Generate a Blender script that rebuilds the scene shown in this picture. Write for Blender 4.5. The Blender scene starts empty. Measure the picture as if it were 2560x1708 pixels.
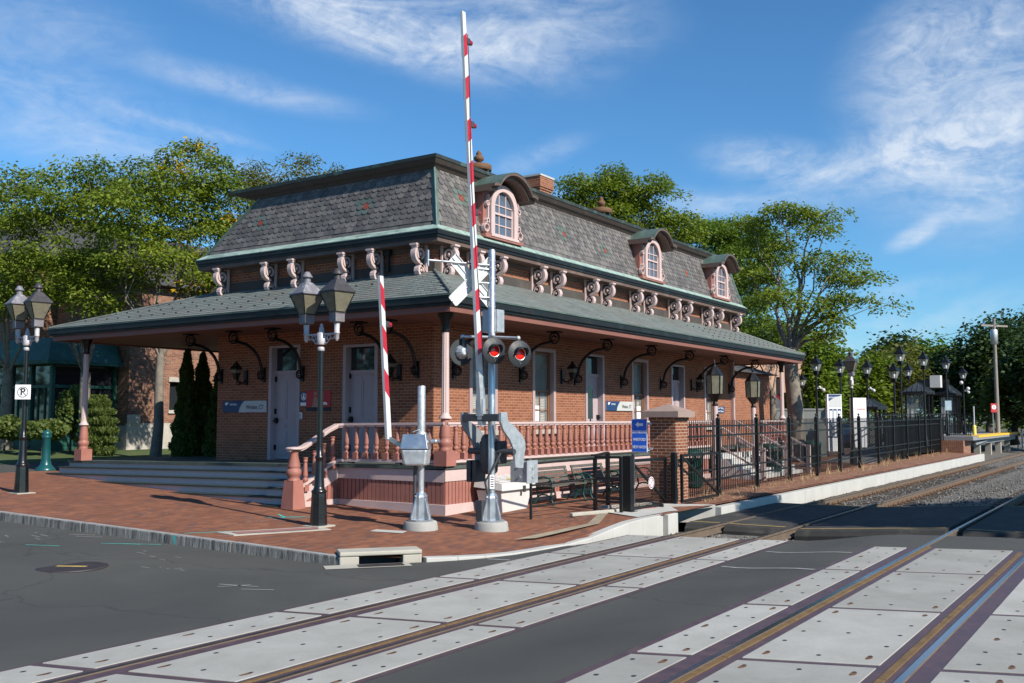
import bpy, math, random
import numpy as np
from mathutils import Vector, Matrix
R = math.radians
random.seed(7)
S = bpy.context.scene
COL = S.collection
# ---------------------------------------------------------------- camera
CAM_P = Vector((0, 0, 2.06)); YAW = R(33.68); PITCH = R(4.47); FPX = 2450.0
cd = bpy.data.cameras.new('camera'); cam = bpy.data.objects.new('camera', cd); COL.objects.link(cam)
cam.location = CAM_P; cam.rotation_euler = (R(90) + PITCH, 0, YAW - R(90))
cd.sensor_width = 36; cd.lens = FPX / 2560 * 36; cd.clip_start = .1; cd.clip_end = 3000
S.camera = cam
FW = Vector((math.cos(PITCH) * math.cos(YAW), math.cos(PITCH) * math.sin(YAW), math.sin(PITCH)))
RT = Vector((math.sin(YAW), -math.cos(YAW), 0)); UP = RT.cross(FW)
def at(u, v, d):
    "world point seen at photo position (u,v) at forward distance d metres"
    return CAM_P + d * (FW + RT * ((u - 1280) / FPX) - UP * ((v - 854) / FPX))
# ---------------------------------------------------------------- sky and sun
SUN = Vector((-.19, -1, .75)).normalized()
W = bpy.data.worlds.new('World'); S.world = W; W.use_nodes = True
def build_world():
    nt = W.node_tree; nt.nodes.clear(); N = nt.nodes.new; L = nt.links.new
    def math_(op, a, b=None, c=None, clamp=False):
        n = N('ShaderNodeMath'); n.operation = op; n.use_clamp = clamp
        for i, x in enumerate((a, b, c)):
            if x is None: continue
            if isinstance(x, (int, float)): n.inputs[i].default_value = x
            else: L(x, n.inputs[i])
        return n.outputs[0]
    sky = N('ShaderNodeTexSky'); sky.sky_type = 'NISHITA'; sky.sun_disc = False
    sky.sun_elevation = math.asin(SUN.z); sky.sun_rotation = math.atan2(SUN.x, SUN.y)
    sky.air_density = 1.0; sky.dust_density = .35; sky.ozone_density = 2.2; sky.altitude = 50
    hs = N('ShaderNodeMix'); hs.data_type = 'RGBA'; hs.blend_type = 'MULTIPLY'; hs.inputs[0].default_value = 1; L(sky.outputs[0], hs.inputs[6]); hs.inputs[7].default_value = (.46, .84, 1.10, 1)
    tc = N('ShaderNodeTexCoord'); sx = N('ShaderNodeSeparateXYZ'); L(tc.outputs['Generated'], sx.inputs[0])
    az = math_('ARCTAN2', sx.outputs[1], sx.outputs[0]); el = math_('ARCSINE', sx.outputs[2])
    U = math_('MULTIPLY', math_('SUBTRACT', YAW, az), 2.45); V = math_('MULTIPLY', el, 2.45)
    cb = N('ShaderNodeCombineXYZ'); L(U, cb.inputs[0]); L(V, cb.inputs[1])
    # wispy cirrus: domain-warped noise, stretched along the streaks
    def noise(sc, stretch, ang, det, dist, rough=.6):
        mp = N('ShaderNodeMapping'); L(cb.outputs[0], mp.inputs[0]); mp.inputs['Rotation'].default_value = (0, 0, R(ang)); mp.inputs['Scale'].default_value = (sc / stretch, sc, 1)
        nz = N('ShaderNodeTexNoise'); nz.inputs['Scale'].default_value = 1; nz.inputs['Detail'].default_value = det; nz.inputs['Roughness'].default_value = rough; nz.inputs['Distortion'].default_value = dist
        L(mp.outputs[0], nz.inputs['Vector']); return nz.outputs[0]
    n1 = noise(9, 3.2, 14, 9, .9); n2 = noise(7, 2.6, -16, 9, 1.2); n3 = noise(30, 1.6, 30, 7, .5, .65)
    mixn = math_('ADD', math_('MULTIPLY', n1, .72), math_('MULTIPLY', n3, .28)); mixm = math_('ADD', math_('MULTIPLY', n2, .7), math_('MULTIPLY', n3, .3))
    def band(src, lo, hi):
        m = N('ShaderNodeMapRange'); m.interpolation_type = 'SMOOTHSTEP'; L(src, m.inputs[0]); m.inputs[1].default_value = lo; m.inputs[2].default_value = hi; return m.outputs[0]
    A = band(mixn, .26, .80); B = band(mixm, .26, .78)
    total = None
    blobs = [(760, 10, 430, 85, -13, .95, 0), (1080, 95, 420, 95, -12, .9, 0), (1350, 60, 330, 120, 0, .75, 0), (600, 215, 300, 42, -7, .62, 0),
             (160, 260, 420, 90, -8, .55, 0), (470, 318, 190, 16, -10, .6, 0), (90, 60, 260, 90, 0, .4, 0), (2440, 300, 280, 270, 10, 1.1, 1),
             (2260, 395, 330, 80, 12, .95, 1), (1930, 405, 190, 62, -10, .85, 1), (1790, 505, 170, 38, -6, .55, 1), (2290, 588, 75, 26, 26, .95, 1),
             (2290, 720, 130, 30, 8, .5, 1), (1340, 392, 140, 34, 18, .5, 1), (2500, 480, 160, 60, 14, .55, 1), (2150, 850, 420, 55, 14, .5, 1), (1480, 520, 700, 60, 0, .22, 0),
             (250, 380, 500, 60, -6, .4, 0), (2400, 60, 260, 120, 20, .7, 1)]
    for (u, v, a, b, ang, st, k) in blobs:
        d = (FW + RT * ((u - 1280) / FPX) - UP * ((v - 854) / FPX)).normalized()
        cu = (YAW - math.atan2(d.y, d.x)) * 2.45; cv = math.asin(d.z) * 2.45
        mp = N('ShaderNodeMapping'); mp.vector_type = 'TEXTURE'; mp.inputs['Location'].default_value = (cu, cv, 0); mp.inputs['Rotation'].default_value = (0, 0, R(ang)); mp.inputs['Scale'].default_value = (a / 1000 * 1.45, b / 1000 * 1.45, 1)
        L(cb.outputs[0], mp.inputs[0]); ln = N('ShaderNodeVectorMath'); ln.operation = 'LENGTH'; L(mp.outputs[0], ln.inputs[0])
        m = N('ShaderNodeMapRange'); m.interpolation_type = 'SMOOTHERSTEP'; L(ln.outputs['Value'], m.inputs[0]); m.inputs[1].default_value = 1; m.inputs[2].default_value = 0; m.inputs[3].default_value = 0; m.inputs[4].default_value = st
        t = math_('MULTIPLY', m.outputs[0], B if k else A)
        total = t if total is None else math_('ADD', total, t)
    fac = math_('MINIMUM', math_('MULTIPLY', total, .95), .85)
    mx = N('ShaderNodeMix'); mx.data_type = 'RGBA'; L(fac, mx.inputs[0]); L(hs.outputs[2], mx.inputs[6]); mx.inputs[7].default_value = (5.6, 6.2, 7.0, 1)
    bg = N('ShaderNodeBackground'); bg.inputs['Strength'].default_value = .10; L(mx.outputs[2], bg.inputs[0])
    out = N('ShaderNodeOutputWorld'); L(bg.outputs[0], out.inputs[0])
build_world()
sl = bpy.data.lights.new('sun', 'SUN'); so = bpy.data.objects.new('sun', sl); COL.objects.link(so)
sl.energy = 5.0; sl.angle = R(.53); sl.color = (1, .93, .82)
so.rotation_euler = SUN.to_track_quat('Z', 'Y').to_euler(); so.location = (0, -10, 30)
S.view_settings.view_transform = 'Standard'; S.view_settings.look = 'None'; S.view_settings.exposure = .45; S.view_settings.gamma = 1
# ---------------------------------------------------------------- tagging
def tag(o, label=None, cat=None, group=None, kind=None):
    if label: o['label'] = label
    if cat: o['category'] = cat
    if group: o['group'] = group
    if kind: o['kind'] = kind
    return o
def thing(name, loc=(0, 0, 0), label=None, cat=None, group=None, rz=0):
    o = bpy.data.objects.new(name, None); COL.objects.link(o); o.location = loc; o.rotation_euler = (0, 0, rz); o.empty_display_size = .2
    return tag(o, label, cat, group)
def copy_tree(o, parent=None, loc=None, rz=None):
    c = o.copy(); COL.objects.link(c)
    if parent is not None: c.parent = parent
    if loc is not None: c.location = loc
    if rz is not None: c.rotation_euler = (0, 0, rz)
    for ch in list(o.children): copy_tree(ch, c)
    return c
# ---------------------------------------------------------------- mesh builder
class MB:
    def __init__(s): s.v = []; s.f = []; s.m = []; s.s = []; s.t = []
    def add(s, vs, fs, mi=0, smooth=False, tone=.5):
        b = len(s.v); s.v += [tuple(p) for p in vs]
        for f in fs: s.f.append([b + i for i in f]); s.m.append(mi); s.s.append(smooth); s.t.append(tone)
        return s
    def box(s, x0, x1, y0, y1, z0, z1, mi=0, tone=.5):
        return s.hexa([(x0, y0, z0), (x1, y0, z0), (x1, y1, z0), (x0, y1, z0), (x0, y0, z1), (x1, y0, z1), (x1, y1, z1), (x0, y1, z1)], mi, tone)
    def hexa(s, p, mi=0, tone=.5):
        return s.add(p, [(3, 2, 1, 0), (4, 5, 6, 7), (0, 1, 5, 4), (1, 2, 6, 5), (2, 3, 7, 6), (3, 0, 4, 7)], mi, False, tone)
    def quad(s, a, b, c, d, mi=0, tone=.5): return s.add([a, b, c, d], [(0, 1, 2, 3)], mi, False, tone)
    def poly(s, pts, mi=0): return s.add(pts, [tuple(range(len(pts)))], mi)
    def beam(s, p, q, w, h, mi=0, up=(0, 0, 1)):
        p = Vector(p); q = Vector(q); d = (q - p).normalized(); u = Vector(up)
        if abs(d.dot(u)) > .98: u = Vector((0, 1, 0))
        a = d.cross(u).normalized() * (w / 2); b = a.cross(d).normalized() * (h / 2)
        return s.hexa([p - a - b, p + a - b, q + a - b, q - a - b, p - a + b, p + a + b, q + a + b, q - a + b], mi)
    def tube(s, path, r, n=8, mi=0, smooth=True, cap=True):
        P = [Vector(p) for p in path]; k = len(P); rr = list(r) if hasattr(r, '__len__') else [r] * k
        vs = []; ref = None
        for i in range(k):
            d = (P[min(i + 1, k - 1)] - P[max(i - 1, 0)]).normalized()
            if ref is None: ref = Vector((0, 0, 1)) if abs(d.z) < .9 else Vector((1, 0, 0))
            a = (ref - d * ref.dot(d)).normalized(); ref = a; b = d.cross(a)
            for j in range(n):
                t = 2 * math.pi * j / n; vs.append(P[i] + (a * math.cos(t) + b * math.sin(t)) * rr[i])
        fs = [(i * n + j, i * n + (j + 1) % n, (i + 1) * n + (j + 1) % n, (i + 1) * n + j) for i in range(k - 1) for j in range(n)]
        s.add(vs, fs, mi, smooth)
        if cap: s.add(vs[:n], [tuple(reversed(range(n)))], mi); s.add(vs[-n:], [tuple(range(n))], mi)
        return s
    def lathe(s, prof, c=(0, 0, 0), n=12, mi=0, smooth=True, rot=0, cap=True, axes=None):
        c = Vector(c); vs = []
        X, Y, Z = axes if axes else (Vector((1, 0, 0)), Vector((0, 1, 0)), Vector((0, 0, 1)))
        for (r, z) in prof:
            for j in range(n):
                t = 2 * math.pi * j / n + rot; vs.append(c + X * (r * math.cos(t)) + Y * (r * math.sin(t)) + Z * z)
        k = len(prof)
        s.add(vs, [(i * n + j, i * n + (j + 1) % n, (i + 1) * n + (j + 1) % n, (i + 1) * n + j) for i in range(k - 1) for j in range(n)], mi, smooth)
        if cap: s.add(vs[:n], [tuple(reversed(range(n)))], mi); s.add(vs[-n:], [tuple(range(n))], mi)
        return s
    def extr(s, poly, O, A, B, Nn, depth, mi=0, side=None):
        O, A, B, Nn = Vector(O), Vector(A), Vector(B), Vector(Nn); n = len(poly)
        f = [O + A * x + B * y for x, y in poly]; g = [p + Nn * depth for p in f]
        s.add(f + g, [tuple(reversed(range(n))), tuple(range(n, 2 * n))], mi)
        return s.add(f + g, [(i, (i + 1) % n, n + (i + 1) % n, n + i) for i in range(n)], mi if side is None else side)
    def strip(s, path, O, A, B, Nn, depth, th, mi=0):
        "a flat band of thickness th following a 2-D path, extruded by depth along Nn"
        O, A, B, Nn = Vector(O), Vector(A), Vector(B), Vector(Nn); k = len(path); pts = [Vector((x, y)) for x, y in path]; L = []; Q = []
        for i in range(k):
            d = (pts[min(i + 1, k - 1)] - pts[max(i - 1, 0)]).normalized(); nn = Vector((-d.y, d.x)) * (th / 2); L.append(pts[i] + nn); Q.append(pts[i] - nn)
        T = lambda p, e: O + A * p.x + B * p.y + Nn * e
        for i in range(k - 1):
            s.hexa([T(L[i], 0), T(L[i + 1], 0), T(Q[i + 1], 0), T(Q[i], 0), T(L[i], depth), T(L[i + 1], depth), T(Q[i + 1], depth), T(Q[i], depth)], mi)
        return s
    def ball(s, c, r, n=10, mi=0, sz=1):
        return s.lathe([(r * math.sin(math.pi * i / 6) + 1e-4, -r * sz * math.cos(math.pi * i / 6)) for i in range(7)], c, n, mi)
    def mesh(s, name, mats, off=(0, 0, 0), uvscale=1):
        me = bpy.data.meshes.new(name); o = np.array(off)
        me.from_pydata([(a - o[0], b - o[1], c - o[2]) for a, b, c in s.v], [], s.f)
        for m in (mats if isinstance(mats, (list, tuple)) else [mats]): me.materials.append(m)
        me.polygons.foreach_set('material_index', s.m); me.polygons.foreach_set('use_smooth', s.s)
        box_uv(me, o); at_ = me.attributes.new('tone', 'FLOAT', 'FACE'); at_.data.foreach_set('value', s.t); me.update(); return me
    def build(s, name, mats, parent=None, loc=None, bevel=0):
        off = Vector((0, 0, 0))
        if parent is not None:
            p = parent
            while p is not None: off += p.location; p = p.parent
        if loc is not None: off = off + Vector(loc)
        me = s.mesh(name, mats, off); o = bpy.data.objects.new(name, me); COL.objects.link(o)
        if parent is not None: o.parent = parent
        if loc is not None: o.location = loc
        if bevel:
            b = o.modifiers.new('bevel', 'BEVEL'); b.width = bevel; b.segments = 2; b.limit_method = 'ANGLE'; b.angle_limit = R(40)
        return o
def box_uv(me, off=(0, 0, 0)):
    nv = len(me.vertices); nl = len(me.loops); npol = len(me.polygons)
    if not npol: return
    co = np.empty(nv * 3); me.vertices.foreach_get('co', co); co = co.reshape(-1, 3) + np.array(off)
    li = np.empty(nl, np.int32); me.loops.foreach_get('vertex_index', li)
    nr = np.empty(npol * 3); me.polygons.foreach_get('normal', nr); nr = np.abs(nr.reshape(-1, 3))
    lt = np.empty(npol, np.int32); me.polygons.foreach_get('loop_total', lt)
    ax = np.repeat(np.argmax(nr + np.array([.001, 0, .002]), 1), lt); p = co[li]
    uv = np.where((ax == 0)[:, None], p[:, [1, 2]], np.where((ax == 1)[:, None], p[:, [0, 2]], p[:, [0, 1]]))
    l = me.uv_layers.new(name='UVMap'); l.data.foreach_set('uv', uv.ravel())
def tree_np(name, V, F, mats, mi, tone, parent=None, smooth=False):
    me = bpy.data.meshes.new(name); n = len(F); k = F.shape[1]
    me.vertices.add(len(V)); me.vertices.foreach_set('co', V.astype(np.float32).ravel())
    me.loops.add(n * k); me.loops.foreach_set('vertex_index', F.astype(np.int32).ravel())
    me.polygons.add(n); me.polygons.foreach_set('loop_start', np.arange(0, n * k, k, dtype=np.int32))
    for m in mats: me.materials.append(m)
    if mi is not None: me.polygons.foreach_set('material_index', mi.astype(np.int32))
    a = me.attributes.new('tone', 'FLOAT', 'FACE'); a.data.foreach_set('value', tone.astype(np.float32)); me.update(calc_edges=True)
    o = bpy.data.objects.new(name, me); COL.objects.link(o)
    if parent is not None: o.parent = parent
    return o
# ---------------------------------------------------------------- materials
M = {}
class NT:
    def __init__(s, name):
        s.m = bpy.data.materials.new(name); s.m.use_nodes = True; s.t = s.m.node_tree; s.b = s.t.nodes['Principled BSDF']; M[name] = s.m
    def n(s, t, **k):
        x = s.t.nodes.new(t)
        for a, b in k.items(): setattr(x, a, b)
        return x
    def l(s, a, b): s.t.links.new(a, b)
    def uv(s, sc=(1, 1, 1), rot=0, obj=False):
        c = s.n('ShaderNodeTexCoord'); m = s.n('ShaderNodeMapping'); m.inputs['Scale'].default_value = sc; m.inputs['Rotation'].default_value = (0, 0, rot)
        s.l(c.outputs['Object' if obj else 'UV'], m.inputs[0]); return m.outputs[0]
    def noise(s, vec, scale, det=4, rough=.6, dist=0):
        x = s.n('ShaderNodeTexNoise'); x.inputs['Scale'].default_value = scale; x.inputs['Detail'].default_value = det; x.inputs['Roughness'].default_value = rough; x.inputs['Distortion'].default_value = dist
        if vec is not None: s.l(vec, x.inputs['Vector'])
        return x.outputs[0]
    def rng(s, src, a, b, c, d):
        x = s.n('ShaderNodeMapRange'); s.l(src, x.inputs[0])
        for i, q in enumerate((a, b, c, d)): x.inputs[i + 1].default_value = q
        return x.outputs[0]
    def mix(s, f, a, b, bt='MIX'):
        x = s.n('ShaderNodeMix', data_type='RGBA', blend_type=bt)
        for i, q in ((0, f), (6, a), (7, b)):
            if isinstance(q, (int, float)): x.inputs[i].default_value = q
            elif isinstance(q, tuple): x.inputs[i].default_value = q + (1,) if len(q) == 3 else q
            else: s.l(q, x.inputs[i])
        return x.outputs[2]
    def mul(s, a, b): return s.op('MULTIPLY', a, b)
    def op(s, o, a, b=None):
        x = s.n('ShaderNodeMath', operation=o)
        for i, q in enumerate((a, b)):
            if q is None: continue
            if isinstance(q, (int, float)): x.inputs[i].default_value = q
            else: s.l(q, x.inputs[i])
        return x.outputs[0]
    def tone(s): return s.n('ShaderNodeAttribute', attribute_name='tone').outputs['Fac']
    def col(s, c):
        if isinstance(c, tuple): s.b.inputs['Base Color'].default_value = c + (1,)
        else: s.l(c, s.b.inputs['Base Color'])
    def bump(s, h, st=.3, d=.02):
        x = s.n('ShaderNodeBump'); x.inputs['Strength'].default_value = st; x.inputs['Distance'].default_value = d; s.l(h, x.inputs['Height']); s.l(x.outputs[0], s.b.inputs['Normal'])
    def set(s, **k):
        for a, b in k.items():
            i = s.b.inputs[a.replace('_', ' ')]
            if isinstance(b, (int, float, tuple)): i.default_value = b
            else: s.l(b, i)
        return s
def plain(name, c, rough=.6, metal=0, var=.18, sc=3, bump=.0, fine=40, dirt=None, spec=.5, coat=0):
    "painted or bare surface with uneven colour, fine grain and optional dirt"
    t = NT(name); o = t.uv(obj=True); n = t.noise(o, sc, 5, .62); f = t.noise(o, fine, 3, .6)
    k = t.op('ADD', t.mul(n, .7), t.mul(f, .3)); v = t.rng(k, .3, .7, 1 - var, 1 + var)
    c1 = t.mix(1.0, c, v, 'MULTIPLY')
    if dirt: d = t.rng(t.noise(o, sc * .7, 6, .7, .4), .52, .72, 0, dirt[1]); c1 = t.mix(d, c1, dirt[0])
    t.col(c1); t.set(Roughness=t.rng(n, .3, .7, max(.02, rough - .1), min(1, rough + .1)), Metallic=metal)
    t.b.inputs['Specular IOR Level'].default_value = spec; t.b.inputs['Coat Weight'].default_value = coat
    if bump: t.bump(t.op('ADD', n, t.mul(f, .5)), bump, .01)
    return t.m
def brick(name, c1, c2, mort, w=.215, h=.0715, mw=.011, dirt=.25, bump=.5, off=.5, rot=0, dark=None, wash=None):
    t = NT(name); uv = t.uv(rot=rot); b = t.n('ShaderNodeTexBrick'); t.l(uv, b.inputs['Vector'])
    b.offset = off; b.inputs['Scale'].default_value = 1; b.inputs['Brick Width'].default_value = w; b.inputs['Row Height'].default_value = h; b.inputs['Mortar Size'].default_value = mw / 2; b.inputs['Mortar Smooth'].default_value = .2; b.inputs['Bias'].default_value = 0
    b.inputs['Color1'].default_value = (0, 0, 0, 1); b.inputs['Color2'].default_value = (1, 1, 1, 1); b.inputs['Mortar'].default_value = (.5, .5, .5, 1)
    bw = t.n('ShaderNodeRGBToBW'); t.l(b.outputs['Color'], bw.inputs[0]); k = bw.outputs[0]
    n = t.noise(uv, 1.3, 6, .65); f = t.noise(uv, 60, 3, .6)
    c = t.mix(k, c1, c2)
    if dark: c = t.mix(t.rng(t.noise(t.uv((1.2, 3.2, 1), rot), 1.6, 5, .75), .56, .66, 0, .5), c, tuple(x * .5 for x in c1))
    if dark: c = t.mix(t.rng(k, .84, .9, 0, .75), c, dark)
    c = t.mix(t.rng(n, .35, .75, 0, dirt), c, tuple(x * .55 for x in c1))
    c = t.mix(1.0, c, t.rng(f, .3, .7, .82, 1.18), 'MULTIPLY')
    c = t.mix(b.outputs['Fac'], c, mort)
    if wash: c = t.mix(t.rng(t.noise(uv, .8, 6, .7, .6), .58, .75, 0, wash[1]), c, wash[0])
    t.col(c); t.set(Roughness=.88); t.bump(t.op('ADD', t.op('SUBTRACT', 1, b.outputs['Fac']), t.mul(f, .25)), bump, .012)
    return t.m
def mats():
    brick('brick', (.195, .060, .031), (.285, .104, .055), (.45, .30, .185), dirt=.3, mw=.009)
    brick('brick_pillar', (.16, .045, .020), (.235, .078, .035), (.46, .37, .28), w=.215, h=.0745, mw=.013)
    brick('brick_old', (.15, .06, .038), (.30, .14, .082), (.30, .23, .18), dirt=.45, wash=((.6, .5, .42), .6))
    brick('paver', (.165, .060, .032), (.31, .118, .056), (.13, .065, .042), w=.205, h=.1025, mw=.006, dirt=.55, bump=.3, dark=(.085, .05, .048))
    brick('stucco', (.40, .23, .155), (.42, .25, .165), (.40, .25, .17), dirt=.12, bump=.1)
    # asphalt: speckled, worn lanes, cracks
    t = NT('asphalt'); o = t.uv(obj=True); n = t.noise(o, .35, 6, .65, .5); f = t.noise(o, 160, 3, .7); g = t.noise(o, 38, 4, .7)
    c = t.mix(t.rng(n, .35, .68, 0, 1), (.056, .057, .053), (.073, .073, .068)); c = t.mix(1.0, c, t.rng(f, .3, .7, .72, 1.3), 'MULTIPLY')
    c = t.mix(t.rng(g, .68, .74, 0, .55), c, (.13, .13, .12)); c = t.mix(t.rng(t.noise(o, 2.2, 7, .75, 1.2), .66, .78, 0, .5), c, (.028, .028, .028))
    vo = t.n('ShaderNodeTexVoronoi', feature='DISTANCE_TO_EDGE'); vo.inputs['Scale'].default_value = .22; wv = t.n('ShaderNodeVectorMath', operation='ADD'); nz = t.n('ShaderNodeTexNoise'); nz.inputs['Scale'].default_value = 1.1; nz.inputs['Detail'].default_value = 6; t.l(o, nz.inputs['Vector']); t.l(o, wv.inputs[0]); t.l(nz.outputs['Color'], wv.inputs[1]); t.l(wv.outputs[0], vo.inputs['Vector'])
    c = t.mix(t.rng(vo.outputs['Distance'], .0, .006, .55, 0), c, (.022, .022, .022))
    t.col(c); t.set(Roughness=t.rng(n, .3, .7, .78, .92)); t.b.inputs['Specular IOR Level'].default_value = .35; t.bump(t.op('ADD', f, t.mul(g, .6)), .45, .01)
    plain('asphalt_dark', (.030, .029, .027), .9, 0, .3, 3, .4, 110, ((.12, .11, .09), .5))
    # concrete crossing panels: stained, tone per slab
    t = NT('panel'); o = t.uv(obj=True); n = t.noise(o, 1.1, 6, .65, .3); f = t.noise(o, 70, 4, .7); m = t.noise(o, 7, 6, .7)
    c = t.mix(t.rng(n, .35, .7, 0, 1), (.272, .268, .245), (.355, .352, .328)); c = t.mix(1.0, c, t.rng(f, .3, .7, .9, 1.1), 'MULTIPLY'); c = t.mix(1.0, c, t.rng(t.tone(), 0, 1, .88, 1.12), 'MULTIPLY')
    c = t.mix(t.rng(m, .6, .8, 0, .35), c, (.24, .195, .15)); t.col(c); t.set(Roughness=.85); t.bump(t.op('ADD', f, m), .2, .006)
    plain('rubber', (.075, .048, .058), .55, 0, .35, 5, .15, 60, ((.11, .075, .06), .5))
    plain('rust_steel', (.17, .105, .042), .75, .2, .35, 6, .2, 50, ((.09, .05, .025), .6))
    plain('rail_side', (.115, .085, .06), .85, 0, .25, 4, .1, 60)
    t = NT('rail_top'); t.col((.30, .32, .36)); t.set(Roughness=.2, Metallic=1.0)
    plain('rail_top_dull', (.13, .115, .105), .42, .8, .25, 6, 0, 80)
    plain('bolt_rust', (.13, .065, .028), .8, 0, .35, 12)
    plain('concrete', (.37, .35, .30), .85, 0, .16, 1.6, .15, 60, ((.30, .28, .24), .5))
    plain('concrete_white', (.43, .425, .40), .85, 0, .10, 1.5, .12, 60, ((.42, .41, .37), .45))
    plain('concrete_grey', (.31, .305, .29), .85, 0, .22, 2.5, .15, 60, ((.22, .21, .19), .6))
    t = NT('granite'); o = t.uv(obj=True); w = t.uv((2.5, 5, .7), obj=True); n = t.noise(w, 2.6, 5, .7); f = t.noise(o, 90, 3, .7)
    c = t.mix(t.rng(n, .36, .66, 0, 1), (.06, .06, .06), (.26, .26, .25)); t.col(t.mix(1.0, c, t.rng(f, .3, .7, .75, 1.25), 'MULTIPLY')); t.set(Roughness=.85); t.bump(n, .9, .03)
    plain('granite_top', (.26, .26, .255), .85, 0, .22, 4, .2, 90)
    plain('tactile', (.30, .14, .125), .8, 0, .15, 3, .1, 60)
    plain('manhole', (.055, .045, .048), .6, .4, .3, 6, .3, 60)
    plain('paint_white', (.72, .72, .70), .75, 0, .2, 9, 0, 60)
    plain('spray_white', (.26, .26, .255), .85, 0, .2, 9)
    plain('spray_teal', (.08, .42, .38), .85, 0, .3, 9)
    plain('paint_yellow', (.55, .38, .10), .7, 0, .25, 5)
    plain('ballast_bed', (.12, .112, .10), .95, 0, .4, 9, .9, 22, ((.07, .06, .05), .6))
    t = NT('rock'); k = t.tone(); o = t.uv(obj=True); f = t.noise(o, 40, 3, .7); c = t.mix(k, (.075, .07, .064), (.24, .228, .205)); t.col(t.mix(1.0, c, t.rng(f, .3, .7, .8, 1.2), 'MULTIPLY')); t.set(Roughness=.92)
    plain('dirt', (.11, .095, .065), .95, 0, .35, .6, .4, 8)
    plain('dry_mulch', (.19, .085, .05), .95, 0, .28, 3, .5, 30, ((.30, .21, .11), .75))
    t = NT('grass'); o = t.uv(obj=True); n = t.noise(o, .8, 6, .7); f = t.noise(o, 45, 4, .7); c = t.mix(t.rng(n, .35, .65, 0, 1), (.045, .075, .018), (.085, .12, .03)); t.col(t.mix(1.0, c, t.rng(f, .3, .7, .6, 1.4), 'MULTIPLY')); t.set(Roughness=.95); t.bump(f, .6, .04)
    # station
    plain('pink', (.42, .30, .29), .6, 0, .10, 2.5, .08, 50, ((.33, .235, .22), .35))
    plain('pink_light', (.52, .395, .375), .6, 0, .08, 2.5, .08, 50, ((.38, .29, .27), .3))
    plain('terracotta', (.31, .125, .098), .6, 0, .14, 3, .1, 50, ((.22, .088, .07), .4))
    plain('soffit', (.17, .073, .052), .7, 0, .12, 1.4, .05, 40)
    plain('fascia_pink', (.20, .083, .062), .6, 0, .14, 1.5, .05, 40)
    plain('curb_brown', (.06, .045, .038), .6, .1, .25, 2.2, .1, 40, ((.10, .075, .06), .5))
    plain('cornice_brown', (.11, .072, .057), .65, 0, .18, 2, .1, 40, ((.32, .22, .18), .4))
    plain('band_dark', (.055, .046, .041), .75, 0, .3, 2.2, .15, 40, ((.10, .085, .07), .6))
    plain('gutter', (.014, .015, .014), .5, .3, .3, 2, .05, 40, ((.04, .065, .058), .5))
    plain('gutter_lip', (.10, .15, .13), .55, .2, .35, 3, .05, 40, ((.06, .07, .06), .7))
    t = NT('verdigris'); o = t.uv((1, 1, 1)); st = t.noise(t.uv((9, 1.0, 1)), 1, 5, .7); n = t.noise(o, 4, 5, .65)
    c = t.mix(t.rng(st, .36, .62, 0, 1), (.14, .22, .19), (.42, .54, .48)); c = t.mix(t.rng(n, .56, .72, 0, .8), c, (.07, .075, .06)); t.col(c); t.set(Roughness=.6, Metallic=.1); t.bump(st, .3, .01)
    plain('copper_dark', (.055, .062, .055), .5, .4, .35, 2.5, .1, 40, ((.16, .30, .26), .7))
    def slate(name, a, b, jit=.25):
        t = NT(name); k = t.tone(); o = t.uv(obj=True); n = t.noise(o, 6, 5, .65); f = t.noise(o, 55, 3, .6); c = t.mix(k, a, b); c = t.mix(1.0, c, t.rng(t.op('ADD', t.mul(n, .6), t.mul(f, .4)), .3, .7, 1 - jit, 1 + jit), 'MULTIPLY'); t.col(c); t.set(Roughness=t.rng(n, .3, .7, .5, .75)); t.bump(f, .25, .006)
    slate('slate', (.082, .075, .072), (.162, .148, .137)); slate('slate_teal', (.075, .10, .088), (.11, .135, .118)); slate('slate_red', (.19, .042, .028), (.24, .055, .036))
    # rectangular canopy slates
    t = NT('canopy_slate'); uv = t.uv(); b = t.n('ShaderNodeTexBrick'); t.l(uv, b.inputs['Vector']); b.inputs['Scale'].default_value = 1; b.inputs['Brick Width'].default_value = .3; b.inputs['Row Height'].default_value = .17; b.inputs['Mortar Size'].default_value = .006; b.inputs['Mortar Smooth'].default_value = .4; b.inputs['Color1'].default_value = (0, 0, 0, 1); b.inputs['Color2'].default_value = (1, 1, 1, 1); b.inputs['Mortar'].default_value = (0, 0, 0, 1)
    bw = t.n('ShaderNodeRGBToBW'); t.l(b.outputs['Color'], bw.inputs[0]); n = t.noise(uv, .8, 7, .7, .6); s2 = t.noise(t.uv((1.2, 7, 1)), 1, 6, .7)
    c = t.mix(bw.outputs[0], (.105, .128, .118), (.19, .218, .20)); c = t.mix(t.rng(n, .42, .68, 0, .65), c, (.145, .125, .105)); c = t.mix(t.rng(s2, .55, .7, 0, .55), c, (.06, .06, .056)); c = t.mix(t.mul(b.outputs['Fac'], .75), c, (.03, .032, .03)); t.col(c); t.set(Roughness=.62); t.bump(t.op('ADD', t.op('SUBTRACT', 1, b.outputs['Fac']), t.mul(bw.outputs[0], .6)), .55, .02)
    plain('flat_roof', (.10, .10, .10), .9)
    plain('black_iron', (.012, .012, .013), .38, .3, .25, 3, .05, 60, ((.03, .028, .026), .5))
    plain('black_gloss', (.006, .006, .007), .3, 0, .2, 3, 0, 60, None, .5, .3)
    plain('fence_black', (.009, .009, .010), .42, .2, .25, 3, 0, 60)
    plain('door_lilac', (.40, .33, .35), .55, 0, .06, 2, .03, 40, ((.30, .24, .25), .3))
    plain('sash_brown', (.20, .095, .05), .5, 0, .15, 4)
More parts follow.
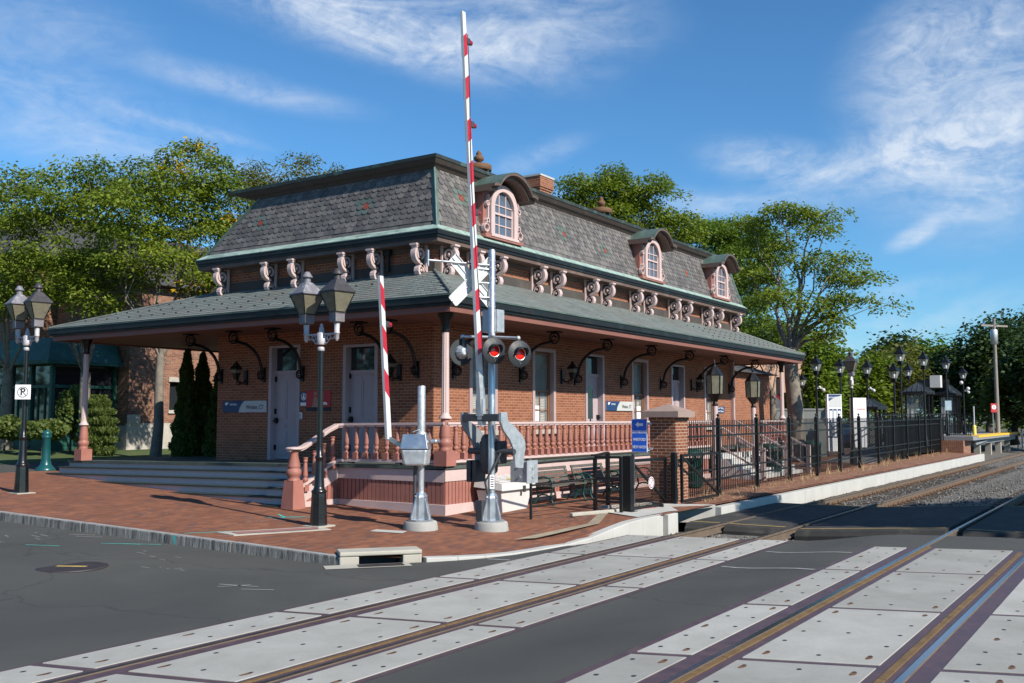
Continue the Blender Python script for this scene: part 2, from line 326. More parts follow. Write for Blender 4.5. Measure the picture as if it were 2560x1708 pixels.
    t = NT('glass'); t.col((.018, .022, .026)); t.set(Roughness=.04); t.b.inputs['Specular IOR Level'].default_value = .8
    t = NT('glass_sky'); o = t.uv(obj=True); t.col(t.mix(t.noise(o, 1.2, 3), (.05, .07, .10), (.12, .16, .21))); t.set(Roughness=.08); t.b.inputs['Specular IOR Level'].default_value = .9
    plain('blind', (.42, .40, .36), .8, 0, .12, 3)
    plain('shade_green', (.035, .055, .045), .8, 0, .15, 3)
    plain('paper', (.78, .79, .80), .8, 0, .05, 8)
    t = NT('lamp_glass'); o = t.uv(obj=True); t.col(t.mix(t.rng(t.noise(o, 6, 5, .7), .35, .7, 0, 1), (.28, .26, .185), (.18, .165, .115))); t.set(Roughness=.25, Transmission_Weight=.35); t.b.inputs['Specular IOR Level'].default_value = .5
    t = NT('clear_glass'); t.col((.55, .58, .58)); t.set(Roughness=.1, Alpha=.28)
    t = NT('bulb'); t.col((.85, .85, .82)); t.set(Roughness=.3)
    plain('lamp_grey', (.17, .155, .165), .55, .2, .3, 7, .1, 60, ((.36, .34, .35), .8))
    plain('lamp_cap', (.045, .042, .045), .55, .2, .25, 7, .1, 60, ((.10, .09, .095), .5))
    plain('lamp_cap_worn', (.16, .155, .175), .6, .1, .3, 9, .2, 60, ((.42, .42, .45), .9))
    plain('lamp_stem', (.46, .44, .45), .55, .2, .2, 9, .1, 60, ((.20, .19, .2), .6))
    plain('aluminium', (.52, .54, .57), .34, .85, .12, 5, .03, 60, ((.42, .43, .44), .3))
    plain('galv', (.50, .53, .55), .5, .6, .18, 9, .04, 50, ((.33, .35, .36), .4))
    plain('mech_grey', (.24, .25, .262), .55, .1, .12, 3, .03, 50, ((.18, .185, .19), .35))
    plain('mech_dark', (.055, .058, .065), .5, .2, .25, 3, .03, 50)
    plain('arm_white', (.58, .595, .60), .45, 0, .07, 4, 0, 50, ((.5, .5, .5), .25))
    plain('arm_red', (.42, .018, .035), .42, 0, .14, 6, 0, 60)
    plain('signal_black', (.020, .024, .028), .55, 0, .2, 4)
    t = NT('red_lens'); vo = t.n('ShaderNodeTexVoronoi'); vo.inputs['Scale'].default_value = 70; t.l(t.uv(obj=True), vo.inputs['Vector']); t.col(t.mix(t.rng(vo.outputs['Distance'], 0, .5, 0, 1), (.95, .045, .012), (.70, .012, .006))); t.set(Roughness=.25); t.b.inputs['Coat Weight'].default_value = .4
    t = NT('red_bulb'); t.col((.33, .008, .02)); t.set(Roughness=.12); t.b.inputs['Coat Weight'].default_value = .6
    plain('plastic_white', (.58, .57, .55), .45, 0, .07, 3, .04, 50, ((.5, .47, .42), .35))
    plain('sign_blue', (.012, .13, .68), .45, 0, .05, 3)
    plain('sign_navy', (.012, .045, .13), .5, 0, .08, 3)
    plain('sign_grey', (.47, .48, .475), .55, 0, .06, 3)
    plain('sign_white', (.82, .82, .83), .5, 0, .04, 3)
    plain('sign_red', (.45, .02, .03), .5, 0, .08, 3)
    plain('sign_ink', (.02, .02, .03), .6, 0, .05, 3)
    plain('sign_maroon', (.20, .008, .03), .5, 0, .1, 6)
    plain('skin_print', (.35, .19, .13), .6, 0, .2, 9)
    plain('bollard_teal', (.008, .078, .085), .35, .1, .14, 4, .03, 60, ((.01, .08, .085), .4))
    plain('bench_green', (.012, .075, .062), .4, .3, .25, 6, .05, 60)
    plain('bench_wood', (.085, .074, .064), .8, 0, .3, 7, .2, 60, ((.13, .11, .09), .6))
    plain('band_tan', (.27, .225, .16), .85, 0, .2, 3, .1, 50)
    plain('trash_green', (.012, .055, .042), .5, .2, .2, 6)
    plain('cap_stone', (.29, .21, .18), .75, 0, .12, 3, .12, 60, ((.20, .145, .125), .4))
    plain('riser', (.50, .43, .455), .6, 0, .07, 2.5, .05, 40, ((.36, .30, .32), .3))
    plain('nosing', (.022, .035, .032), .7, 0, .2, 4)
    plain('deck_green', (.055, .075, .064), .75, 0, .25, 4, .15, 40, ((.16, .17, .14), .5))
    plain('yellow_edge', (.72, .42, .045), .65, 0, .1, 4)
    plain('yellow_post', (.70, .56, .10), .5, 0, .1, 4)
    plain('platform_grey', (.22, .225, .23), .8, 0, .12, 3)
    plain('shelter_black', (.014, .015, .017), .45, .2, .2, 3)
    plain('shelter_roof', (.085, .095, .105), .35, .5, .2, 2, 0, 40)
    plain('bark', (.19, .165, .135), .95, 0, .4, 5, .8, 25, ((.09, .078, .062), .7))
    plain('bark_dark', (.075, .062, .05), .95, 0, .35, 5, .6, 25)
    plain('pole_wood', (.24, .215, .185), .9, 0, .25, 3, .2, 30)
    plain('green_paint', (.014, .075, .055), .5, 0, .25, 3, .05, 40, ((.03, .15, .11), .6))
    plain('stone_base', (.40, .37, .33), .9, 0, .25, 2.5, .3, 30)
    plain('house_grey', (.22, .23, .245), .8, 0, .15, 2)
    plain('roof_shingle', (.05, .048, .05), .9, 0, .25, 5, .2, 30)
    plain('fence_slate', (.17, .185, .18), .8, 0, .15, 1.5)
    plain('car_blue', (.02, .05, .14), .25, .3, .1, 2, 0, 40, None, .5, .6)
    plain('car_white', (.62, .62, .62), .3, 0, .05, 2, 0, 40, None, .5, .5)
    plain('tyre', (.015, .015, .015), .8)
    plain('straw', (.45, .33, .17), .9, 0, .25, 8)
    def leaf(name, a, b, y=None, tr=.35):
        t = NT(name); k = t.tone(); c = t.mix(k, a, b)
        if y: c = t.mix(t.rng(k, .93, 1.0, 0, 1), c, y)
        t.col(c); t.set(Roughness=.55); t.b.inputs['Specular IOR Level'].default_value = .3
        d = t.n('ShaderNodeBsdfTranslucent'); t.l(t.mix(1.0, c, (1.25, 1.35, .55), 'MULTIPLY'), d.inputs['Color']); ms = t.n('ShaderNodeMixShader'); ms.inputs[0].default_value = tr
        t.l(t.b.outputs[0], ms.inputs[1]); t.l(d.outputs[0], ms.inputs[2]); t.l(ms.outputs[0], t.t.nodes['Material Output'].inputs[0])
    leaf('leaf_locust', (.07, .115, .012), (.22, .27, .026), (.48, .30, .016)); leaf('leaf_green', (.06, .115, .013), (.18, .25, .028)); leaf('leaf_dark', (.018, .042, .011), (.055, .092, .022), None, .2)
    leaf('leaf_olive', (.06, .075, .014), (.17, .175, .035)); leaf('leaf_cedar', (.03, .062, .012), (.10, .15, .03), None, .15); leaf('leaf_hedge', (.05, .085, .02), (.16, .20, .05))
mats()
# ================================================================ terrain heights
def sm(a, b, x): t = min(1, max(0, (x - a) / (b - a))); return t * t * (3 - 2 * t)
def zr(x, y):
    if y <= 3.9: return 0.0
    if y <= 5.8: return -.18 * sm(3.9, 5.8, y)
    if y <= 11.5: return -.18
    return -.18 + .0343 * (min(y, 70) - 11.5)
def zs(x, y):
    zin = -.03 + .08 * sm(16, 19, x) + .003 * max(0, min(x, 60) - 25); ze = -.172 + .20 * sm(15.2, 18, x)
    if y < 11.5: t = min(1, max(0, (y - 8.95) / 2.3)); return ze * (1 - t) + zin * t
    return -.03 + .0343 * (min(y, 70) - 11.5) + (zin + .03) * (1 - sm(11.5, 16, y))
def xk(y):
    if y >= 10.6: return 11.2 - .083 * (y - 10.6)
    for (y0, x0), (y1, x1) in zip(((10.6, 11.2), (10.2, 11.6), (9.75, 12.1), (9.25, 13.0), (9.05, 13.6)), ((10.2, 11.6), (9.75, 12.1), (9.25, 13.0), (9.05, 13.6), (8.9, 15.0))):
        if y >= y1: return x0 + (x1 - x0) * (y0 - y) / (y0 - y1)
    return 15.0
def grid(name, mat, ys, xf, nx, zf, dz=0, kind='structure', jit=0, nonlin=1):
    b = MB(); vs = []; rnd = random.Random(3)
    for y in ys:
        a, c = xf(y)
        for i in range(nx + 1):
            t = (i / nx) ** nonlin; x = a + (c - a) * t; vs.append((x, y, zf(x, y) + dz + (rnd.uniform(-jit, jit) if jit else 0)))
    n = nx + 1
    b.add(vs, [(j * n + i, j * n + i + 1, (j + 1) * n + i + 1, (j + 1) * n + i) for j in range(len(ys) - 1) for i in range(nx)], 0, True)
    return tag(b.build(name, mat), kind=kind)
fr = lambda a, b, n: [a + (b - a) * i / n for i in range(n + 1)]
g = MB(); g.quad((-700, -700, -.62), (1400, -700, -.62), (1400, 1400, -.62), (-700, 1400, -.62)); tag(g.build('ground', M['dirt']), kind='structure')
grid('road', M['asphalt'], fr(-14, 3.9, 6) + fr(4.2, 5.8, 6)[0:] + fr(6.2, 8.9, 4) + fr(9.06, 11.5, 8) + fr(12, 70, 24), lambda y: (-26, (17.2 - .3 * (y - 8.4)) if y < 8.9 else xk(y)), 20, zr)
grid('brick_sidewalk', M['paver'], fr(8.95, 11.5, 12) + fr(12, 27.5, 18), lambda y: (xk(y) + (.15 if y > 9.6 else .2), 62), 60, zs, nonlin=1.8)
grid('driveway', M['asphalt'], fr(27.505, 30.5, 3), lambda y: (xk(y), 70), 10, lambda x, y: zs(x, y) - .03 * (x < 14) - .012)
grid('lawn', M['grass'], fr(30.505, 80, 12), lambda y: (xk(y) + .2, 120), 24, lambda x, y: zs(x, y) + .0)
bz = lambda x, y: -.37 + .17 * sm(5.6, 4.2, y) if y > 4.2 else -.20
bz = lambda x, y: -.20 - .17 * sm(4.2, 5.6, y)
grid('ballast', M['ballast_bed'], fr(-14, 8.78, 46), lambda y: (16.2, 150), 200, bz, jit=.018, nonlin=1.6)
grid('ballast_shoulder', M['ballast_bed'], fr(8.785, 13.5, 10), lambda y: (61.8, 150), 60, lambda x, y: -.37 + .3 * sm(8.8, 12, y), jit=.02)
# loose ballast stones on top
def stones():
    rs = np.random.RandomState(5); n = 15000
    x = 17.3 + (rs.rand(n) ** 1.7) * 62; y = rs.rand(n) * 11.2 - 2.5
    keep = ~((x > 19.5) & (x < 26.1)); x = x[keep]; y = y[keep]; n = len(x)
    t = np.clip((y - 4.2) / 1.4, 0, 1); z = -.20 - .17 * t * t * (3 - 2 * t); r = rs.uniform(.022, .046, n)
    o = np.array([(1, 0, 0), (0, 1, 0), (-1, 0, 0), (0, -1, 0), (0, 0, 1), (0, 0, -1)]); F0 = np.array([(0, 1, 4), (1, 2, 4), (2, 3, 4), (3, 0, 4), (1, 0, 5), (2, 1, 5), (3, 2, 5), (0, 3, 5)])
    P = o[None] * rs.uniform(.6, 1.3, (n, 6, 1)) * r[:, None, None]; a = rs.rand(n) * 6.3; c, s = np.cos(a)[:, None], np.sin(a)[:, None]
    V = np.stack([P[..., 0] * c - P[..., 1] * s, P[..., 0] * s + P[..., 1] * c, P[..., 2] * .8], -1) + np.stack([x, y, z + r * .35], -1)[:, None]
    F = (F0[None] + (np.arange(n) * 6)[:, None, None]).reshape(-1, 3)
    tag(tree_np('ballast_stones', V.reshape(-1, 3), F, [M['rock']], None, np.repeat(rs.rand(n), 8)), 'loose grey crushed stone lying between and beside the rails', 'ballast', kind='stuff')
stones()
# ================================================================ kerbs
def kerb():
    b = MB(); y = 10.62; rnd = random.Random(2)
    while y < 60:
        L = rnd.uniform(1.5, 2.3); q = min(y + L, 60)
        z0, z1 = zs(xk(y) + .1, y), zs(xk(q) + .1, q); e = rnd.uniform(-.012, .012); a0 = xk(y) + e; a1 = xk(q - .012) + e
        b.hexa([(a0 - .02, y, z0 - .35), (a0 + .15, y, z0 - .35), (a1 + .15, q - .012, z1 - .35), (a1 - .02, q - .012, z1 - .35), (a0, y, z0 + .004), (a0 + .152, y, z0 + .004), (a1 + .152, q - .012, z1 + .004), (a1, q - .012, z1 + .004)], 0)
        b.quad((a0 + .012, y + .006, z0 + .007), (a0 + .15, y + .006, z0 + .007), (a1 + .15, q - .018, z1 + .007), (a1 + .012, q - .018, z1 + .007), 1); y = q
    tag(b.build('granite_kerb', [M['granite'], M['granite_top']], bevel=.012), kind='structure')
    # flush concrete edge round the corner and along the track, then a wall that rises
    b = MB(); pts = [(12.15, 9.7), (12.6, 9.42), (13.05, 9.2), (13.6, 9.03), (14.3, 8.95), (15.2, 8.9), (16, 8.88), (16.8, 8.88), (17.5, 8.88), (18.1, 8.88), (18.7, 8.88)]
    for (xa, ya), (xb, yb) in zip(pts, pts[1:]):
        d = Vector((xb - xa, yb - ya)).normalized(); n = Vector((-d.y, d.x)) * .21; w = lambda x, y, k: (x + n.x * k, y + n.y * k)
        za, zb = zs(xa, ya + .1) + .008, zs(xb, yb + .1) + .008; A1 = w(xa, ya, 1); B1 = w(xb, yb, 1)
        b.hexa([(xa, ya, -.5), (xb, yb, -.5), (*B1, -.5), (*A1, -.5), (xa, ya, za), (xb, yb, zb), (*B1, zb), (*A1, za)])
    b.box(18.7, 18.95, 8.88, 9.09, -.5, .035); b.box(18.95, 19.3, 9.0, 9.09, -.5, .03); b.box(19.3, 19.8, 8.88, 9.09, -.5, .02)
    tag(b.build('concrete_edge', M['concrete_white'], bevel=.015), kind='structure')
    b = MB(); b.poly([(18.3, 9.095, .041), (19.8, 9.095, .041), (21.9, 8.9, -.02), (21.9, 9.25, -.005), (20.6, 9.62, .045), (20.45, 9.98, .06), (18.7, 10.05, .062)])
    tag(b.build('concrete_ramp', M['concrete_white']), kind='structure')
    b = MB(); b.hexa([(19.0, 9.98, .045), (20.35, 9.62, .045), (20.35, 10.06, .055), (19.15, 10.4, .055), (19.0, 9.98, .068), (20.35, 9.62, .056), (20.35, 10.06, .07), (19.15, 10.4, .075)])
    tag(b.build('tactile_paving', M['tactile']), kind='structure')
    b = MB(); b.beam((17.65, 10.3, .075), (19.1, 9.92, .07), .1, .08); b.beam((19.3, 10.52, .08), (20.95, 9.95, .09), .1, .09); tag(b.build('ramp_edging', M['concrete'], bevel=.02), kind='structure')
    b = MB(); b.hexa([(11.55, 13.45, .0), (13.3, 12.85, .0), (13.45, 13.3, .0), (11.6, 13.95, .0), (11.55, 13.45, .053), (13.3, 12.85, .027), (13.45, 13.3, .042), (11.6, 13.95, .068)]); tag(b.build('paving_border', M['concrete']), kind='structure')
    b = MB(); b.quad((11.7, 13.5, .0615), (13.15, 13.0, .0445), (13.25, 13.22, .0505), (11.75, 13.75, .069)); tag(b.build('tactile_paving', M['tactile']), kind='structure')
    b = MB(); b.quad((13.62, 12.2, .003), (13.85, 11.62, -.017), (14.12, 11.72, -.013), (13.9, 12.28, .006)); tag(b.build('utility_cover', M['concrete_white']), 'small square white cover set in the brick pavement', 'cover')
    b = MB(); b.quad((14.7, 9.75, -.095), (15.1, 9.55, -.105), (17.1, 9.35, -.01), (17.0, 9.55, -.012)); b.quad((17.0, 9.55, -.012), (17.1, 9.35, -.01), (18.4, 9.85, .057), (18.3, 10.0, .057)); o = b.build('paving_band', M['band_tan']); o.location.z = .012; tag(o, kind='structure')
kerb()
def catch_basin():
    t = thing('catch_basin', (11.6, 10.2, -.18), 'concrete storm drain inlet with a dark slot at the kerb corner', 'drain')
    e = Vector((.77, -.64, 0)).normalized(); n = Vector((e.y, -e.x, 0)); O = Vector((11.18, 10.62, 0)); b = MB(); z = lambda k: zs(11.6, 10.2) + .004
    P = lambda s, d, h: O + e * s + n * d + Vector((0, 0, h))
    def bx(b, s0, s1, d0, d1, h0, h1, mi=0): b.hexa([P(s0, d0, h0), P(s1, d0, h0), P(s1, d1, h0), P(s0, d1, h0), P(s0, d0, h1), P(s1, d0, h1), P(s1, d1, h1), P(s0, d1, h1)], mi)
    top = .012
    bx(b, 0, 1.28, -.42, .02, -.055, top); bx(b, 0, .3, -.42, .0, -.35, -.055); bx(b, .98, 1.28, -.42, .0, -.35, -.055); b.build('frame', M['concrete'], t, bevel=.02)
    b = MB(); bx(b, .3, .98, -.40, -.3, -.34, -.055); b.build('opening', M['sign_ink'], t)
    b = MB(); q = [P(-.25, .06, -.172), P(1.05, .06, -.172), P(1.05, .42, -.172), P(-.25, .42, -.172)]; b.poly([q[0], q[3], q[2], q[1]]); b.build('apron', M['concrete'], t)
    b = MB(); bx(b, .25, .95, .1, .36, -.171, -.168); b.build('grate', M['manhole'], t)
catch_basin()
def manhole():
    t = thing('manhole_cover', (8.55, 13.45, zr(8, 13.45)), 'round dark iron manhole cover with a yellow dash in the asphalt', 'manhole cover')
    b = MB(); b.lathe([(.50, -.01), (.50, .006), (.47, .009), (.01, .009)], t.location, 32); b.build('cover', M['manhole'], t)
    b = MB(); c = t.location + Vector((0, 0, .011)); d = Vector((.11, -.2, 0)); w = Vector((.035, .02, 0)); b.quad(c - d - w, c - d + w, c + d + w, c + d - w); b.build('paint_dash', M['paint_yellow'], t)
manhole()
# ================================================================ level crossing
def xo(y, tr): return (-.28 * (y - 8.4)) if tr == 1 else (-.36 * (y - 3.98))
def crossing():
    LC = thing('level_crossing', (8, 5, -.17), 'level crossing of pale concrete panels set between and beside the rails', 'level crossing'); b = MB()
    for (y0, y1, tr, xe, z) in ((5.78, 8.72, 1, 17.2, -.176), (.78, 4.07, 2, 16.5, .004)):
        b.quad((-20, y0, z), (xe + xo(y0, tr), y0, z), (xe + xo(y1, tr), y1, z), (-20, y1, z))
        b.quad((xe + xo(y0, tr), y0, z), (xe + xo(y0, tr), y0, z - .3), (xe + xo(y1, tr), y1, z - .3), (xe + xo(y1, tr), y1, z))
    b.build('crossing_bed', M['rubber'], LC)
    rnd = random.Random(11)
    def slab(x0, x1, y0, y1, tr, z, label, grp):
        b = MB(); a = lambda x, y: x + xo(y, tr); g = .06; to = rnd.random()
        pt = [(a(x0 + g, y0), y0), (a(x1 - g, y0), y0), (a(x1 - g, y1), y1), (a(x0 + g, y1), y1)]
        b.hexa([(*p, z - .12) for p in pt] + [(*p, z) for p in pt], 0, to)
        wide = (y1 - y0) > .8; rows = (y0 + .12, y1 - .12) if wide else ((y0 + y1) / 2 - .12, (y0 + y1) / 2 + .12)
        for i, fx in enumerate((.1, .3, .5, .7, .9)):
            for k, yy in enumerate(rows + (((y0 + y1) / 2,) if wide and i % 2 == 0 else ())):
                cx = a(x0 + (x1 - x0) * fx, yy) + rnd.uniform(-.05, .05); cy = yy + rnd.uniform(-.02, .02); big = (i in (0, 4) or (i == 2 and not wide)) and k == (i // 2) % 2 or (wide and i in (0, 4) and k < 2)
                if big:
                    s = rnd.uniform(.05, .07); b.add([(cx + s * math.cos(q) * 1.25, cy + (.026 + .006 * math.sin(q * 3)) * math.sin(q), z + .0012) for q in fr(0, 5.65, 9)], [tuple(range(10))], 2)
                    b.add([(cx + s * .62 + (.022) * math.cos(q), cy + .014 * math.sin(q), z + .0022) for q in fr(0, 5.5, 7)], [tuple(range(8))], 1)
                else: b.add([(cx + .030 * math.cos(q), cy + .022 * math.sin(q), z + .0012) for q in fr(0, 5.5, 7)], [tuple(range(8))], 1)
        o = b.build('crossing_panel', [M['panel'], M['sign_ink'], M['bolt_rust']], LC, bevel=.004)
    J1 = [-3.6, -.65, 2.3, 5.25, 8.2, 11.15, 14.15, 17.2]; J2 = [-3.9, -.95, 2.0, 4.95, 7.9, 10.63, 13.64, 16.5]
    for k in range(7):
        for (y0, y1, tr, nm) in ((8.08, 8.65, 1, 'narrow pale panel on the station side of the farther crossing track'), (6.68, 7.74, 1, 'wide pale panel between the rails of the farther crossing track'), (5.86, 6.33, 1, 'narrow pale panel on the near side of the farther crossing track'),
                                 (3.53, 3.98, 2, 'narrow grey panel on the far side of the nearer crossing track'), (2.08, 3.13, 2, 'wide grey panel between the rails of the nearer crossing track'), (.95, 1.62, 2, 'grey panel on the near side of the nearest rail, at the corner')):
            J = J1 if tr == 1 else J2; slab(J[k], J[k + 1], y0, y1, tr, -.168 if tr == 1 else .012, nm, nm.replace('panel', 'panels'))
crossing()
RAILP = [(-.068, -.17), (.068, -.17), (.068, -.155), (.012, -.135), (.012, -.045), (.036, -.035), (.036, -.004), (.03, 0), (-.03, 0), (-.036, -.004), (-.036, -.035), (-.012, -.045), (-.012, -.135), (-.068, -.155)]
def track(loc, ys, z, label, top, fill):
    t = thing('railway_track', loc, label, 'railway track')
    for y in ys:
        b = MB(); b.extr(RAILP, (-30, y, z), (0, 1, 0), (0, 0, 1), (1, 0, 0), 190, 0); n = len(RAILP)
        b.quad((-30, y - .03, z + .0015), (160, y - .03, z + .0015), (160, y + .03, z + .0015), (-30, y + .03, z + .0015), 1); b.build('rail', [M['rail_side'], M[top]], t)
    for (y0, y1, mi) in fill:
        b = MB(); xe = 17.3 if z < -.1 else 16.9; e = 0
        while xe - e > -20: b.box(max(-20, xe - e - 2.9), xe - e, y0, y1, z - .1, z + (.001 if mi == 'rust_steel' else -.02)); e += 2.912
        b.build('flangeway_filler', M[mi], t)
    x = 26.35; k = 0; ym = sum(ys) / 2
    while k < 50:
        b = MB(); b.box(x - .12, x + .12, ym - 1.3, ym + 1.3, z - .33, z - .185); b.build('sleeper', M['bark_dark'], t)
        if True:
            for y in ys:
                b = MB(); b.box(x - .1, x + .1, y - .17, y + .17, z - .185, z - .168)
                for s in (-1, 1): b.tube([(x - .07, y + s * .075, z - .16), (x - .04, y + s * .1, z - .115), (x + .04, y + s * .1, z - .115), (x + .07, y + s * .075, z - .16)], .026, 6)
                b.build('rail_clip', M['bolt_rust'], t)
        x += .56; k += 1
    return t
track((17, 7.2, -.17), (7.95, 6.445), -.165, 'farther railway track with dull brown rails beside the white platform kerb', 'rail_top_dull', ((7.875, 7.905, 'bolt_rust'), (6.56, 6.60, 'rust_steel'), (6.485, 6.555, 'sign_ink')))
track((17, 2.6, 0), (3.33, 1.825), .016, 'nearer railway track with shiny rails running out of the lower right corner', 'rail_top', ((3.225, 3.285, 'rust_steel'), (1.925, 1.985, 'rust_steel'), (1.865, 1.92, 'sign_ink'), (3.16, 3.22, 'sign_ink')))
# pedestrian crossing pads of dark asphalt between the rails
def pads():
    for (y0, y1, z, f) in ((8.03, 8.72, -.175, 0), (6.6, 7.85, -.175, 0), (3.5, 6.3, None, 0), (1.95, 3.2, .008, .1), (-2.5, 1.7, .008, .2)):
        b = MB(); za, zb = (z, z) if z is not None else (.008, -.175); x0, x1 = 19.75 - (.15 if y0 < 6 else 0), 26.05; r = .1
        pr = [(x0, -.45), (x0 + .02, -.12), (x0 + .12, -.02), (x0 + .3, 0), (x1 - .3, 0), (x1 - .1, -.03), (x1, -.2), (x1, -.45)]
        A = [(x, y0, za + h) for x, h in pr]; B = [(x, y1, zb + h) for x, h in pr]; n = len(pr)
        b.add(A + B, [(i, i + 1, n + i + 1, n + i) for i in range(n - 1)] + [tuple(range(n))[::-1], tuple(range(n, 2 * n))], 0)
        tag(b.build('crossing_walkway', M['asphalt_dark']), kind='structure')
        b = MB()
        for xx in (x0 + .32, x1 - .38): b.quad((xx, y0 + .03, za + .004), (xx + .06, y0 + .03, za + .004), (xx + .06, y1 - .03, zb + .004), (xx, y1 - .03, zb + .004))
        tag(b.build('walkway_line', M['paint_yellow']), kind='structure')
pads()
def marks():
    b = MB()
    def ln(p, q, w, e=.006):
        p, q = Vector(p), Vector(q); d = (q - p).normalized(); n = Vector((-d.y, d.x)) * w / 2; n2 = 6
        for i in range(n2):
            a, c = p + (q - p) * i / n2, p + (q - p) * (i + 1) / n2; f = lambda v: (v.x, v.y, zr(v.x, v.y) + e)
            b.quad(f(a - n), f(c - n), f(c + n), f(a + n))
    for p, q in (((16.26, 5.7), (15.61, 4.12)), ((14.27, 5.7), (13.59, 4.09)), ((15.05, 8.86), (15.15, 8.74)), ((12.95, 9.1), (13.05, 8.74))): ln(p, q, .08)
    for c in range(26):
        x, y, s = random.choice(((9.9, 16.5, .6), (10.0, 13.6, .35), (9.2, 19.0, .9), (9.4, 12.2, .3), (8.9, 16.5, .5))); x += random.gauss(0, s * .35); y += random.gauss(0, s); a = random.uniform(-.4, .4)
        if x > xk(y) - .15: continue
        L = random.uniform(.05, .3); ln((x, y), (x + L * math.sin(a) * .6, y + L * math.cos(a)), random.uniform(.012, .03), .005)
    for p, q in (((10.35, 16.4), (10.6, 16.0)), ((10.3, 16.1), (10.55, 15.7)), ((9.0, 10.75), (9.15, 10.15)), ((8.85, 10.6), (9.2, 10.35)), ((8.9, 10.2), (9.1, 9.8))): ln(p, q, .035)
    tag(b.build('road_marking', M['spray_white']), kind='structure')
    b = MB()
    for p, q in (((10.2, 15.0), (10.72, 14.3)), ((10.12, 15.1), (10.5, 14.55)), ((9.2, 15.8), (9.5, 15.3))): ln(p, q, .03)
    def lp(p, q, w):
        p, q = Vector(p), Vector(q); d = (q - p).normalized(); n = Vector((-d.y, d.x)) * w / 2; f = lambda v: (v.x, v.y, zs(v.x, v.y) + .006); b.quad(f(p - n), f(q - n), f(q + n), f(p + n))
    for p, q in (((11.15, 14.25), (12.2, 13.75)), ((13.7, 15.0), (14.1, 14.4)), ((13.85, 15.1), (13.75, 14.5)), ((14.2, 15.2), (13.9, 14.7)), ((14.0, 14.9), (14.5, 14.2))): lp(p, q, .05)
    y = 14.2; b.quad((xk(y) - .018, y - .06, zr(0, y)), (xk(y) - .018, y + .08, zr(0, y)), (xk(y) - .013, y + .08, zs(12, y)), (xk(y) - .013, y - .06, zs(12, y)))
    tag(b.build('spray_mark', M['spray_teal']), kind='structure')
    b = MB()
    for c in range(70):
        x, y = random.choice(((14.5, 14.6), (15.6, 9.9), (16.6, 10.6), (12.6, 17), (13.4, 14.9), (17.5, 10.4))); x += random.gauss(0, .25); y += random.gauss(0, .35); lp((x, y), (x + random.uniform(-.06, .06), y + random.uniform(.02, .14)), random.uniform(.012, .03))
    tag(b.build('pavement_mark', M['spray_white']), kind='structure')
marks()
def platform_kerb():
    t = thing('platform_kerb_wall', (22.06, 8.8, -.5), 'long low white concrete retaining wall beside the farther track', 'retaining wall'); rnd = random.Random(4)
    x = 22.06; b = MB()
    while x < 62:
        L = 1.62; x1 = min(x + L, 62); e = rnd.uniform(-.006, .006); f = lambda q: -.02 + .0012 * (q - 22)
        b.hexa([(x + .005, 8.8 + e, -.75), (x1 - .005, 8.8 + e, -.75), (x1 - .005, 9.06, -.75), (x + .005, 9.06, -.75), (x + .005, 8.8 + e, f(x)), (x1 - .005, 8.8 + e, f(x1)), (x1 - .005, 9.06, f(x1)), (x + .005, 9.06, f(x))], 0, rnd.random()); x = x1
    b.build('wall', M['concrete_white'], t, bevel=.012)
    b = MB(); b.beam((22.02, 8.98, -.18), (20.75, 9.72, -.1), .16, .42); b.build('wing', M['concrete_grey'], t, bevel=.015)
platform_kerb()
grid('planting_strip', M['dry_mulch'], fr(9.07, 10.6, 6), lambda y: (21.9, 61), 60, lambda x, y: max(zs(x, y), -.02 + (y - 9.05) * .06) + .012, jit=.01, nonlin=1.3)
# ================================================================ station building
XW, YW, XE, YB = 18.1, 14.27, 37.25, 21.87
dz = lambda y: 1.05 - .0145 * max(0, y - 12.7)      # porch floor height (it falls slightly to the left)
ST = thing('station_building', (XW, YW, 0), 'long red brick railway station with slate mansard roof, dormers and a wide canopy', 'station')
def wall_holes(b, fixed, axis, u0, u1, z0, z1, holes, out, depth=.22, mi=0, rmi=1):
    "flat wall with rectangular openings and reveals; axis 'x': wall runs along x at y=fixed"
    us = sorted({u0, u1, *[h[0] for h in holes], *[h[1] for h in holes]}); zs_ = sorted({z0, z1, *[h[2] for h in holes], *[h[3] for h in holes]})
    P = lambda u, d, z: (u, fixed + d, z) if axis == 'x' else (fixed + d, u, z)
    for i in range(len(us) - 1):
        for j in range(len(zs_) - 1):
            cu, cz = (us[i] + us[i + 1]) / 2, (zs_[j] + zs_[j + 1]) / 2
            if any(h[0] < cu < h[1] and h[2] < cz < h[3] for h in holes): continue
            q = [P(us[i], 0, zs_[j]), P(us[i + 1], 0, zs_[j]), P(us[i + 1], 0, zs_[j + 1]), P(us[i], 0, zs_[j + 1])]
            if axis == 'y': q = q[::-1]
            b.quad(*q, mi)
    for (a, c, e, f) in holes:
        D = depth
        b.quad(P(a, 0, e), P(a, 0, f), P(a, D, f), P(a, D, e), rmi); b.quad(P(c, 0, f), P(c, 0, e), P(c, D, e), P(c, D, f), rmi)
        b.quad(P(a, 0, f), P(c, 0, f), P(c, D, f), P(a, D, f), rmi); b.quad(P(c, 0, e), P(a, 0, e), P(a, D, e), P(c, D, e), rmi)
HR = [(19.58, 20.62, 1.75, 3.88), (22.47, 23.5, 1.75, 3.88), (25.37, 26.4, 1.06, 3.9), (28.4, 29.43, 1.75, 3.88), (31.4, 32.42, 1.06, 3.86), (34.35, 35.38, 1.75, 3.86)]
HL = [(18.72, 19.75, .97, 3.9), (16.05, 17.08, 1.0, 3.82)]
b = MB()
wall_holes(b, YW, 'x', XW, XE, .5, 5.56, HR, 1); wall_holes(b, XW, 'y', YW, YB, .5, 5.56, HL, 1)
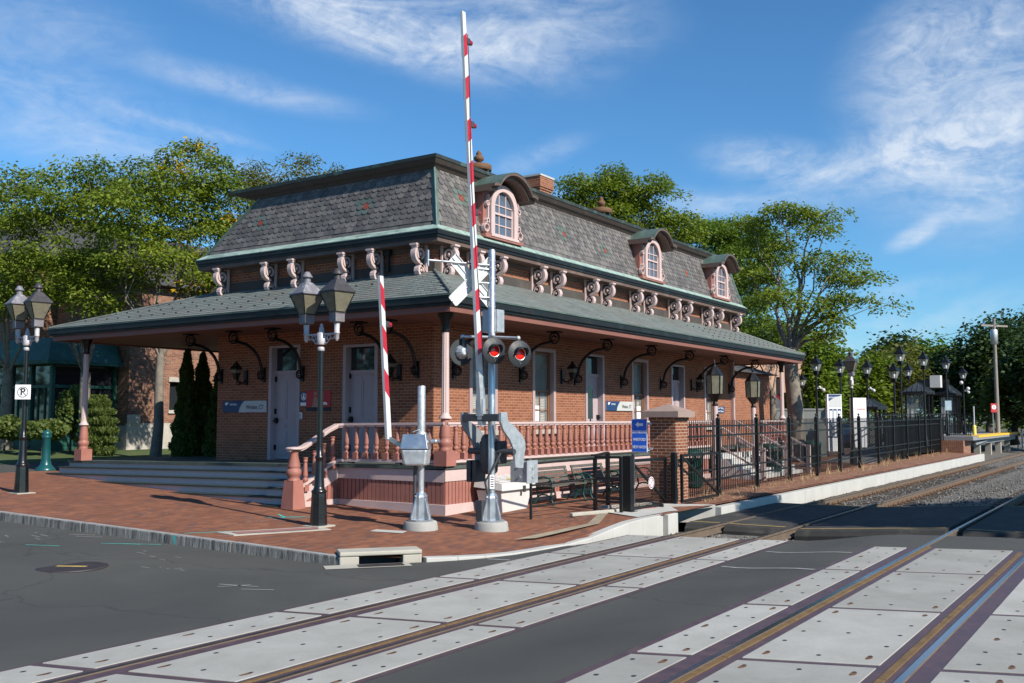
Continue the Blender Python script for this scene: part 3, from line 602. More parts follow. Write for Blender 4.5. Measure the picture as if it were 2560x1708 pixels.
b.quad((XE, YW, .5), (XE, YB, .5), (XE, YB, 5.56), (XE, YW, 5.56)); b.quad((XE, YB, .5), (XW, YB, .5), (XW, YB, 5.56), (XE, YB, 5.56))
e = .002
for q in (((XW, YW), (XE, YW)), ((XE, YW), (XE, YB)), ((XE, YB), (XW, YB)), ((XW, YB), (XW, YW))):
    (xa, ya), (xb, yb) = q; b.quad((xa, ya, 5.56), (xb, yb, 5.56), (xb, yb, 6.25), (xa, ya, 6.25))
b.build('wall', [M['brick'], M['pink']], ST)
def ring(b, x0, y0, x1, y1, w, z0, z1, mi=0):
    "rectangular frame of width w inside the given outline"
    O = [(x0, y0), (x1, y0), (x1, y1), (x0, y1)]; I = [(x0 + w, y0 + w), (x1 - w, y0 + w), (x1 - w, y1 - w), (x0 + w, y1 - w)]
    for i in range(4):
        j = (i + 1) % 4; b.hexa([(*O[i], z0), (*O[j], z0), (*I[j], z0), (*I[i], z0), (*O[i], z1), (*O[j], z1), (*I[j], z1), (*I[i], z1)], mi)
b = MB(); ring(b, XW - .05, YW - .05, XE + .05, YB + .05, .045, 5.48, 5.76); b.build('wall_band', M['band_dark'], ST)
b = MB(); ring(b, XW - .06, YW - .06, XE + .06, YB + .06, .055, 6.03, 6.149); ring(b, XW - .42, YW - .42, XE + .42, YB + .42, .42 + .2, 6.15, 6.19); b.build('frieze', M['cornice_brown'], ST)
FX0, FY0, FX1, FY1 = 17.63, 13.80, 37.72, 22.34
b = MB(); ring(b, FX0 + .06, FY0 + .06, FX1 - .06, FY1 - .06, .4, 6.192, 6.25, 1); ring(b, FX0 + .03, FY0 + .03, FX1 - .03, FY1 - .03, .3, 6.25, 6.32, 0); ring(b, FX0, FY0, FX1, FY1, .25, 6.32, 6.43, 0); ring(b, FX0 - .012, FY0 - .012, FX1 + .012, FY1 + .012, .1, 6.415, 6.436, 2)
b.build('cornice', [M['gutter'], M['cornice_brown'], M['gutter_lip']], ST)
bk = lambda s: s + max(0, s - .19) * 3.4      # the far end of the mansard leans in more
def hip(b, s0, z0, s1, z1, mi=0, sides=(0, 1, 2, 3)):
    O = [(FX0 + s0, FY0 + s0), (FX1 - s0, FY0 + s0), (FX1 - s0, FY1 - bk(s0)), (FX0 + s0, FY1 - bk(s0))]; I = [(FX0 + s1, FY0 + s1), (FX1 - s1, FY0 + s1), (FX1 - s1, FY1 - bk(s1)), (FX0 + s1, FY1 - bk(s1))]
    for i in sides: j = (i + 1) % 4; b.quad((*O[i], z0), (*O[j], z0), (*I[j], z1), (*I[i], z1), mi)
b = MB(); hip(b, .0, 6.437, .172, 6.575); b.build('metal_skirt', M['verdigris'], ST)
b = MB(); hip(b, .19, 6.53, .6, 8.1); RF = b.build('roof', M['slate'], ST)
b = MB(); hip(b, .575, 8.0, .50, 8.10, 1); hip(b, .50, 8.10, .44, 8.14, 1); hip(b, .44, 8.14, .38, 8.24, 1); hip(b, .38, 8.24, .36, 8.25, 0); hip(b, .36, 8.25, .35, 8.33, 0); hip(b, .35, 8.33, .75, 8.37, 0); b.build('roof_curb', [M['copper_dark'], M['curb_brown']], RF)
b = MB(); q = .74; b.quad((FX0 + q, FY0 + q, 8.36), (FX1 - q, FY0 + q, 8.36), (FX1 - q, FY1 - bk(q), 8.36), (FX0 + q, FY1 - bk(q), 8.36)); b.build('flat_top', M['flat_roof'], RF)
def slates():
    rnd = random.Random(9); b = MB(); ex = .146; wd = .2; sl = math.hypot(.41, 1.57); up = Vector((0, .41 / sl, 1.57 / sl)); nr = Vector((0, -1.57 / sl, .41 / sl))
    shape = [(-.5, 1.62), (-.5, .42), (-.36, .16), (-.15, 0), (.15, 0), (.36, .16), (.5, .42), (.5, 1.62)]
    accents = {0: [(19.05, 7.45), (23.9, 7.3), (26.3, 7.2), (32.6, 7.2)], 1: [(20.1, 7.3), (16.45, 7.3)]}
    for face in (0, 1):
        L = (FX1 - FX0) if face == 0 else (FY1 - FY0); k = 0
        for k in range(int(sl / ex)):
            s = k * ex; ins = .19 + .41 * s / sl; n = int((L - 2 * ins) / wd); off = (k % 2) * .5
            for i in range(-1, n + 2):
                u = ins + (i + off) * wd + ((L - 2 * ins) % wd) / 2
                if u < ins + wd * .45 or u > L - (bk(ins) if face else ins) - wd * .45: continue
                th = .012; lift = rnd.uniform(0, .006); w = wd * .965; j = rnd.uniform(-.012, .012); tone = rnd.random() ** 1.2; mi = 0
                sq = k < 2
                sh = [(-.5, 1.62), (-.5, 0), (.5, 0), (.5, 1.62)] if sq else shape
                pts = []
                for (a, c) in sh:
                    d = up * (s + c * ex + j * .5) + nr * (th + .016 - c * .014 + lift); x = u + a * w
                    pts.append((FX0 + x, FY0 + .19 + d.y, 6.53 + d.z) if face == 0 else (FX0 + .19 + d.y, FY0 + x, 6.53 + d.z))
                if face == 1: pts = pts[::-1]
                zc = 6.53 + (up * (s + .5 * ex)).z; uc = (FX0 if face == 0 else FY0) + u
                for (au, az) in accents[face]:
                    dd = math.hypot((uc - au) / .29, (zc - az) / .24)
                    if math.hypot((uc - au) / .11, (zc - az) / .11) < 1: mi = 2
                    elif dd < 1: mi = 1
                n2 = len(pts); base = [tuple(np.array(p) + np.array((0, .012, -.006) if face == 0 else (.012, 0, -.006))) for p in pts]
                b.add(pts, [tuple(range(n2))], mi, False, tone)
                b.add(pts + base, [(i2, n2 + i2, n2 + (i2 + 1) % n2, (i2 + 1) % n2) for i2 in range(n2)], mi, False, tone * .8)
    b.build('slates', [M['slate'], M['slate_teal'], M['slate_red']], RF)
slates()
for (xa, ya, sx, sy) in ((FX0, FY0, 1, 1), (FX1, FY0, -1, 1), (FX0, FY1, 1, -1)):
    b = MB()
    p0 = Vector((xa + .19 * sx, ya + .19 * sy, 6.53)); p1 = Vector((xa + .595 * sx, ya + (.595 if sy > 0 else bk(.595)) * sy, 8.08)); o = Vector((-.03 * sx, -.03 * sy, 0))
    for d in (Vector((.11 * sx, 0, 0)), Vector((0, .11 * sy, 0))): b.quad(p0 + o, p0 + o + d, p1 + o + d, p1 + o)
    b.tube([p0 + o * 1.2, p1 + o * 1.2], .03, 6); b.build('hip_flashing', M['gutter_lip'], RF)
# chimney and roof ventilators
b = MB(); b.box(26.05, 26.75, 16.3, 16.9, 8.2, 9.35); b.box(26.02, 26.78, 16.27, 16.93, 9.35, 9.42); b.box(25.99, 26.81, 16.24, 16.96, 9.42, 9.76, 0); b.box(25.97, 26.83, 16.22, 16.98, 9.76, 9.82, 1); b.build('chimney', [M['brick'], M['concrete_white']], RF)
def vent(x, y):
    b = MB(); b.lathe([(.34, 8.3), (.32, 8.42), (.25, 8.5), (.24, 8.78)], (x, y, 0), 14, 0); b.lathe([(.34, 8.78), (.355, 8.79), (.355, 8.93), (.32, 8.95), (.1, 8.99), (.05, 9.02), (.06, 9.04), (.13, 9.08), (.145, 9.14), (.11, 9.2), (.06, 9.23), (.085, 9.26), (.06, 9.31), (.015, 9.36)], (x, y, 0), 16, 1)
    for k in range(8): a = k * math.pi / 4; b.box(x + .29 * math.cos(a) - .03, x + .29 * math.cos(a) + .03, y + .29 * math.sin(a) - .03, y + .29 * math.sin(a) + .03, 8.62, 8.785, 0)
    b.build('roof_vent', [M['copper_dark'], M['bolt_rust']], RF)
vent(21.4, 15.35); vent(28.2, 15.25)
# canopy
CX0, CY0, CX1, CY1 = 15.995, 12.17, 39.8, 26.75
b = MB(); O = [(CX0 + .03, CY0 + .03), (CX1 - .03, CY0 + .03), (CX1 - .03, CY1 - .03), (CX0 + .03, CY1 - .03)]; I = [(XW - .02, YW - .02), (XE + .02, YW - .02), (XE + .02, YB + .02), (XW - .02, YB + .02)]
for i in range(4): j = (i + 1) % 4; b.quad((*O[i], 4.63), (*O[j], 4.63), (*I[j], 5.53), (*I[i], 5.53))
CN = b.build('canopy', M['canopy_slate'], ST)
def canopy_slates():
    rnd = random.Random(21); b = MB()
    for face in (0, 1):
        A0, A1, B0, B1 = (Vector((*O[0], 4.63)), Vector((*O[1], 4.63)), Vector((*I[0], 5.53)), Vector((*I[1], 5.53))) if face == 0 else (Vector((*O[0], 4.63)), Vector((*O[3], 4.63)), Vector((*I[0], 5.53)), Vector((*I[3], 5.53)))
        nr = (A1 - A0).cross(B0 - A0).normalized(); nr = nr if nr.z > 0 else -nr; rows = 13
        for k in range(rows):
            t0, t1 = k / rows, min(1, (k + 1.25) / rows); L0 = A0.lerp(B0, t0); R0 = A1.lerp(B1, t0); L1 = A0.lerp(B0, t1); R1 = A1.lerp(B1, t1); n = int((R0 - L0).length / .31)
            for i in range(n):
                s0 = (i + .5 * (k % 2)) / n; s1 = min(1, (i + 1 + .5 * (k % 2) - .03) / n)
                if s0 >= 1: continue
                h = .016 + rnd.uniform(0, .004); q = [L0.lerp(R0, s0) + nr * h, L0.lerp(R0, s1) + nr * h, L1.lerp(R1, s1) + nr * .006, L1.lerp(R1, s0) + nr * .006]
                lo = [q[0] - nr * .010, q[1] - nr * .010]; f = q if face == 0 else q[::-1]
                tn = min(1, max(0, rnd.gauss(.5, .2))); b.quad(*f, 0, tn); b.quad(lo[0], lo[1], q[1], q[0], 0, tn)
    b.build('canopy_slates', M['canopy_tile'], CN)
t = NT('canopy_tile'); k_ = t.tone(); uv_ = t.uv(); n_ = t.noise(uv_, .7, 7, .7, .6); s_ = t.noise(t.uv((1.2, 6, 1)), 1, 6, .7)
c_ = t.mix(k_, (.125, .150, .142), (.20, .226, .214)); c_ = t.mix(t.rng(n_, .44, .66, 0, .6), c_, (.155, .135, .115)); c_ = t.mix(t.rng(s_, .55, .7, 0, .5), c_, (.065, .065, .06)); t.col(t.mix(1.0, c_, t.rng(t.noise(uv_, 50, 3), .3, .7, .85, 1.15), 'MULTIPLY')); t.set(Roughness=.6)
canopy_slates()
for (i_, sx, sy) in ((0, 1, 1), (1, -1, 1), (3, 1, -1)):
    p0 = Vector((*O[i_], 4.64)); p1 = Vector((*I[i_], 5.54)); b = MB(); b.tube([p0 + Vector((0, 0, .015)), p1 + Vector((0, 0, .015))], .035, 6); b.build('hip_flashing', M['canopy_slate'], CN)
b = MB(); rnd = random.Random(3)
for k in range(3):
    for i in range(22): t_ = .16 + .22 * k; y = 15.5 + i * .5 + .25 * (k % 2); x = CX0 + .05 + 2.08 * t_; z = 4.65 + .9 * t_; b.box(x - .015, x + .02, y - .02, y + .02, z, z + .035)
    for i in range(16): t_ = .16 + .22 * k; x = 31.0 + i * .5 + .25 * (k % 2); y = CY0 + .05 + 2.08 * t_; z = 4.65 + .9 * t_; b.box(x - .02, x + .02, y - .015, y + .02, z, z + .035)
tag(b.build('snow_guards', M['gutter'], CN), kind='stuff')
b = MB(); ring(b, CX0, CY0, CX1, CY1, .16, 4.46, 4.60); ring(b, CX0 - .02, CY0 - .02, CX1 + .02, CY1 + .02, .1, 4.60, 4.625, 1); ring(b, CX0 + .05, CY0 + .05, CX1 - .05, CY1 - .05, .14, 4.40, 4.46); b.build('gutter', [M['gutter'], M['gutter_lip']], CN)
b = MB(); ring(b, CX0 + .10, CY0 + .10, CX1 - .10, CY1 - .10, .08, 4.27, 4.40); b.build('fascia', M['fascia_pink'], CN)
b = MB(); b.quad((CX0 + .17, CY1 - .17, 4.31), (CX1 - .17, CY1 - .17, 4.31), (CX1 - .17, CY0 + .17, 4.31), (CX0 + .17, CY0 + .17, 4.31)); b.build('soffit', M['soffit'], CN)
# carved consoles under the cornice
def console_mesh():
    b = MB(); O_, A, B, Nn = (-.07, 0, 0), (0, -1, 0), (0, 0, 1), (1, 0, 0); arc = lambda cx, cy, r, a0, a1, n: [(cx + r * math.cos(R(a0 + (a1 - a0) * i / n)), cy + r * math.sin(R(a0 + (a1 - a0) * i / n))) for i in range(n + 1)]
    b.box(-.10, .10, -.44, -.30, -.045, 0, 0); b.box(-.085, .085, -.40, -.30, -.09, -.045, 0); b.box(-.10, .10, -.05, 0, -.76, 0, 0)
    S_ = [(.36, -.07), (.36, -.11)] + arc(.22, -.24, .19, 40, -70, 8) + [(.2, -.46), (.12, -.56)] + [(.07, -.66)]
    b.strip(S_, O_, A, B, Nn, .14, .065, 0); b.strip(arc(.22, -.23, .115, -60, 250, 12), O_, A, B, Nn, .14, .05, 0); b.strip(arc(.17, -.62, .115, 200, -60, 10), O_, A, B, Nn, .14, .055, 0)
    b.extr([(.02, -.04), (.33, -.06), (.36, -.22), (.28, -.38), (.16, -.5), (.24, -.6), (.2, -.7), (.06, -.7), (.02, -.5)], (-.035, 0, 0), A, B, Nn, .07, 1)
    for s in (-1, 1):
        b.lathe([(.055, -.04), (.055, 0), (.035, .022), (.005, .03)], (s * .05, -.22, -.23), 10, 0, axes=(Vector((0, 1, 0)), Vector((0, 0, 1)), Vector((s, 0, 0)))); b.lathe([(.04, -.03), (.04, 0), (.02, .018), (.004, .022)], (s * .05, -.17, -.62), 10, 0, axes=(Vector((0, 1, 0)), Vector((0, 0, 1)), Vector((s, 0, 0))))
    return b
cm = console_mesh().mesh('console', [M['pink_light'], M['band_dark']])
def child(me, name, parent, loc, rz=0):
    o = bpy.data.objects.new(name, me); COL.objects.link(o); o.parent = parent; p = Vector((0, 0, 0)); q = parent
    while q is not None: p += q.location; q = q.parent
    o.location = Vector(loc) - p; o.rotation_euler = (0, 0, rz); return o
for x in [18.35] + [19.4 + 2.935 * k + d for k in range(6) for d in (0, 1.0)] + [36.95]: child(cm, 'console', ST, (x, YW - .06, 6.15))
for y in (21.5, 19.62, 18.62, 16.86, 15.9, 14.52): child(cm, 'console', ST, (XW - .06, y, 6.15), R(-90))
# dormers
def dormer(x):
    D = thing('dormer', Vector((x, 13.95, 6.6)) - ST.location); D.parent = ST
    arc = lambda r, z, n=14: [(r * math.cos(math.pi * i / n), z + r * math.sin(math.pi * i / n)) for i in range(n + 1)]
    yf = 13.885; O_ = (x, yf, 0); A, B, Nn = (1, 0, 0), (0, 0, 1), (0, 1, 0); b = MB()
    b.box(x - .80, x + .80, yf + .08, yf + .75, 6.55, 7.78, 0); b.box(x - .86, x + .86, yf - .05, yf + .12, 6.55, 6.64, 0); b.extr([(-.62, 7.6)] + arc(.62, 7.38)[::-1] + [(.62, 7.6)], (x, yf + .09, 0), A, B, Nn, .6, 0); b.build('dormer_wall', M['terracotta'], D)
    pr = [(-.60, 6.62), (-.44, 6.62)] + [(-.44, 7.38)] + arc(.44, 7.38)[::-1][1:-1] + [(.44, 7.38), (.44, 6.62), (.60, 6.62), (.60, 7.38)] + arc(.60, 7.38)[1:-1] + [(-.60, 7.38)]
    b = MB(); A1 = [(-.44, 6.62)] + arc(.44, 7.38)[::-1] + [(.44, 6.62)]; A2 = [(-.60, 6.62)] + arc(.60, 7.38)[::-1] + [(.60, 6.62)]
    for i in range(len(A1) - 1):
        p = [A1[i], A1[i + 1], A2[i + 1], A2[i]]; b.hexa([(x + u, yf - .04, z) for u, z in p] + [(x + u, yf + .1, z) for u, z in p], 0)
    b.box(x - .62, x + .62, yf - .07, yf + .1, 6.60, 6.67); b.build('casing', M['pink_light'], D)
    b = MB(); b.poly([(x + u, yf + .06, z) for u, z in [(.44, 6.66), (-.44, 6.66)][::-1] + arc(.44, 7.38)], 0)
    f = b.build('window', M['glass_sky'], D)
    b = MB()
    for u in (-.15, .15): b.box(x + u - .014, x + u + .014, yf + .035, yf + .058, 6.66, 7.78 - .02)
    for z in (6.95, 7.45): b.box(x - .44, x + .44, yf + .038, yf + .056, z - .014, z + .014)
    b.box(x - .44, x + .44, yf + .015, yf + .058, 7.20, 7.25); b.box(x - .44, x - .40, yf + .02, yf + .058, 6.66, 7.4); b.box(x + .40, x + .44, yf + .02, yf + .058, 6.66, 7.4); b.box(x - .40, x + .40, yf + .02, yf + .058, 6.66, 6.71); b.build('glazing_bars', M['pink_light'], D)
    hp = [(-1.0, 7.66), (-.86, 7.70)] + [(.80 * math.cos(R(150 - 120 * i / 12)) * 1.06, 7.30 + .80 * math.sin(R(150 - 120 * i / 12))) for i in range(13)] + [(.86, 7.70), (1.0, 7.66)]
    b = MB()
    for i in range(len(hp) - 1):
        for (t0, t1, y0, y1, mi) in ((0, .085, yf - .30, yf + .95, 0), (.085, .15, yf - .42, yf + .95, 0), (.15, .163, yf - .43, yf + .95, 1)):
            q = [(hp[i][0], hp[i][1] + t0), (hp[i + 1][0], hp[i + 1][1] + t0), (hp[i + 1][0], hp[i + 1][1] + t1), (hp[i][0], hp[i][1] + t1)]; b.hexa([(x + u, y0, z) for u, z in q] + [(x + u, y1, z) for u, z in q], mi)
    b.build('dormer_roof', [M['cornice_brown'], M['gutter_lip']], D)
    for s in (-1, 1):
        b = MB(); a2 = lambda cx, cz, r, a0, a1, n=9: [(cx + r * math.cos(R(a0 + (a1 - a0) * i / n)), cz + r * math.sin(R(a0 + (a1 - a0) * i / n))) for i in range(n + 1)]
        path = [(s * u, z) for u, z in a2(.70, 6.98, .055, 250, -30)[:] + [(.76, 6.93)] + a2(.76, 6.80, .10, 90, -240, 12)]; b.strip(path, (x, yf - .02, 0), A, B, Nn, .1, .03)
        b.strip([(s * u, z) for u, z in [(.66, 7.62), (.68, 7.55)] + a2(.71, 7.42, .06, 120, -200, 10)], (x, yf - .02, 0), A, B, Nn, .1, .028); b.box(x + s * .665 - .02, x + s * .665 + .02, yf, yf + .08, 7.0, 7.65); b.build('scroll', M['pink_light'], D)
    b = MB()
    for s in (-1, 1):
        b.beam((x + s * .815, yf + .10, 6.7), (x + s * .815, yf + .66, 7.62), .03, .07); b.beam((x + s * .815, yf + .2, 6.68), (x + s * .815, yf + .74, 7.55), .03, .03)
    b.build('cheek_trim', M['pink'], D)
for x in (20.45, 29.2, 35.2): dormer(x)
# windows and doors
def sash(x0, x1, z0, z1, notices):
    F = MB(); w = .075
    F.box(x0 - .09, x0 + .03, YW - .035, YW + .1, z0, z1 + .1); F.box(x1 - .03, x1 + .09, YW - .035, YW + .1, z0, z1 + .1); F.box(x0 + .03, x1 - .03, YW - .035, YW + .1, z1, z1 + .1); f = F.build('window', M['pink'], ST)
    b = MB(); b.box(x0 - .13, x1 + .13, YW - .1, YW + .1, z0 - .12, z0 - .002); b.build('sill', M['concrete'], f)
    b = MB(); zm = (z0 + z1) / 2; y = YW + .11
    b.box(x0 + .03, x0 + .1, y, y + .06, z0, z1); b.box(x1 - .1, x1 - .03, y, y + .06, z0, z1); b.box(x0 + .1, x1 - .1, y, y + .06, z0, z0 + .08); b.box(x0 + .1, x1 - .1, y, y + .06, z1 - .07, z1); b.box(x0 + .1, x1 - .1, y - .01, y + .06, zm - .03, zm + .03); b.box((x0 + x1) / 2 - .015, (x0 + x1) / 2 + .015, y + .01, y + .05, z0 + .08, zm - .03); b.box(x0 + .1, x1 - .1, y + .01, y + .05, z0 + .52, z0 + .55); b.build('sash', M['sash_brown'], f)
    b = MB(); b.quad((x0 + .1, y + .04, z0 + .08), (x1 - .1, y + .04, z0 + .08), (x1 - .1, y + .04, z1 - .07), (x0 + .1, y + .04, z1 - .07)); b.build('pane', M['clear_glass'], f)
    b = MB(); k = 0; z = z0 + .1
    while z < zm: b.quad((x0 + .11, y + .1, z), (x1 - .11, y + .1, z), (x1 - .11, y + .13, z + .035), (x0 + .11, y + .13, z + .035)); z += .045
    b.build('blind', M['blind'], f)
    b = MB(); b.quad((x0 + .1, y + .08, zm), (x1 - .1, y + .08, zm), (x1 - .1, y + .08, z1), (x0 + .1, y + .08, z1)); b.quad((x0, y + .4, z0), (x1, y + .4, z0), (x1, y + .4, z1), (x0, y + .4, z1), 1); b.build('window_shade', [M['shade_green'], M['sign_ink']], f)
    for (u, z, w, h) in notices:
        b = MB(); b.quad((x0 + u, y + .03, z), (x0 + u + w, y + .03, z), (x0 + u + w, y + .03, z + h), (x0 + u, y + .03, z + h))
        for i in range(5): zz = z + h * (.2 + .14 * i); b.quad((x0 + u + w * .15, y + .028, zz), (x0 + u + w * (.55 + .3 * ((i * 7) % 3) / 2), y + .028, zz), (x0 + u + w * (.55 + .3 * ((i * 7) % 3) / 2), y + .028, zz + h * .05), (x0 + u + w * .15, y + .028, zz + h * .05), 1)
        b.build('notice', [M['paper'], M['sign_grey']], f)
for i, (x0, x1, z0, z1) in enumerate(HR):
    if i in (0, 1, 3, 5): sash(x0, x1, z0, z1, {1: [(.2, 1.98, .3, .42)], 3: [(.12, 2.4, .25, .32), (.55, 1.95, .3, .5)], 5: [(.2, 2.35, .25, .3), (.2, 1.95, .3, .4)]}.get(i, []))
def door(axis, u0, u1, z0, z1, zt, oval, lab=None):
    "recessed panelled door with transom; local u along the wall, d into the wall"
    P = (lambda u, d, z: (u, YW + d, z)) if axis == 'x' else (lambda u, d, z: (XW + d, u, z))
    def bx(b, a, c, d0, d1, e, f, mi=0):
        p = [P(a, d0, e), P(c, d0, e), P(c, d1, e), P(a, d1, e), P(a, d0, f), P(c, d0, f), P(c, d1, f), P(a, d1, f)]
        if axis == 'y': p = [p[1], p[0], p[3], p[2], p[5], p[4], p[7], p[6]]
        b.hexa(p, mi)
    b = MB(); bx(b, u0 - .06, u0 + .04, -.03, .2, z0, z1 + .07); bx(b, u1 - .04, u1 + .06, -.03, .2, z0, z1 + .07); bx(b, u0 + .04, u1 - .04, -.03, .2, z1, z1 + .07); bx(b, u0 + .04, u1 - .04, .12, .2, zt, zt + .09)
    dr = b.build('door', M['door_lilac'], ST); b = MB(); L0, L1 = u0 + .04, u1 - .04; m = (L0 + L1) / 2
    bx(b, L0, L1, .16, .21, z0 + .02, zt); dd = .145
    for (a, c, e, f) in ((.08, .42, .12, .3), (.52, .86, .12, .3), (.08, .42, .36, .75), (.52, .86, .36, .75), (.08, .42, .82, .98), (.52, .86, .82, .98), (.08, .42, 1.06, 1.95), (.52, .86, 1.06, 1.95)):
        if oval and e > 1: continue
        bx(b, L0 + a, L0 + c, dd, .16, z0 + e, z0 + f); bx(b, L0 + a + .05, L0 + c - .05, dd - .012, dd, z0 + e + .04, z0 + f - .04)
    if not oval:
        for cx in (.25, .69): b.extr([(.17 * math.cos(R(180 - 180 * i / 8)), .17 * math.sin(R(180 - 180 * i / 8))) for i in range(9)], P(L0 + cx, dd, z0 + 1.95), (1, 0, 0) if axis == 'x' else (0, 1, 0), (0, 0, 1), (0, 1, 0) if axis == 'x' else (1, 0, 0), .015, 0)
    b.build('leaf', M['door_lilac'], dr)
    b = MB(); q = [P(L0, .17, zt + .09), P(L1, .17, zt + .09), P(L1, .17, z1), P(L0, .17, z1)]; b.quad(*q)
    if oval: b.poly([P(m + .17 * math.cos(t_), .155, z0 + 1.25 + (.55 if math.sin(t_) > 0 else -.55) + .17 * math.sin(t_)) for t_ in fr(0, 6.0, 20)])
    b.build('pane', M['glass'], dr)
    b = MB(); bx(b, L1 - .1, L1 - .06, .06, .16, z0 + .95, z0 + 1.1); bx(b, L1 - .12, L1 - .03, .04, .07, z0 + 1.0, z0 + 1.04); b.build('handle', M['black_iron'], dr)
    b = MB()
    for z in (.25, 1.2, 2.05): bx(b, L0 + .0, L0 + .03, .11, .15, z0 + z, z0 + z + .13)
    if axis == 'y': b = MB(); [bx(b, L1 - .03, L1, .10, .155, z0 + z, z0 + z + .14) for z in (.25, 1.2, 2.05)]
    b.build('hinge', M['black_iron'], dr); return dr
door('x', 25.37, 26.4, 1.06, 3.9, 3.30, True); door('x', 31.4, 32.42, 1.06, 3.86, 3.30, False)
d1 = door('y', 18.72, 19.75, .97, 3.9, 3.22, False); door('y', 16.05, 17.08, 1.0, 3.82, 3.16, False)
b = MB(); c = (XW + .143, 18.88, 2.40); b.poly([(c[0], c[1] + .11 * math.cos(t_), c[2] + .09 * math.sin(t_)) for t_ in fr(0, 6, 14)][::-1]); b.quad((c[0], c[1] + .06, c[2] - .24), (c[0], c[1] + .06, c[2] - .06), (c[0], c[1] - .06, c[2] - .06), (c[0], c[1] - .06, c[2] - .24)); b.build('door_sticker', M['sign_blue'], d1)
b = MB(); b.box(36.95, 37.1, YW - .12, YW - .003, 1.0, 4.3); b.build('downpipe', M['pink'], ST)
b = MB(); b.tube([(XW - .1, 15.62, 6.2), (XW - .12, 15.62, 5.6)], .05, 8); b.box(XW - .18, XW - .06, 15.52, 15.72, 6.0, 6.15); b.build('downpipe', M['gutter'], ST)
# iron brackets carrying the canopy
def bracket_mesh():
    b = MB(); arc = lambda cy, cz, r, a0, a1, n: [(0, cy - r * math.cos(R(a0 + (a1 - a0) * i / n)), cz + r * math.sin(R(a0 + (a1 - a0) * i / n))) for i in range(n + 1)]
    b.tube([(0, -.06, -1.05)] + [(0, -.12 - .80 * (1 - math.cos(R(q))), -1.0 + .72 * math.sin(R(q))) for q in fr(5, 86, 9)] + [(0, -1.02, -.26)], .042, 8)
    b.tube(arc(-1.08, -.17, .145, 0, 360, 16), .026, 6, cap=False); b.tube(arc(-1.06, -.18, .075, 0, 330, 10), .018, 6); b.tube(arc(-.14, -1.12, .10, 0, 360, 14), .024, 6, cap=False); b.tube(arc(-.14, -1.12, .045, 0, 330, 8), .016, 6)
    b.box(-.05, .05, -.05, 0, -1.3, -.9); b.box(-.14, .14, -1.24, -.92, -.03, 0); b.lathe([(.06, -.06), (.05, -.03)], (0, -1.08, 0), 8); return b
bm_ = bracket_mesh().mesh('canopy_bracket', [M['black_iron']])
for x in (18.85, 21.79, 24.7, 27.6, 30.5, 33.6, 36.75): child(bm_, 'canopy_bracket', ST, (x, YW, 4.305))
for y in (14.75, 16.25 - .6, 18.55, 20.0, 21.7): child(bm_, 'canopy_bracket', ST, (XW, y, 4.305), R(-90))
def lantern_arm():
    b = MB(); b.box(-.06, .06, -.06, 0, -.25, .15); b.tube([(0, -.04, -.1), (0, -.12, -.2), (0, -.26, -.2), (0, -.36, -.1)], .02, 6); b.tube([(0, -.28 + .07 * math.cos(t_), -.19 + .07 * math.sin(t_)) for t_ in fr(0, 6, 8)], .014, 5)
    b.lathe([(.06, -.12), (.15, .16), (.17, .18), (.05, .32), (.02, .38)], (0, -.36, 0), 4, 0, False, R(45)); b.lathe([(.064, -.10), (.148, .15)], (0, -.36, 0), 4, 1, False, R(45), False); return b
lm = lantern_arm().mesh('wall_lantern', [M['black_iron'], M['lamp_glass']])
for x in (23.95, 33.1): child(lm, 'wall_lantern', ST, (x, YW, 3.28))
for y in (20.7, 15.3): child(lm, 'wall_lantern', ST, (XW, y, 3.2), R(-90))
# turned columns
def column(x, y, zb):
    C_ = thing('canopy_column', Vector((x, y, zb)) - ST.location); C_.parent = ST; b = MB(); h = 4.31 - zb
    b.box(x - .17, x + .17, y - .17, y + .17, zb, zb + .32); b.lathe([(.13, .32), (.14, .35), (.12, .38), (.13, .42), (.155, .47), (.15, .53), (.115, .57), (.125, .6), (.13, .64), (.095, .95), (.09, 1.0)], (x, y, zb), 16); b.build('pedestal', M['terracotta'], C_)
    b = MB(); b.lathe([(.14, 1.0), (.14, 1.03), (.10, 1.06), (.085, 1.12)], (x, y, zb), 16); n = 20
    pr = []; top = h - .42
    vs = []
    for z in (1.12, top):
        for j in range(n): a = 2 * math.pi * j / n; r = (.085 if j % 2 else .075) * (1 if z < 2 else .86); vs.append((x + r * math.cos(a), y + r * math.sin(a), zb + z))
    b.add(vs, [(j, (j + 1) % n, n + (j + 1) % n, n + j) for j in range(n)], 0); b.build('shaft', M['pink_light'], C_)
    b = MB(); b.lathe([(.075, top), (.10, top + .02), (.085, top + .08), (.10, top + .25), (.17, top + .36), (.17, h)], (x, y, zb), 12); b.build('capital', M['black_iron'], C_)
PX, PY = 16.55, 12.72
column(PX + .05, PY + .05, dz(12.7)); column(PX + .05, 25.75, dz(25.75)); column(38.6, PY + .05, 1.05); 
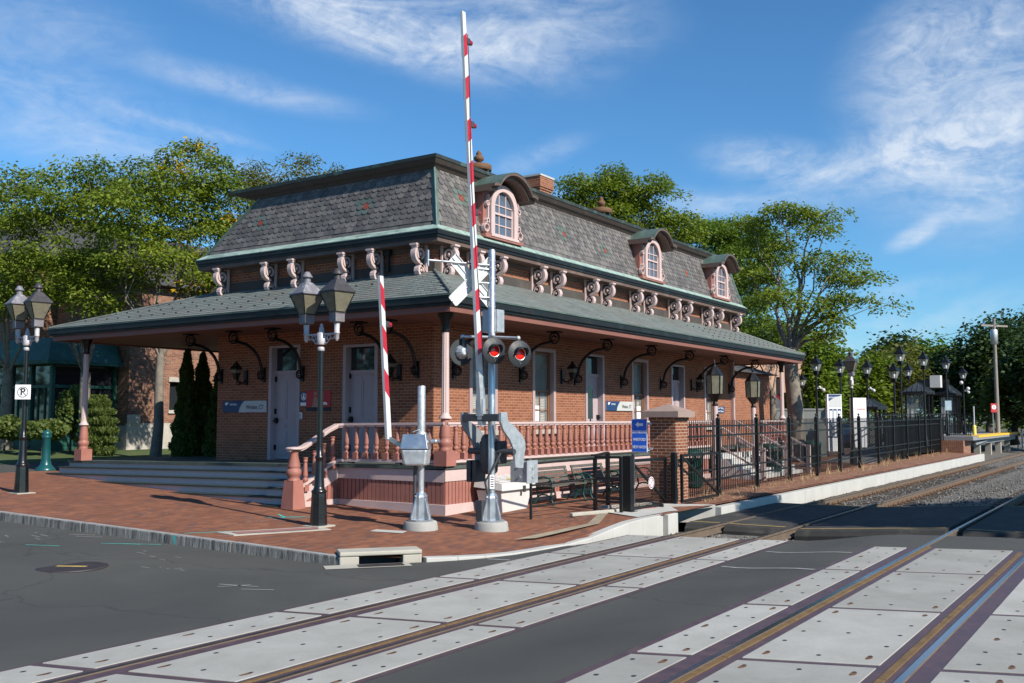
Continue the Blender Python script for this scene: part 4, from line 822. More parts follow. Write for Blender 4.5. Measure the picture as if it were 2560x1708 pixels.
# low wing beyond the far end
WG = thing('brick_annexe', (37.3, YW + .3, 0), 'low brick wing with a plain roof adjoining the far end of the station', 'building')
b = MB(); b.box(37.32, 45.0, YW + 1.2, 21.5, .0, 4.05); b.build('wall', M['brick'], WG); b = MB(); b.hexa([(37.0, YW + .85, 4.05), (45.4, YW + .85, 4.05), (45.4, 22, 4.05), (37.0, 22, 4.05), (37.5, 17, 4.75), (44, 17, 4.75), (44, 19.5, 4.75), (37.5, 19.5, 4.75)]); b.build('roof', M['roof_shingle'], WG)
b = MB(); b.box(38.5, 39.5, 16.4, 17.3, 4.2, 5.55); b.lathe([(.24, 5.55), (.24, 5.7), (.28, 5.72), (.28, 5.8), (.23, 5.82), (.28, 5.86), (.28, 5.94), (.23, 5.96), (.28, 6.0), (.26, 6.1), (.05, 6.16)], (39.0, 16.85, 0), 14, 1); b.build('chimney', [M['brick'], M['aluminium']], WG)
# ================================================================ porch
PO = thing('porch', (PX, PY, 0), 'pink wooden porch with turned balusters, boarded skirt and wide steps round the station', 'porch')
YL = 26.3
b = MB(); ys = fr(PY - .05, YL, 8); zt = [dz(max(12.7, y)) for y in ys]; xs = (PX - .05, 41.0)
for i in range(8): b.quad((xs[0], ys[i], zt[i]), (xs[1], ys[i], zt[i]), (xs[1], ys[i + 1], zt[i + 1]), (xs[0], ys[i + 1], zt[i + 1]))
b.hexa([(PX - .06, PY - .06, .985), (41, PY - .06, .985), (41, PY, .985), (PX, PY, .985), (PX - .06, PY - .06, 1.052), (41, PY - .06, 1.052), (41, PY, 1.052), (PX, PY, 1.052)])
b.hexa([(PX - .06, PY, dz(12.7) - .065), (PX, PY, dz(12.7) - .065), (PX, YL, dz(YL) - .065), (PX - .06, YL, dz(YL) - .065), (PX - .06, PY, dz(12.7) + .002), (PX, PY, dz(12.7) + .002), (PX, YL, dz(YL) + .002), (PX - .06, YL, dz(YL) + .002)]); b.build('deck', M['deck_green'], PO)
YS = 15.85
b = MB(); b.box(PX - .02, 30.9, PY - .02, PY + .02, .72, .985); b.box(PX - .02, PX + .02, PY + .021, YS, .70, .96); b.box(PX - .035, 30.9, PY - .035, PY + .03, -.1, .235); b.box(PX - .035, PX + .03, PY + .031, YS + .02, -.1, .235); b.build('skirt_board', M['pink_light'], PO, bevel=.006)
b = MB(); w = .12
def boards(u0, u1, f):
    u = u0
    while u < u1 - .02: f(u, min(u + w - .02, u1)); u += w
boards(PX + .01, 30.9, lambda a, c: b.box(a, c, PY, PY + .02, .2, .74)); boards(PY + .03, YS - .02, lambda a, c: b.box(PX, PX + .02, a, c, .2, .74)); b.box(PX + .022, 30.9, PY + .022, PY + .04, .0, .97, 1); b.box(PX + .022, PX + .04, PY + .041, YS, .0, .95, 1); b.build('skirt', [M['terracotta'], M['sign_ink']], PO)
b = MB()
for k in range(1, 6):
    x = PX - .3 * k; z = [dz(y) - .168 * k for y in (YS, YL)]; e = .02; y1 = YL + .06 * k
    b.hexa([(x + .02, YS, -.3), (PX, YS, -.3), (PX, y1, -.3), (x + .02, y1, -.3), (x + .02, YS, z[0] - .03), (PX, YS, z[0] - .03), (PX, y1, z[1] - .03), (x + .02, y1, z[1] - .03)] if k == 5 else [(x + .02, YS, z[0] - .2), (x + .32, YS, z[0] - .2), (x + .32, y1, z[1] - .2), (x + .02, y1, z[1] - .2), (x + .02, YS, z[0] - .032), (x + .32, YS, z[0] - .032), (x + .32, y1, z[1] - .032), (x + .02, y1, z[1] - .032)], 0)
    b.hexa([(x - .03, YS - .02, z[0] - .031), (x + .3, YS - .02, z[0] - .031), (x + .3, y1 + .02, z[1] - .031), (x - .03, y1 + .02, z[1] - .031), (x - .03, YS - .02, z[0]), (x + .3, YS - .02, z[0]), (x + .3, y1 + .02, z[1]), (x - .03, y1 + .02, z[1])], 1)
b.hexa([(PX - .012, YS, dz(YS) - .17), (PX, YS, dz(YS) - .17), (PX, YL, dz(YL) - .17), (PX - .012, YL, dz(YL) - .17), (PX - .012, YS, dz(YS) - .066), (PX, YS, dz(YS) - .066), (PX, YL, dz(YL) - .066), (PX - .012, YL, dz(YL) - .066)]); b.build('steps', [M['riser'], M['nosing']], PO)
# side of the steps at the right end: stringer and boarding
b = MB(); b.extr([(PX + .0, .98), (PX - .1, .98), (PX - .35, .86), (PX - 1.42, .30), (PX - 1.42, .06), (PX - .0, .70)], (0, YS - .06, 0), (1, 0, 0), (0, 0, 1), (0, 1, 0), .05); b.box(PX - 1.5, PX - .036, YS - .065, YS - .012, -.1, .235); b.build('stringer', M['pink_light'], PO)
b = MB(); boards(PX - 1.4, PX - .03, lambda a, c: b.extr([(a, .2), (c, .2), (c, .26 + (c - PX + 1.42) * .42), (a, .26 + (a - PX + 1.42) * .42)], (0, YS - .045, 0), (1, 0, 0), (0, 0, 1), (0, 1, 0), .03)); b.build('skirt', M['terracotta'], PO)
NX, NY = PX - 1.38, YS - .06
b = MB(); b.hexa([(NX - .19, NY - .19, .05), (NX + .19, NY - .19, .05), (NX + .19, NY + .19, .05), (NX - .19, NY + .19, .05), (NX - .14, NY - .14, .72), (NX + .14, NY - .14, .72), (NX + .14, NY + .14, .72), (NX - .14, NY + .14, .72)]); b.lathe([(.15, .72), (.12, .78), (.15, .82), (.17, .88), (.155, .95), (.12, .98), (.14, 1.0), (.14, 1.03), (.085, 1.28), (.10, 1.32), (.11, 1.36)], (NX, NY, 0), 16); b.build('newel_post', M['terracotta'], PO)
def rail_path(b, path, w, h):
    for p, q in zip(path, path[1:]): b.beam(p, q, w, h)
zr0 = 1.05
b = MB(); hz = [(PX, PY, zr0 + .90), (PX, YS - .25, zr0 + .87), (PX - .10, YS - .1, zr0 + .86), (PX - .35, YS - .08, zr0 + .76), (PX - 1.1, NY, 1.44), (PX - 1.25, NY, 1.40), (NX - .16, NY, 1.40)]
rail_path(b, [(PX, PY, zr0 + .90), (30.95, PY, zr0 + .90)], .15, .05); rail_path(b, [(PX, PY, zr0 + .86), (30.95, PY, zr0 + .86)], .10, .05); rail_path(b, hz, .15, .05); rail_path(b, [(x, y, z - .04) for x, y, z in hz], .10, .05); b.lathe([(.17, 1.375), (.19, 1.39), (.19, 1.415), (.15, 1.43), (.02, 1.44)], (NX, NY, 0), 16)
rail_path(b, [(PX + .1, PY, zr0 + .09), (30.95, PY, zr0 + .09)], .11, .06); lo = [(PX, PY, zr0 + .09), (PX, YS - .25, zr0 + .06), (PX - .1, YS - .1, zr0 + .05), (PX - .35, YS - .08, zr0 - .06), (PX - 1.25, NY, .52)]; rail_path(b, lo, .11, .06)
rail_path(b, [(36.0, PY, zr0 + .90), (38.5, PY, zr0 + .90)], .15, .06); rail_path(b, [(36.0, PY, zr0 + .09), (38.5, PY, zr0 + .09)], .11, .06); b.build('handrail', M['pink_light'], PO)
b = MB()
for x in [19.8, 23, 26.2, 29.4]: b.box(x - .06, x + .06, PY - .05, PY + .05, 1.05, 1.115)
for y in (14, 15.4): b.box(PX - .05, PX + .05, y - .06, y + .06, 1.04, 1.11)
b.build('rail_foot', M['deck_green'], PO)
def baluster():
    b = MB(); b.box(-.065, .065, -.065, .065, 0, .145); b.lathe([(.062, .145), (.034, .165), (.038, .19), (.067, .225), (.069, .27), (.043, .30), (.058, .315), (.062, .35), (.042, .60), (.038, .63), (.058, .65), (.052, .67), (.042, .69), (.06, .705), (.06, .735)], (0, 0, 0), 12); return b
bal = baluster().mesh('baluster', [M['terracotta']])
x = PX + .36
while x < 30.8: child(bal, 'baluster', PO, (x, PY, zr0 + .12)); x += .285
x = 36.2
while x < 38.4: child(bal, 'baluster', PO, (x, PY, zr0 + .12)); x += .285
y = PY + .42
while y < YS - .15: child(bal, 'baluster', PO, (PX, y, zr0 + .10)); y += .30
for k in range(4): child(bal, 'baluster', PO, (PX - .2 - .28 * k, NY, zr0 + .02 - .16 - .165 * k * .9))
# stairs at the platform end with sloping handrails
PS = thing('platform_stairs', (31, 12.6, 0), 'white wooden stairs with sloping handrails behind the black fence', 'stairs'); b = MB()
for k in range(6): b.box(31.0, 35.9, 12.66 - .3 * (k + 1), 12.66 - .3 * k, .0, 1.05 - .17 * (k + 1) + (.0))
b.build('step', M['plastic_white'], PS); b = MB()
for x in (31.0, 33.4, 35.9): b.beam((x, 12.7, 1.95), (x, 10.95, 1.0), .1, .06); b.beam((x, 12.7, 1.3), (x, 10.95, .35), .08, .05); b.box(x - .07, x + .07, 10.85, 10.99, .0, 1.1); [b.box(x - .02, x + .02, 12.6 - .28 * k, 12.64 - .28 * k, 1.2 - .152 * k, 1.88 - .152 * k) for k in range(6)]
b.build('handrail', M['pink_light'], PS)
# ================================================================ text helper
def text(s, size, loc, rz, mat, parent, name='lettering', sx=1.0, align='CENTER', bold=0):
    cu = bpy.data.curves.new(name, 'FONT'); cu.body = s; cu.size = size; cu.align_x = align; cu.align_y = 'CENTER'; cu.extrude = .0015; cu.offset = bold; cu.space_line = .95
    o = bpy.data.objects.new(name, cu); COL.objects.link(o); dg = bpy.context.evaluated_depsgraph_get(); dg.update(); me = bpy.data.meshes.new_from_object(o.evaluated_get(dg)); bpy.data.objects.remove(o); me.name = name
    me.materials.clear(); me.materials.append(mat); q = bpy.data.objects.new(name, me); COL.objects.link(q); q.parent = parent; p = Vector((0, 0, 0)); k = parent
    while k is not None: p += k.location; k = k.parent
    q.location = Vector(loc) - p; q.rotation_euler = (R(90), 0, rz); q.scale = (sx, 1, 1); return q
def board(b, c, w, h, th, rz, mi=0):
    "upright rectangular board centred at c; rz=0 faces -Y, rz=-90 deg faces -X"
    u = Vector((math.cos(rz), math.sin(rz), 0)); n = Vector((math.sin(rz), -math.cos(rz), 0)); c = Vector(c); z = Vector((0, 0, h / 2))
    p = [c - u * w / 2 - z + n * th, c + u * w / 2 - z + n * th, c + u * w / 2 - z, c - u * w / 2 - z, c - u * w / 2 + z + n * th, c + u * w / 2 + z + n * th, c + u * w / 2 + z, c - u * w / 2 + z]; b.hexa(p, mi); return u, n
def shape(b, c, rz, pts, e, mi=0):
    u = Vector((math.cos(rz), math.sin(rz), 0)); n = Vector((math.sin(rz), -math.cos(rz), 0)); b.poly([Vector(c) + u * x + Vector((0, 0, z)) + n * e for x, z in pts], mi)
circ = lambda r, n=20, cx=0, cz=0, sx=1: [(cx + r * sx * math.cos(2 * math.pi * i / n), cz + r * math.sin(2 * math.pi * i / n)) for i in range(n)]
# ================================================================ signs on the station
def amtrak(c, w, h, rz, lab):
    t = thing('station_name_sign', c, lab, 'sign', 'station name boards'); b = MB(); board(b, c, w, h, .03, rz, 0); b.build('board', M['sign_grey'], t)
    b = MB(); a = -w / 2; shape(b, c, rz, [(a, -h / 2), (a + w * .37, -h / 2), (a + w * .40, -h * .1), (a + w * .44, h * .2), (a + w * .50, h / 2), (a, h / 2)], .0315); b.build('blue_field', M['sign_navy'], t)
    u = Vector((math.cos(rz), math.sin(rz), 0)); n = Vector((math.sin(rz), -math.cos(rz), 0)); C_ = Vector(c)
    text('AMTRAK', h * .23, C_ + u * (a + w * .25) + n * .034 + Vector((0, 0, h * .18)), rz, M['sign_white'], t, sx=1.05)
    b = MB(); shape(b, C_ + u * (a + w * .05) + Vector((0, 0, h * .2)), rz, [(0, .03), (w * .08, .045), (w * .08, .03), (w * .03, -.035)], .034); shape(b, C_ + u * (a + w * .05) + Vector((0, 0, h * .2)), rz, [(w * .01, .05), (w * .09, .06), (w * .085, .05), (w * .01, .04)], .0345); b.build('logo', M['sign_white'], t)
    text('Windsor, CT', h * .5, C_ + u * (a + w * .74) + n * .034 - Vector((0, 0, h * .06)), rz, M['sign_ink'], t, sx=.80)
amtrak((27.46, YW - .01, 2.435), 1.82, .29, 0, 'blue and grey station name board in sunlight on the track side wall')
amtrak((XW - .01, 20.73, 2.37), 1.72, .31, R(-90), 'blue and grey station name board in shade on the street side wall')
t = thing('accessibility_sign', (XW, 18.5, 2.55), 'small navy notice with a white triangle in a ring beside the pink door', 'sign'); b = MB(); board(b, (XW - .005, 18.5, 2.6), .24, .26, .015, R(-90)); b.build('board', M['sign_navy'], t)
b = MB(); board(b, (XW - .005, 18.5, 2.42), .24, .085, .012, R(-90)); shape(b, (XW - .005, 18.5, 2.61), R(-90), circ(.095, 18), .017); b.build('white_field', M['sign_white'], t); b = MB(); shape(b, (XW - .005, 18.5, 2.61), R(-90), circ(.075, 18), .018); b.build('ring', M['sign_navy'], t); b = MB(); shape(b, (XW - .005, 18.5, 2.605), R(-90), [(-.05, -.05), (.05, -.05), (.015, .06), (-.015, .06)], .019); b.build('symbol', M['sign_white'], t)
t = thing('wall_poster', (XW, 18.0, 2.5), 'red poster with a half hidden figure on the shaded brick wall', 'poster'); b = MB(); board(b, (XW - .005, 17.98, 2.55), .86, .42, .02, R(-90)); b.build('sheet', M['sign_red'], t); b = MB(); board(b, (XW - .005, 17.98, 2.29), .86, .1, .02, R(-90)); b.build('strip', M['sign_ink'], t)
b = MB(); shape(b, (XW - .005, 18.08, 2.68), R(-90), circ(.055, 12), .022); shape(b, (XW - .005, 18.08, 2.5), R(-90), [(-.12, -.16), (.1, -.16), (.07, .08), (-.05, .11)], .021); b.build('figure', M['skin_print'], t); b = MB(); shape(b, (XW - .005, 17.74, 2.4), R(-90), circ(.07, 12, 0, 0, 1.2)[:7], .022); b.build('emblem', M['sign_white'], t)
t = thing('door_notice', (XW, 18.63, 2.12), 'tiny white notice plate fixed to the brick beside the pink door', 'sign'); b = MB(); board(b, (XW - .003, 18.63, 2.12), .13, .17, .012, R(-90)); b.build('plate', M['sign_white'], t); b = MB(); [shape(b, (XW - .003, 18.63, 2.16 - .035 * i), R(-90), [(-.045, -.008), (.045, -.008), (.045, .008), (-.045, .008)], .013) for i in range(4)]; b.build('writing', M['sign_ink'], t)
t = thing('direction_sign', (35.88, YW, 2.4), 'small navy parking and entrance sign with white arrows at the wall end', 'sign'); b = MB(); board(b, (35.88, YW - .005, 2.38), .66, .24, .02, 0); b.build('board', M['sign_navy'], t)
text('Parking', .1, (35.95, YW - .027, 2.44), 0, M['sign_white'], t); text('Entrance', .1, (35.95, YW - .027, 2.32), 0, M['sign_white'], t); b = MB(); [shape(b, (35.68, YW - .005, z), 0, [(-.1, 0), (-.03, .035), (-.03, .012), (.03, .012), (.03, -.012), (-.03, -.012), (-.03, -.035)], .0215) for z in (2.44, 2.32)]; b.build('arrow', M['sign_white'], t)
t = thing('notice_board', (38.9, YW + 1.1, 2.2), 'white notice board on the brick wing beyond the station', 'sign'); b = MB(); board(b, (38.9, YW + 1.19, 2.35), .6, .95, .03, 0); b.build('board', M['sign_white'], t)
# ================================================================ lamps
def lantern(root, c, cap='lamp_cap', rot=R(33.7), k=1.0):
    L_ = thing('lantern', Vector(c) - root.location); L_.parent = root; x, y, z = c
    b = MB(); b.lathe([(.02, -.14), (.028, -.12), (.045, -.10), (.05, .0), (.068, .01), (.05, .02), (.058, .2)], c, 12); b.build('stem', M['lamp_stem'], L_)
    b = MB(); b.lathe([(.115, .21), (.145, .22), (.145, .37), (.16, .38), (.165, .40)], c, 4, 0, False, rot); b.build('socket', M['lamp_grey'], L_)
    b = MB(); b.lathe([(.15, .402), (.325, .775)], c, 4, 0, False, rot); b.build('glass', M['lamp_glass'], L_)
    b = MB(); A_ = [Vector((x + r * math.cos(rot + q * math.pi / 2), y + r * math.sin(rot + q * math.pi / 2), z + h)) for q in range(4) for r, h in ((.157, .40), (.332, .777))]
    for q in range(4): b.beam(A_[2 * q], A_[2 * q + 1], .016, .016); b.beam(A_[2 * q + 1], A_[(2 * q + 3) % 8], .02, .02); b.beam(A_[2 * q], A_[(2 * q + 2) % 8], .02, .02)
    b.build('frame', M['black_iron'], L_)
    b = MB(); b.lathe([(.35, .78), (.35, .80), (.13, 1.0), (.11, 1.02)], c, 4, 0, False, rot); b.lathe([(.075, 1.02), (.065, 1.12)], c, 12); b.lathe([(.10, 1.12), (.105, 1.14), (.07, 1.19), (.05, 1.23), (.02, 1.24)], c, 14); b.build('cap', M[cap], L_)
def double_lamp(loc, lab):
    t = thing('double_street_lamp', loc, lab, 'street lamp', 'twin lantern street lamps'); x, y, z = loc; h = 3.62
    b = MB(); b.lathe([(.165, 0), (.16, .05), (.14, .55), (.135, .62)], loc, 8, 0, False); b.lathe([(.115, .60), (.145, .63), (.145, .66), (.11, .69), (.095, .74), (.075, 1.2), (.07, 1.25), (.09, 1.27), (.09, 1.30), (.06, 1.33), (.055, 1.5), (.048, 3.30)], loc, 16); b.build('pole', M['black_gloss'], t)
    b = MB(); b.box(x - .22, x + .22, y - .22, y + .22, -.05 + z, .018 + z); b.build('base_plate', M['concrete'], t)
    b = MB(); b.lathe([(.06, 3.30), (.07, 3.31), (.07, 3.37), (.055, 3.38)], loc, 14); b.lathe([(.085, 3.42), (.09, 3.43), (.09, 3.64), (.05, 3.66), (.05, 3.74), (.03, 3.77), (.035, 3.79), (.01, 3.83)], loc, 12)
    for s in (-1, 1):
        b.tube([(x, y + s * .06, z + h), (x, y + s * .38, z + h)], .020, 8); b.tube([(x, y + s * .07, z + h - .17), (x, y + s * .16, z + h - .17), (x, y + s * .22, z + h - .08), (x, y + s * .30, z + h - .10), (x, y + s * .36, z + h - .03)], .014, 6); b.tube([(x, y + s * (.2 + .05 * math.cos(q)), z + h - .07 + .05 * math.sin(q)) for q in fr(0, 5.5, 8)], .010, 5)
    b.build('cross_arm', M['lamp_stem'], t)
    lantern(t, (x, y + .40, z + h), 'lamp_cap_worn'); lantern(t, (x, y - .40, z + h), 'lamp_cap'); return t
DL = double_lamp((13.5, 13.37, .035), 'black twin lantern street lamp standing before the porch steps')
q = copy_tree(DL, None, (12.72, 22.1, .33)); q['label'] = 'black twin lantern street lamp carrying the no parking sign'
q = copy_tree(DL, None, tuple(at(2131, 1045, 41.5))[:2] + (.02,), R(-78)); q['label'] = 'grey twin lantern street lamp on the platform among single lanterns'
t = thing('no_parking_sign', (12.6, 22.0, 2.5), 'white no parking sign with a struck out letter on the left lamp post', 'sign'); c = (12.60, 21.98, 2.66); rz = R(-56); b = MB(); board(b, c, .36, .34, .012, rz); b.build('plate', M['sign_white'], t, bevel=.02)
b = MB(); [shape(b, c, rz, [circ(r, 24)[i], circ(r, 24)[(i + 1) % 24], circ(r - .014, 24)[(i + 1) % 24], circ(r - .014, 24)[i]], .0135) for r in (.125,) for i in range(24)]; shape(b, c, rz, [(-.092, .082), (-.082, .093), (.092, -.082), (.082, -.093)], .0137); b.build('ring', M['sign_ink'], t); text('P', .235, Vector(c) + Vector((math.sin(rz), -math.cos(rz), 0)) * .0135, rz, M['sign_ink'], t, bold=.004)
t = thing('bollard', (16.6, 27.6, zs(16, 27.4)), 'teal painted cast bollard with a flared foot near the steps', 'bollard'); b = MB(); z0 = t.location; b.lathe([(.27, 0), (.27, .05), (.22, .1), (.17, .16), (.15, .2), (.145, .24), (.125, .3), (.115, .95), (.135, .97), (.135, 1.0), (.12, 1.03), (.13, 1.06), (.13, 1.11), (.09, 1.17), (.02, 1.2)], z0, 18); b.build('bollard_body', M['bollard_teal'], t)
# ================================================================ crossing signal with raised gate
def stripes(b, p0, p1, wx, wy, period, red, start, mi, slant=.1, n=9):
    p0, p1 = Vector(p0), Vector(p1); d = (p1 - p0); L = d.length; d /= L; u = Vector((1, 0, 0))
    for k in range(n):
        a = start + k * period; e = a + red
        if a > L: break
        e = min(e, L - .002); c0 = p0 + d * a; c1 = p0 + d * e; W0, W1 = wx(a) / 2, wx(e) / 2
        for sy in (-1, 1):
            o = Vector((0, sy * (wy / 2 + .0015), 0)); q = [c0 - u * W0 + d * slant + o, c0 + u * W0 + o, c1 + u * W1 + o, c1 - u * W1 + (d * slant if e < L - .01 else Vector((0, 0, 0))) + o]; b.quad(*(q if sy < 0 else q[::-1]), mi)
def arm_lamp(root, c, d):
    A_ = thing('arm_lamp', Vector(c) - root.location); A_.parent = root; c = Vector(c); b = MB(); b.box(c.x, c.x + .09, c.y - .05, c.y + .05, c.z - .06, c.z + .06); b.build('housing', M['mech_dark'], A_, bevel=.01)
    b = MB(); b.lathe([(.05, 0), (.055, .03), (.05, .08), (.03, .105), (.005, .11)], c + Vector((.09, 0, 0)), 12, axes=(Vector((0, 1, 0)), Vector((0, 0, 1)), Vector((1, 0, 0)))); b.build('lens', M['red_bulb'], A_)
SX, SY = 15.5, 10.8; SZ = zs(SX, SY)
SG = thing('crossing_signal', (SX, SY, SZ), 'tall silver crossing signal with raised red and white gate, crossbuck and red lights', 'crossing signal')
def pole_base(root, x, y, z, r=.33):
    b = MB(); b.lathe([(r + .015, -.1), (r, .0), (r - .02, .13), (r - .04, .155), (.02, .157)], (x, y, z), 28); b.build('footing', M['concrete_grey'], root)
    b = MB(); b.lathe([(.25, .158), (.25, .19), (.02, .192)], (x, y, z), 8, 0, False, .3); ang = R(33.7)
    b.lathe([(.135, .19), (.13, .60), (.105, .64), (.10, .68)], (x, y, z), 8, 0, False, .4)
    for q in range(4):
        a = ang + q * math.pi / 2 + .78; ca, sa = math.cos(a), math.sin(a); b.extr([(.10, .19), (.245, .19), (.24, .25), (.125, .60), (.10, .60)], (x + sa * .015, y - ca * .015, z), (ca, sa, 0), (0, 0, 1), (-sa, ca, 0), .03); b.lathe([(.022, .19), (.022, .23), (.015, .27)], (x + ca * .21, y + sa * .21, z), 6); b.lathe([(.02, .0), (.02, .03)], (x + ca * .12, y + sa * .12, z + .62), 6, axes=(Vector((-sa, ca, 0)), Vector((0, 0, 1)), Vector((ca, sa, 0))))
    b.build('cast_base', M['aluminium'], root)
pole_base(SG, SX, SY, SZ)
b = MB(); b.lathe([(.07, .6), (.07, 5.30 - SZ), (.055, 5.33 - SZ)], (SX, SY, SZ), 16); b.build('mast', M['aluminium'], SG)
b = MB(); [b.lathe([(.074, z), (.074, z + .025)], (SX, SY, 0), 16) for z in (3.72, 4.2, 4.45, 4.75, 4.95, 5.1)]; b.build('band', M['galv'], SG)
b = MB(); b.box(SX + .02, SX + .26, SY - .12, SY + .24, 3.72, 4.16); b.build('relay_box', M['galv'], SG, bevel=.01)
b = MB(); board(b, (SX - .02, SY - .03, .85), .09, .26, .06, R(-56)); b.build('mast_label', M['sign_white'], SG)
b = MB(); [board(b, (SX - .02, SY - .03, .76 + .045 * i), .06, .018, .061, R(-56)) for i in range(5)]; b.build('label_writing', M['sign_ink'], SG)
b = MB(); b.tube([(SX - .1, SY + .02, .62), (SX - .16, SY + .04, .85), (SX - .05, SY - .1, 1.15), (SX + .05, SY - .18, 1.4)], .022, 8); b.box(SX - .24, SX - .12, SY + .06, SY + .2, .12, .5); b.build('conduit', M['mech_dark'], SG)
# mechanism: housing round the mast, two curved counterweight plates, cross bar
b = MB(); b.lathe([(.10, .98), (.16, 1.02), (.17, 1.25), (.17, 1.65), (.14, 1.73), (.085, 1.75)], (SX + .16, SY + .16, 0), 12); b.box(SX + .06, SX + .34, SY - .14, SY + .34, 1.18, 1.62); b.lathe([(.06, -.46), (.06, .6)], (SX + .1, SY, 1.42), 10, axes=(Vector((1, 0, 0)), Vector((0, 0, 1)), Vector((0, 1, 0)))); b.build('gate_motor', M['mech_dark'], SG, bevel=.03)
PL = [(-.34, 2.17), (-.34, 1.98), (-.24, 1.82), (-.04, 1.66), (.06, 1.52), (.12, 1.38), (.15, 1.12), (.42, 1.10), (.45, 1.36), (.50, 1.46), (.49, 1.60), (.40, 1.72), (.12, 1.90), (-.10, 2.0), (-.14, 2.17)]
for (y0, mi, nm) in ((SY - .42, 'galv', 'counterweight_arm'), (SY + .48, 'mech_grey', 'counterweight_arm')):
    b = MB(); b.extr(PL, (SX + .05, y0, 0), (1, 0, 0), (0, 0, 1), (0, 1, 0), .05); b.lathe([(.05, -.015), (.05, 0)], (SX + .15, y0, 1.5), 10, axes=(Vector((1, 0, 0)), Vector((0, 0, 1)), Vector((0, 1, 0))))
    [b.lathe([(.012, -.012), (.012, 0)], (SX + .15 + .1 * math.cos(q), y0, 1.5 + .1 * math.sin(q)), 6, axes=(Vector((1, 0, 0)), Vector((0, 0, 1)), Vector((0, 1, 0)))) for q in fr(0, 5.2, 5)]; b.build(nm, M[mi], SG, bevel=.012)
b = MB(); [b.box(SX + .05, SX + .38, y, y + .1, .82, 1.24) for y in (SY + .40, SY + .54)]; b.build('counterweight', M['mech_dark'], SG, bevel=.015)
b = MB(); b.box(SX - .30, SX - .14, SY - .36, SY + .47, 2.0, 2.14); b.build('cross_bar', M['mech_dark'], SG, bevel=.01)
a0, a1 = Vector((SX - .22, SY + .07, 2.02)), Vector((SX - .86, SY + .09, 9.82)); GA = thing('gate_arm', a0 - SG.location); GA.parent = SG
b = MB(); wx = lambda s: .155 - .0065 * s; d = (a1 - a0); L_ = d.length; d.normalize(); lv = [0, .9, 3.9, 3.901, L_]
for s0, s1 in ((.75, 3.9), (3.9, L_)):
    p, r = a0 + d * s0, a0 + d * s1; w0, w1 = wx(s0) / 2, wx(s1) / 2; y = .032 if s0 < 1 else .028
    b.hexa([(p.x - w0, p.y - y, p.z), (p.x + w0, p.y - y, p.z), (p.x + w0, p.y + y, p.z), (p.x - w0, p.y + y, p.z), (r.x - w1, r.y - y, r.z), (r.x + w1, r.y - y, r.z), (r.x + w1, r.y + y, r.z), (r.x - w1, r.y + y, r.z)])
stripes(b, a0, a1, wx, .064, .815, .41, 1.32, 1, -.09); b.build('boom', [M['arm_white'], M['arm_red']], GA)
b = MB(); p = a0; r = a0 + d * .95; b.hexa([(p.x - .07, p.y - .05, p.z - .1), (p.x + .07, p.y - .05, p.z - .1), (p.x + .07, p.y + .05, p.z - .1), (p.x - .07, p.y + .05, p.z - .1), (r.x - .085, r.y - .036, r.z), (r.x + .085, r.y - .036, r.z), (r.x + .085, r.y + .036, r.z), (r.x - .085, r.y + .036, r.z)]); b.box(p.x - .09, p.x - .05, p.y - .08, p.y + .08, 2.1, 2.42); b.build('boom_socket', M['galv'], GA)
b = MB(); b.tube([a0 + d * s + Vector((.02 + .05 * math.sin(s * 1.1), -.04, 0)) for s in fr(.4, 7.4, 24)], .008, 5); b.build('lamp_cable', M['sign_ink'], GA)
for z in (9.28, 7.68, 6.0):
    s = (z - a0.z) / d.z; p = a0 + d * s; arm_lamp(GA, (p.x + wx(s) / 2, p.y, p.z), d)
# flashing lights
FA = R(245); fn = Vector((math.cos(FA), math.sin(FA), 0)); fu = Vector((-math.sin(FA), math.cos(FA), 0)); zU = Vector((0, 0, 1))
def light(c, n, lit):
    c = Vector(c); u = zU.cross(n).normalized(); LH = thing('light_head', c - SG.location); LH.parent = SG; ax = (u, zU, n); b = MB()
    b.lathe([(.255, -.012), (.258, 0), (.25, .008), (.02, .010)], c, 32, axes=ax); b.build('backboard', M['signal_black'], LH)
    b = MB(); b.lathe([(.122, .01), (.128, .02), (.118, .024), (.11, .012)], c, 24, axes=ax, cap=False); [b.lathe([(.008, .01), (.008, .016)], c + u * a_ + zU * h, 6, axes=ax) for a_, h in ((0, .19), (.02, .165), (-.14, 0), (.14, 0), (0, -.15), (.02, -.18))]; b.build('lens_ring', M['aluminium'], LH)
    b = MB(); b.lathe([(.115, .012), (.09, .03), (.05, .042), (.002, .046)], c, 24, axes=ax); b.build('lens', M['red_lens'], LH)
    b = MB(); vs = []; n_ = 16
    for i in range(n_ + 1):
        th = R(-8 + 196 * i / n_); ln = .06 + .15 * max(0, math.sin(th)) ** .8
        for (rr, e) in ((.125, .012), (.128, ln)): vs.append(c + (u * math.cos(th) + zU * math.sin(th)) * rr + n * e - zU * (.02 if e > .05 else 0))
    b.add(vs, [(2 * i, 2 * i + 1, 2 * i + 3, 2 * i + 2) for i in range(n_)], 0, True); v = b.build('visor', M['signal_black'], LH); v.modifiers.new('s', 'SOLIDIFY').thickness = .006
    b = MB(); b.lathe([(.14, -.01), (.135, -.05), (.10, -.11), (.07, -.15), (.05, -.16)], c, 10, 0, False, axes=ax); b.build('housing', M['galv'], LH)
    b = MB(); b.tube([c - n * .09 + zU * .1, c - n * .09 + zU * .24, c - n * .04 + zU * .30], .03, 8); b.build('hanger', M['mech_dark'], LH); return c
c1 = at(1235, 877, 18.55); c2 = at(1299, 885, 18.42); c3 = at(1153, 881, 18.95)
for c in (c1, c2): light(c, fn, True)
light(c3, -fn, False)
b = MB(); top = Vector((SX, SY, c1.z + .29)); e1 = Vector((*c2.xy, c2.z + .30)) - fn * .05; e2 = Vector((*c3.xy, c3.z + .30)) + fn * .05
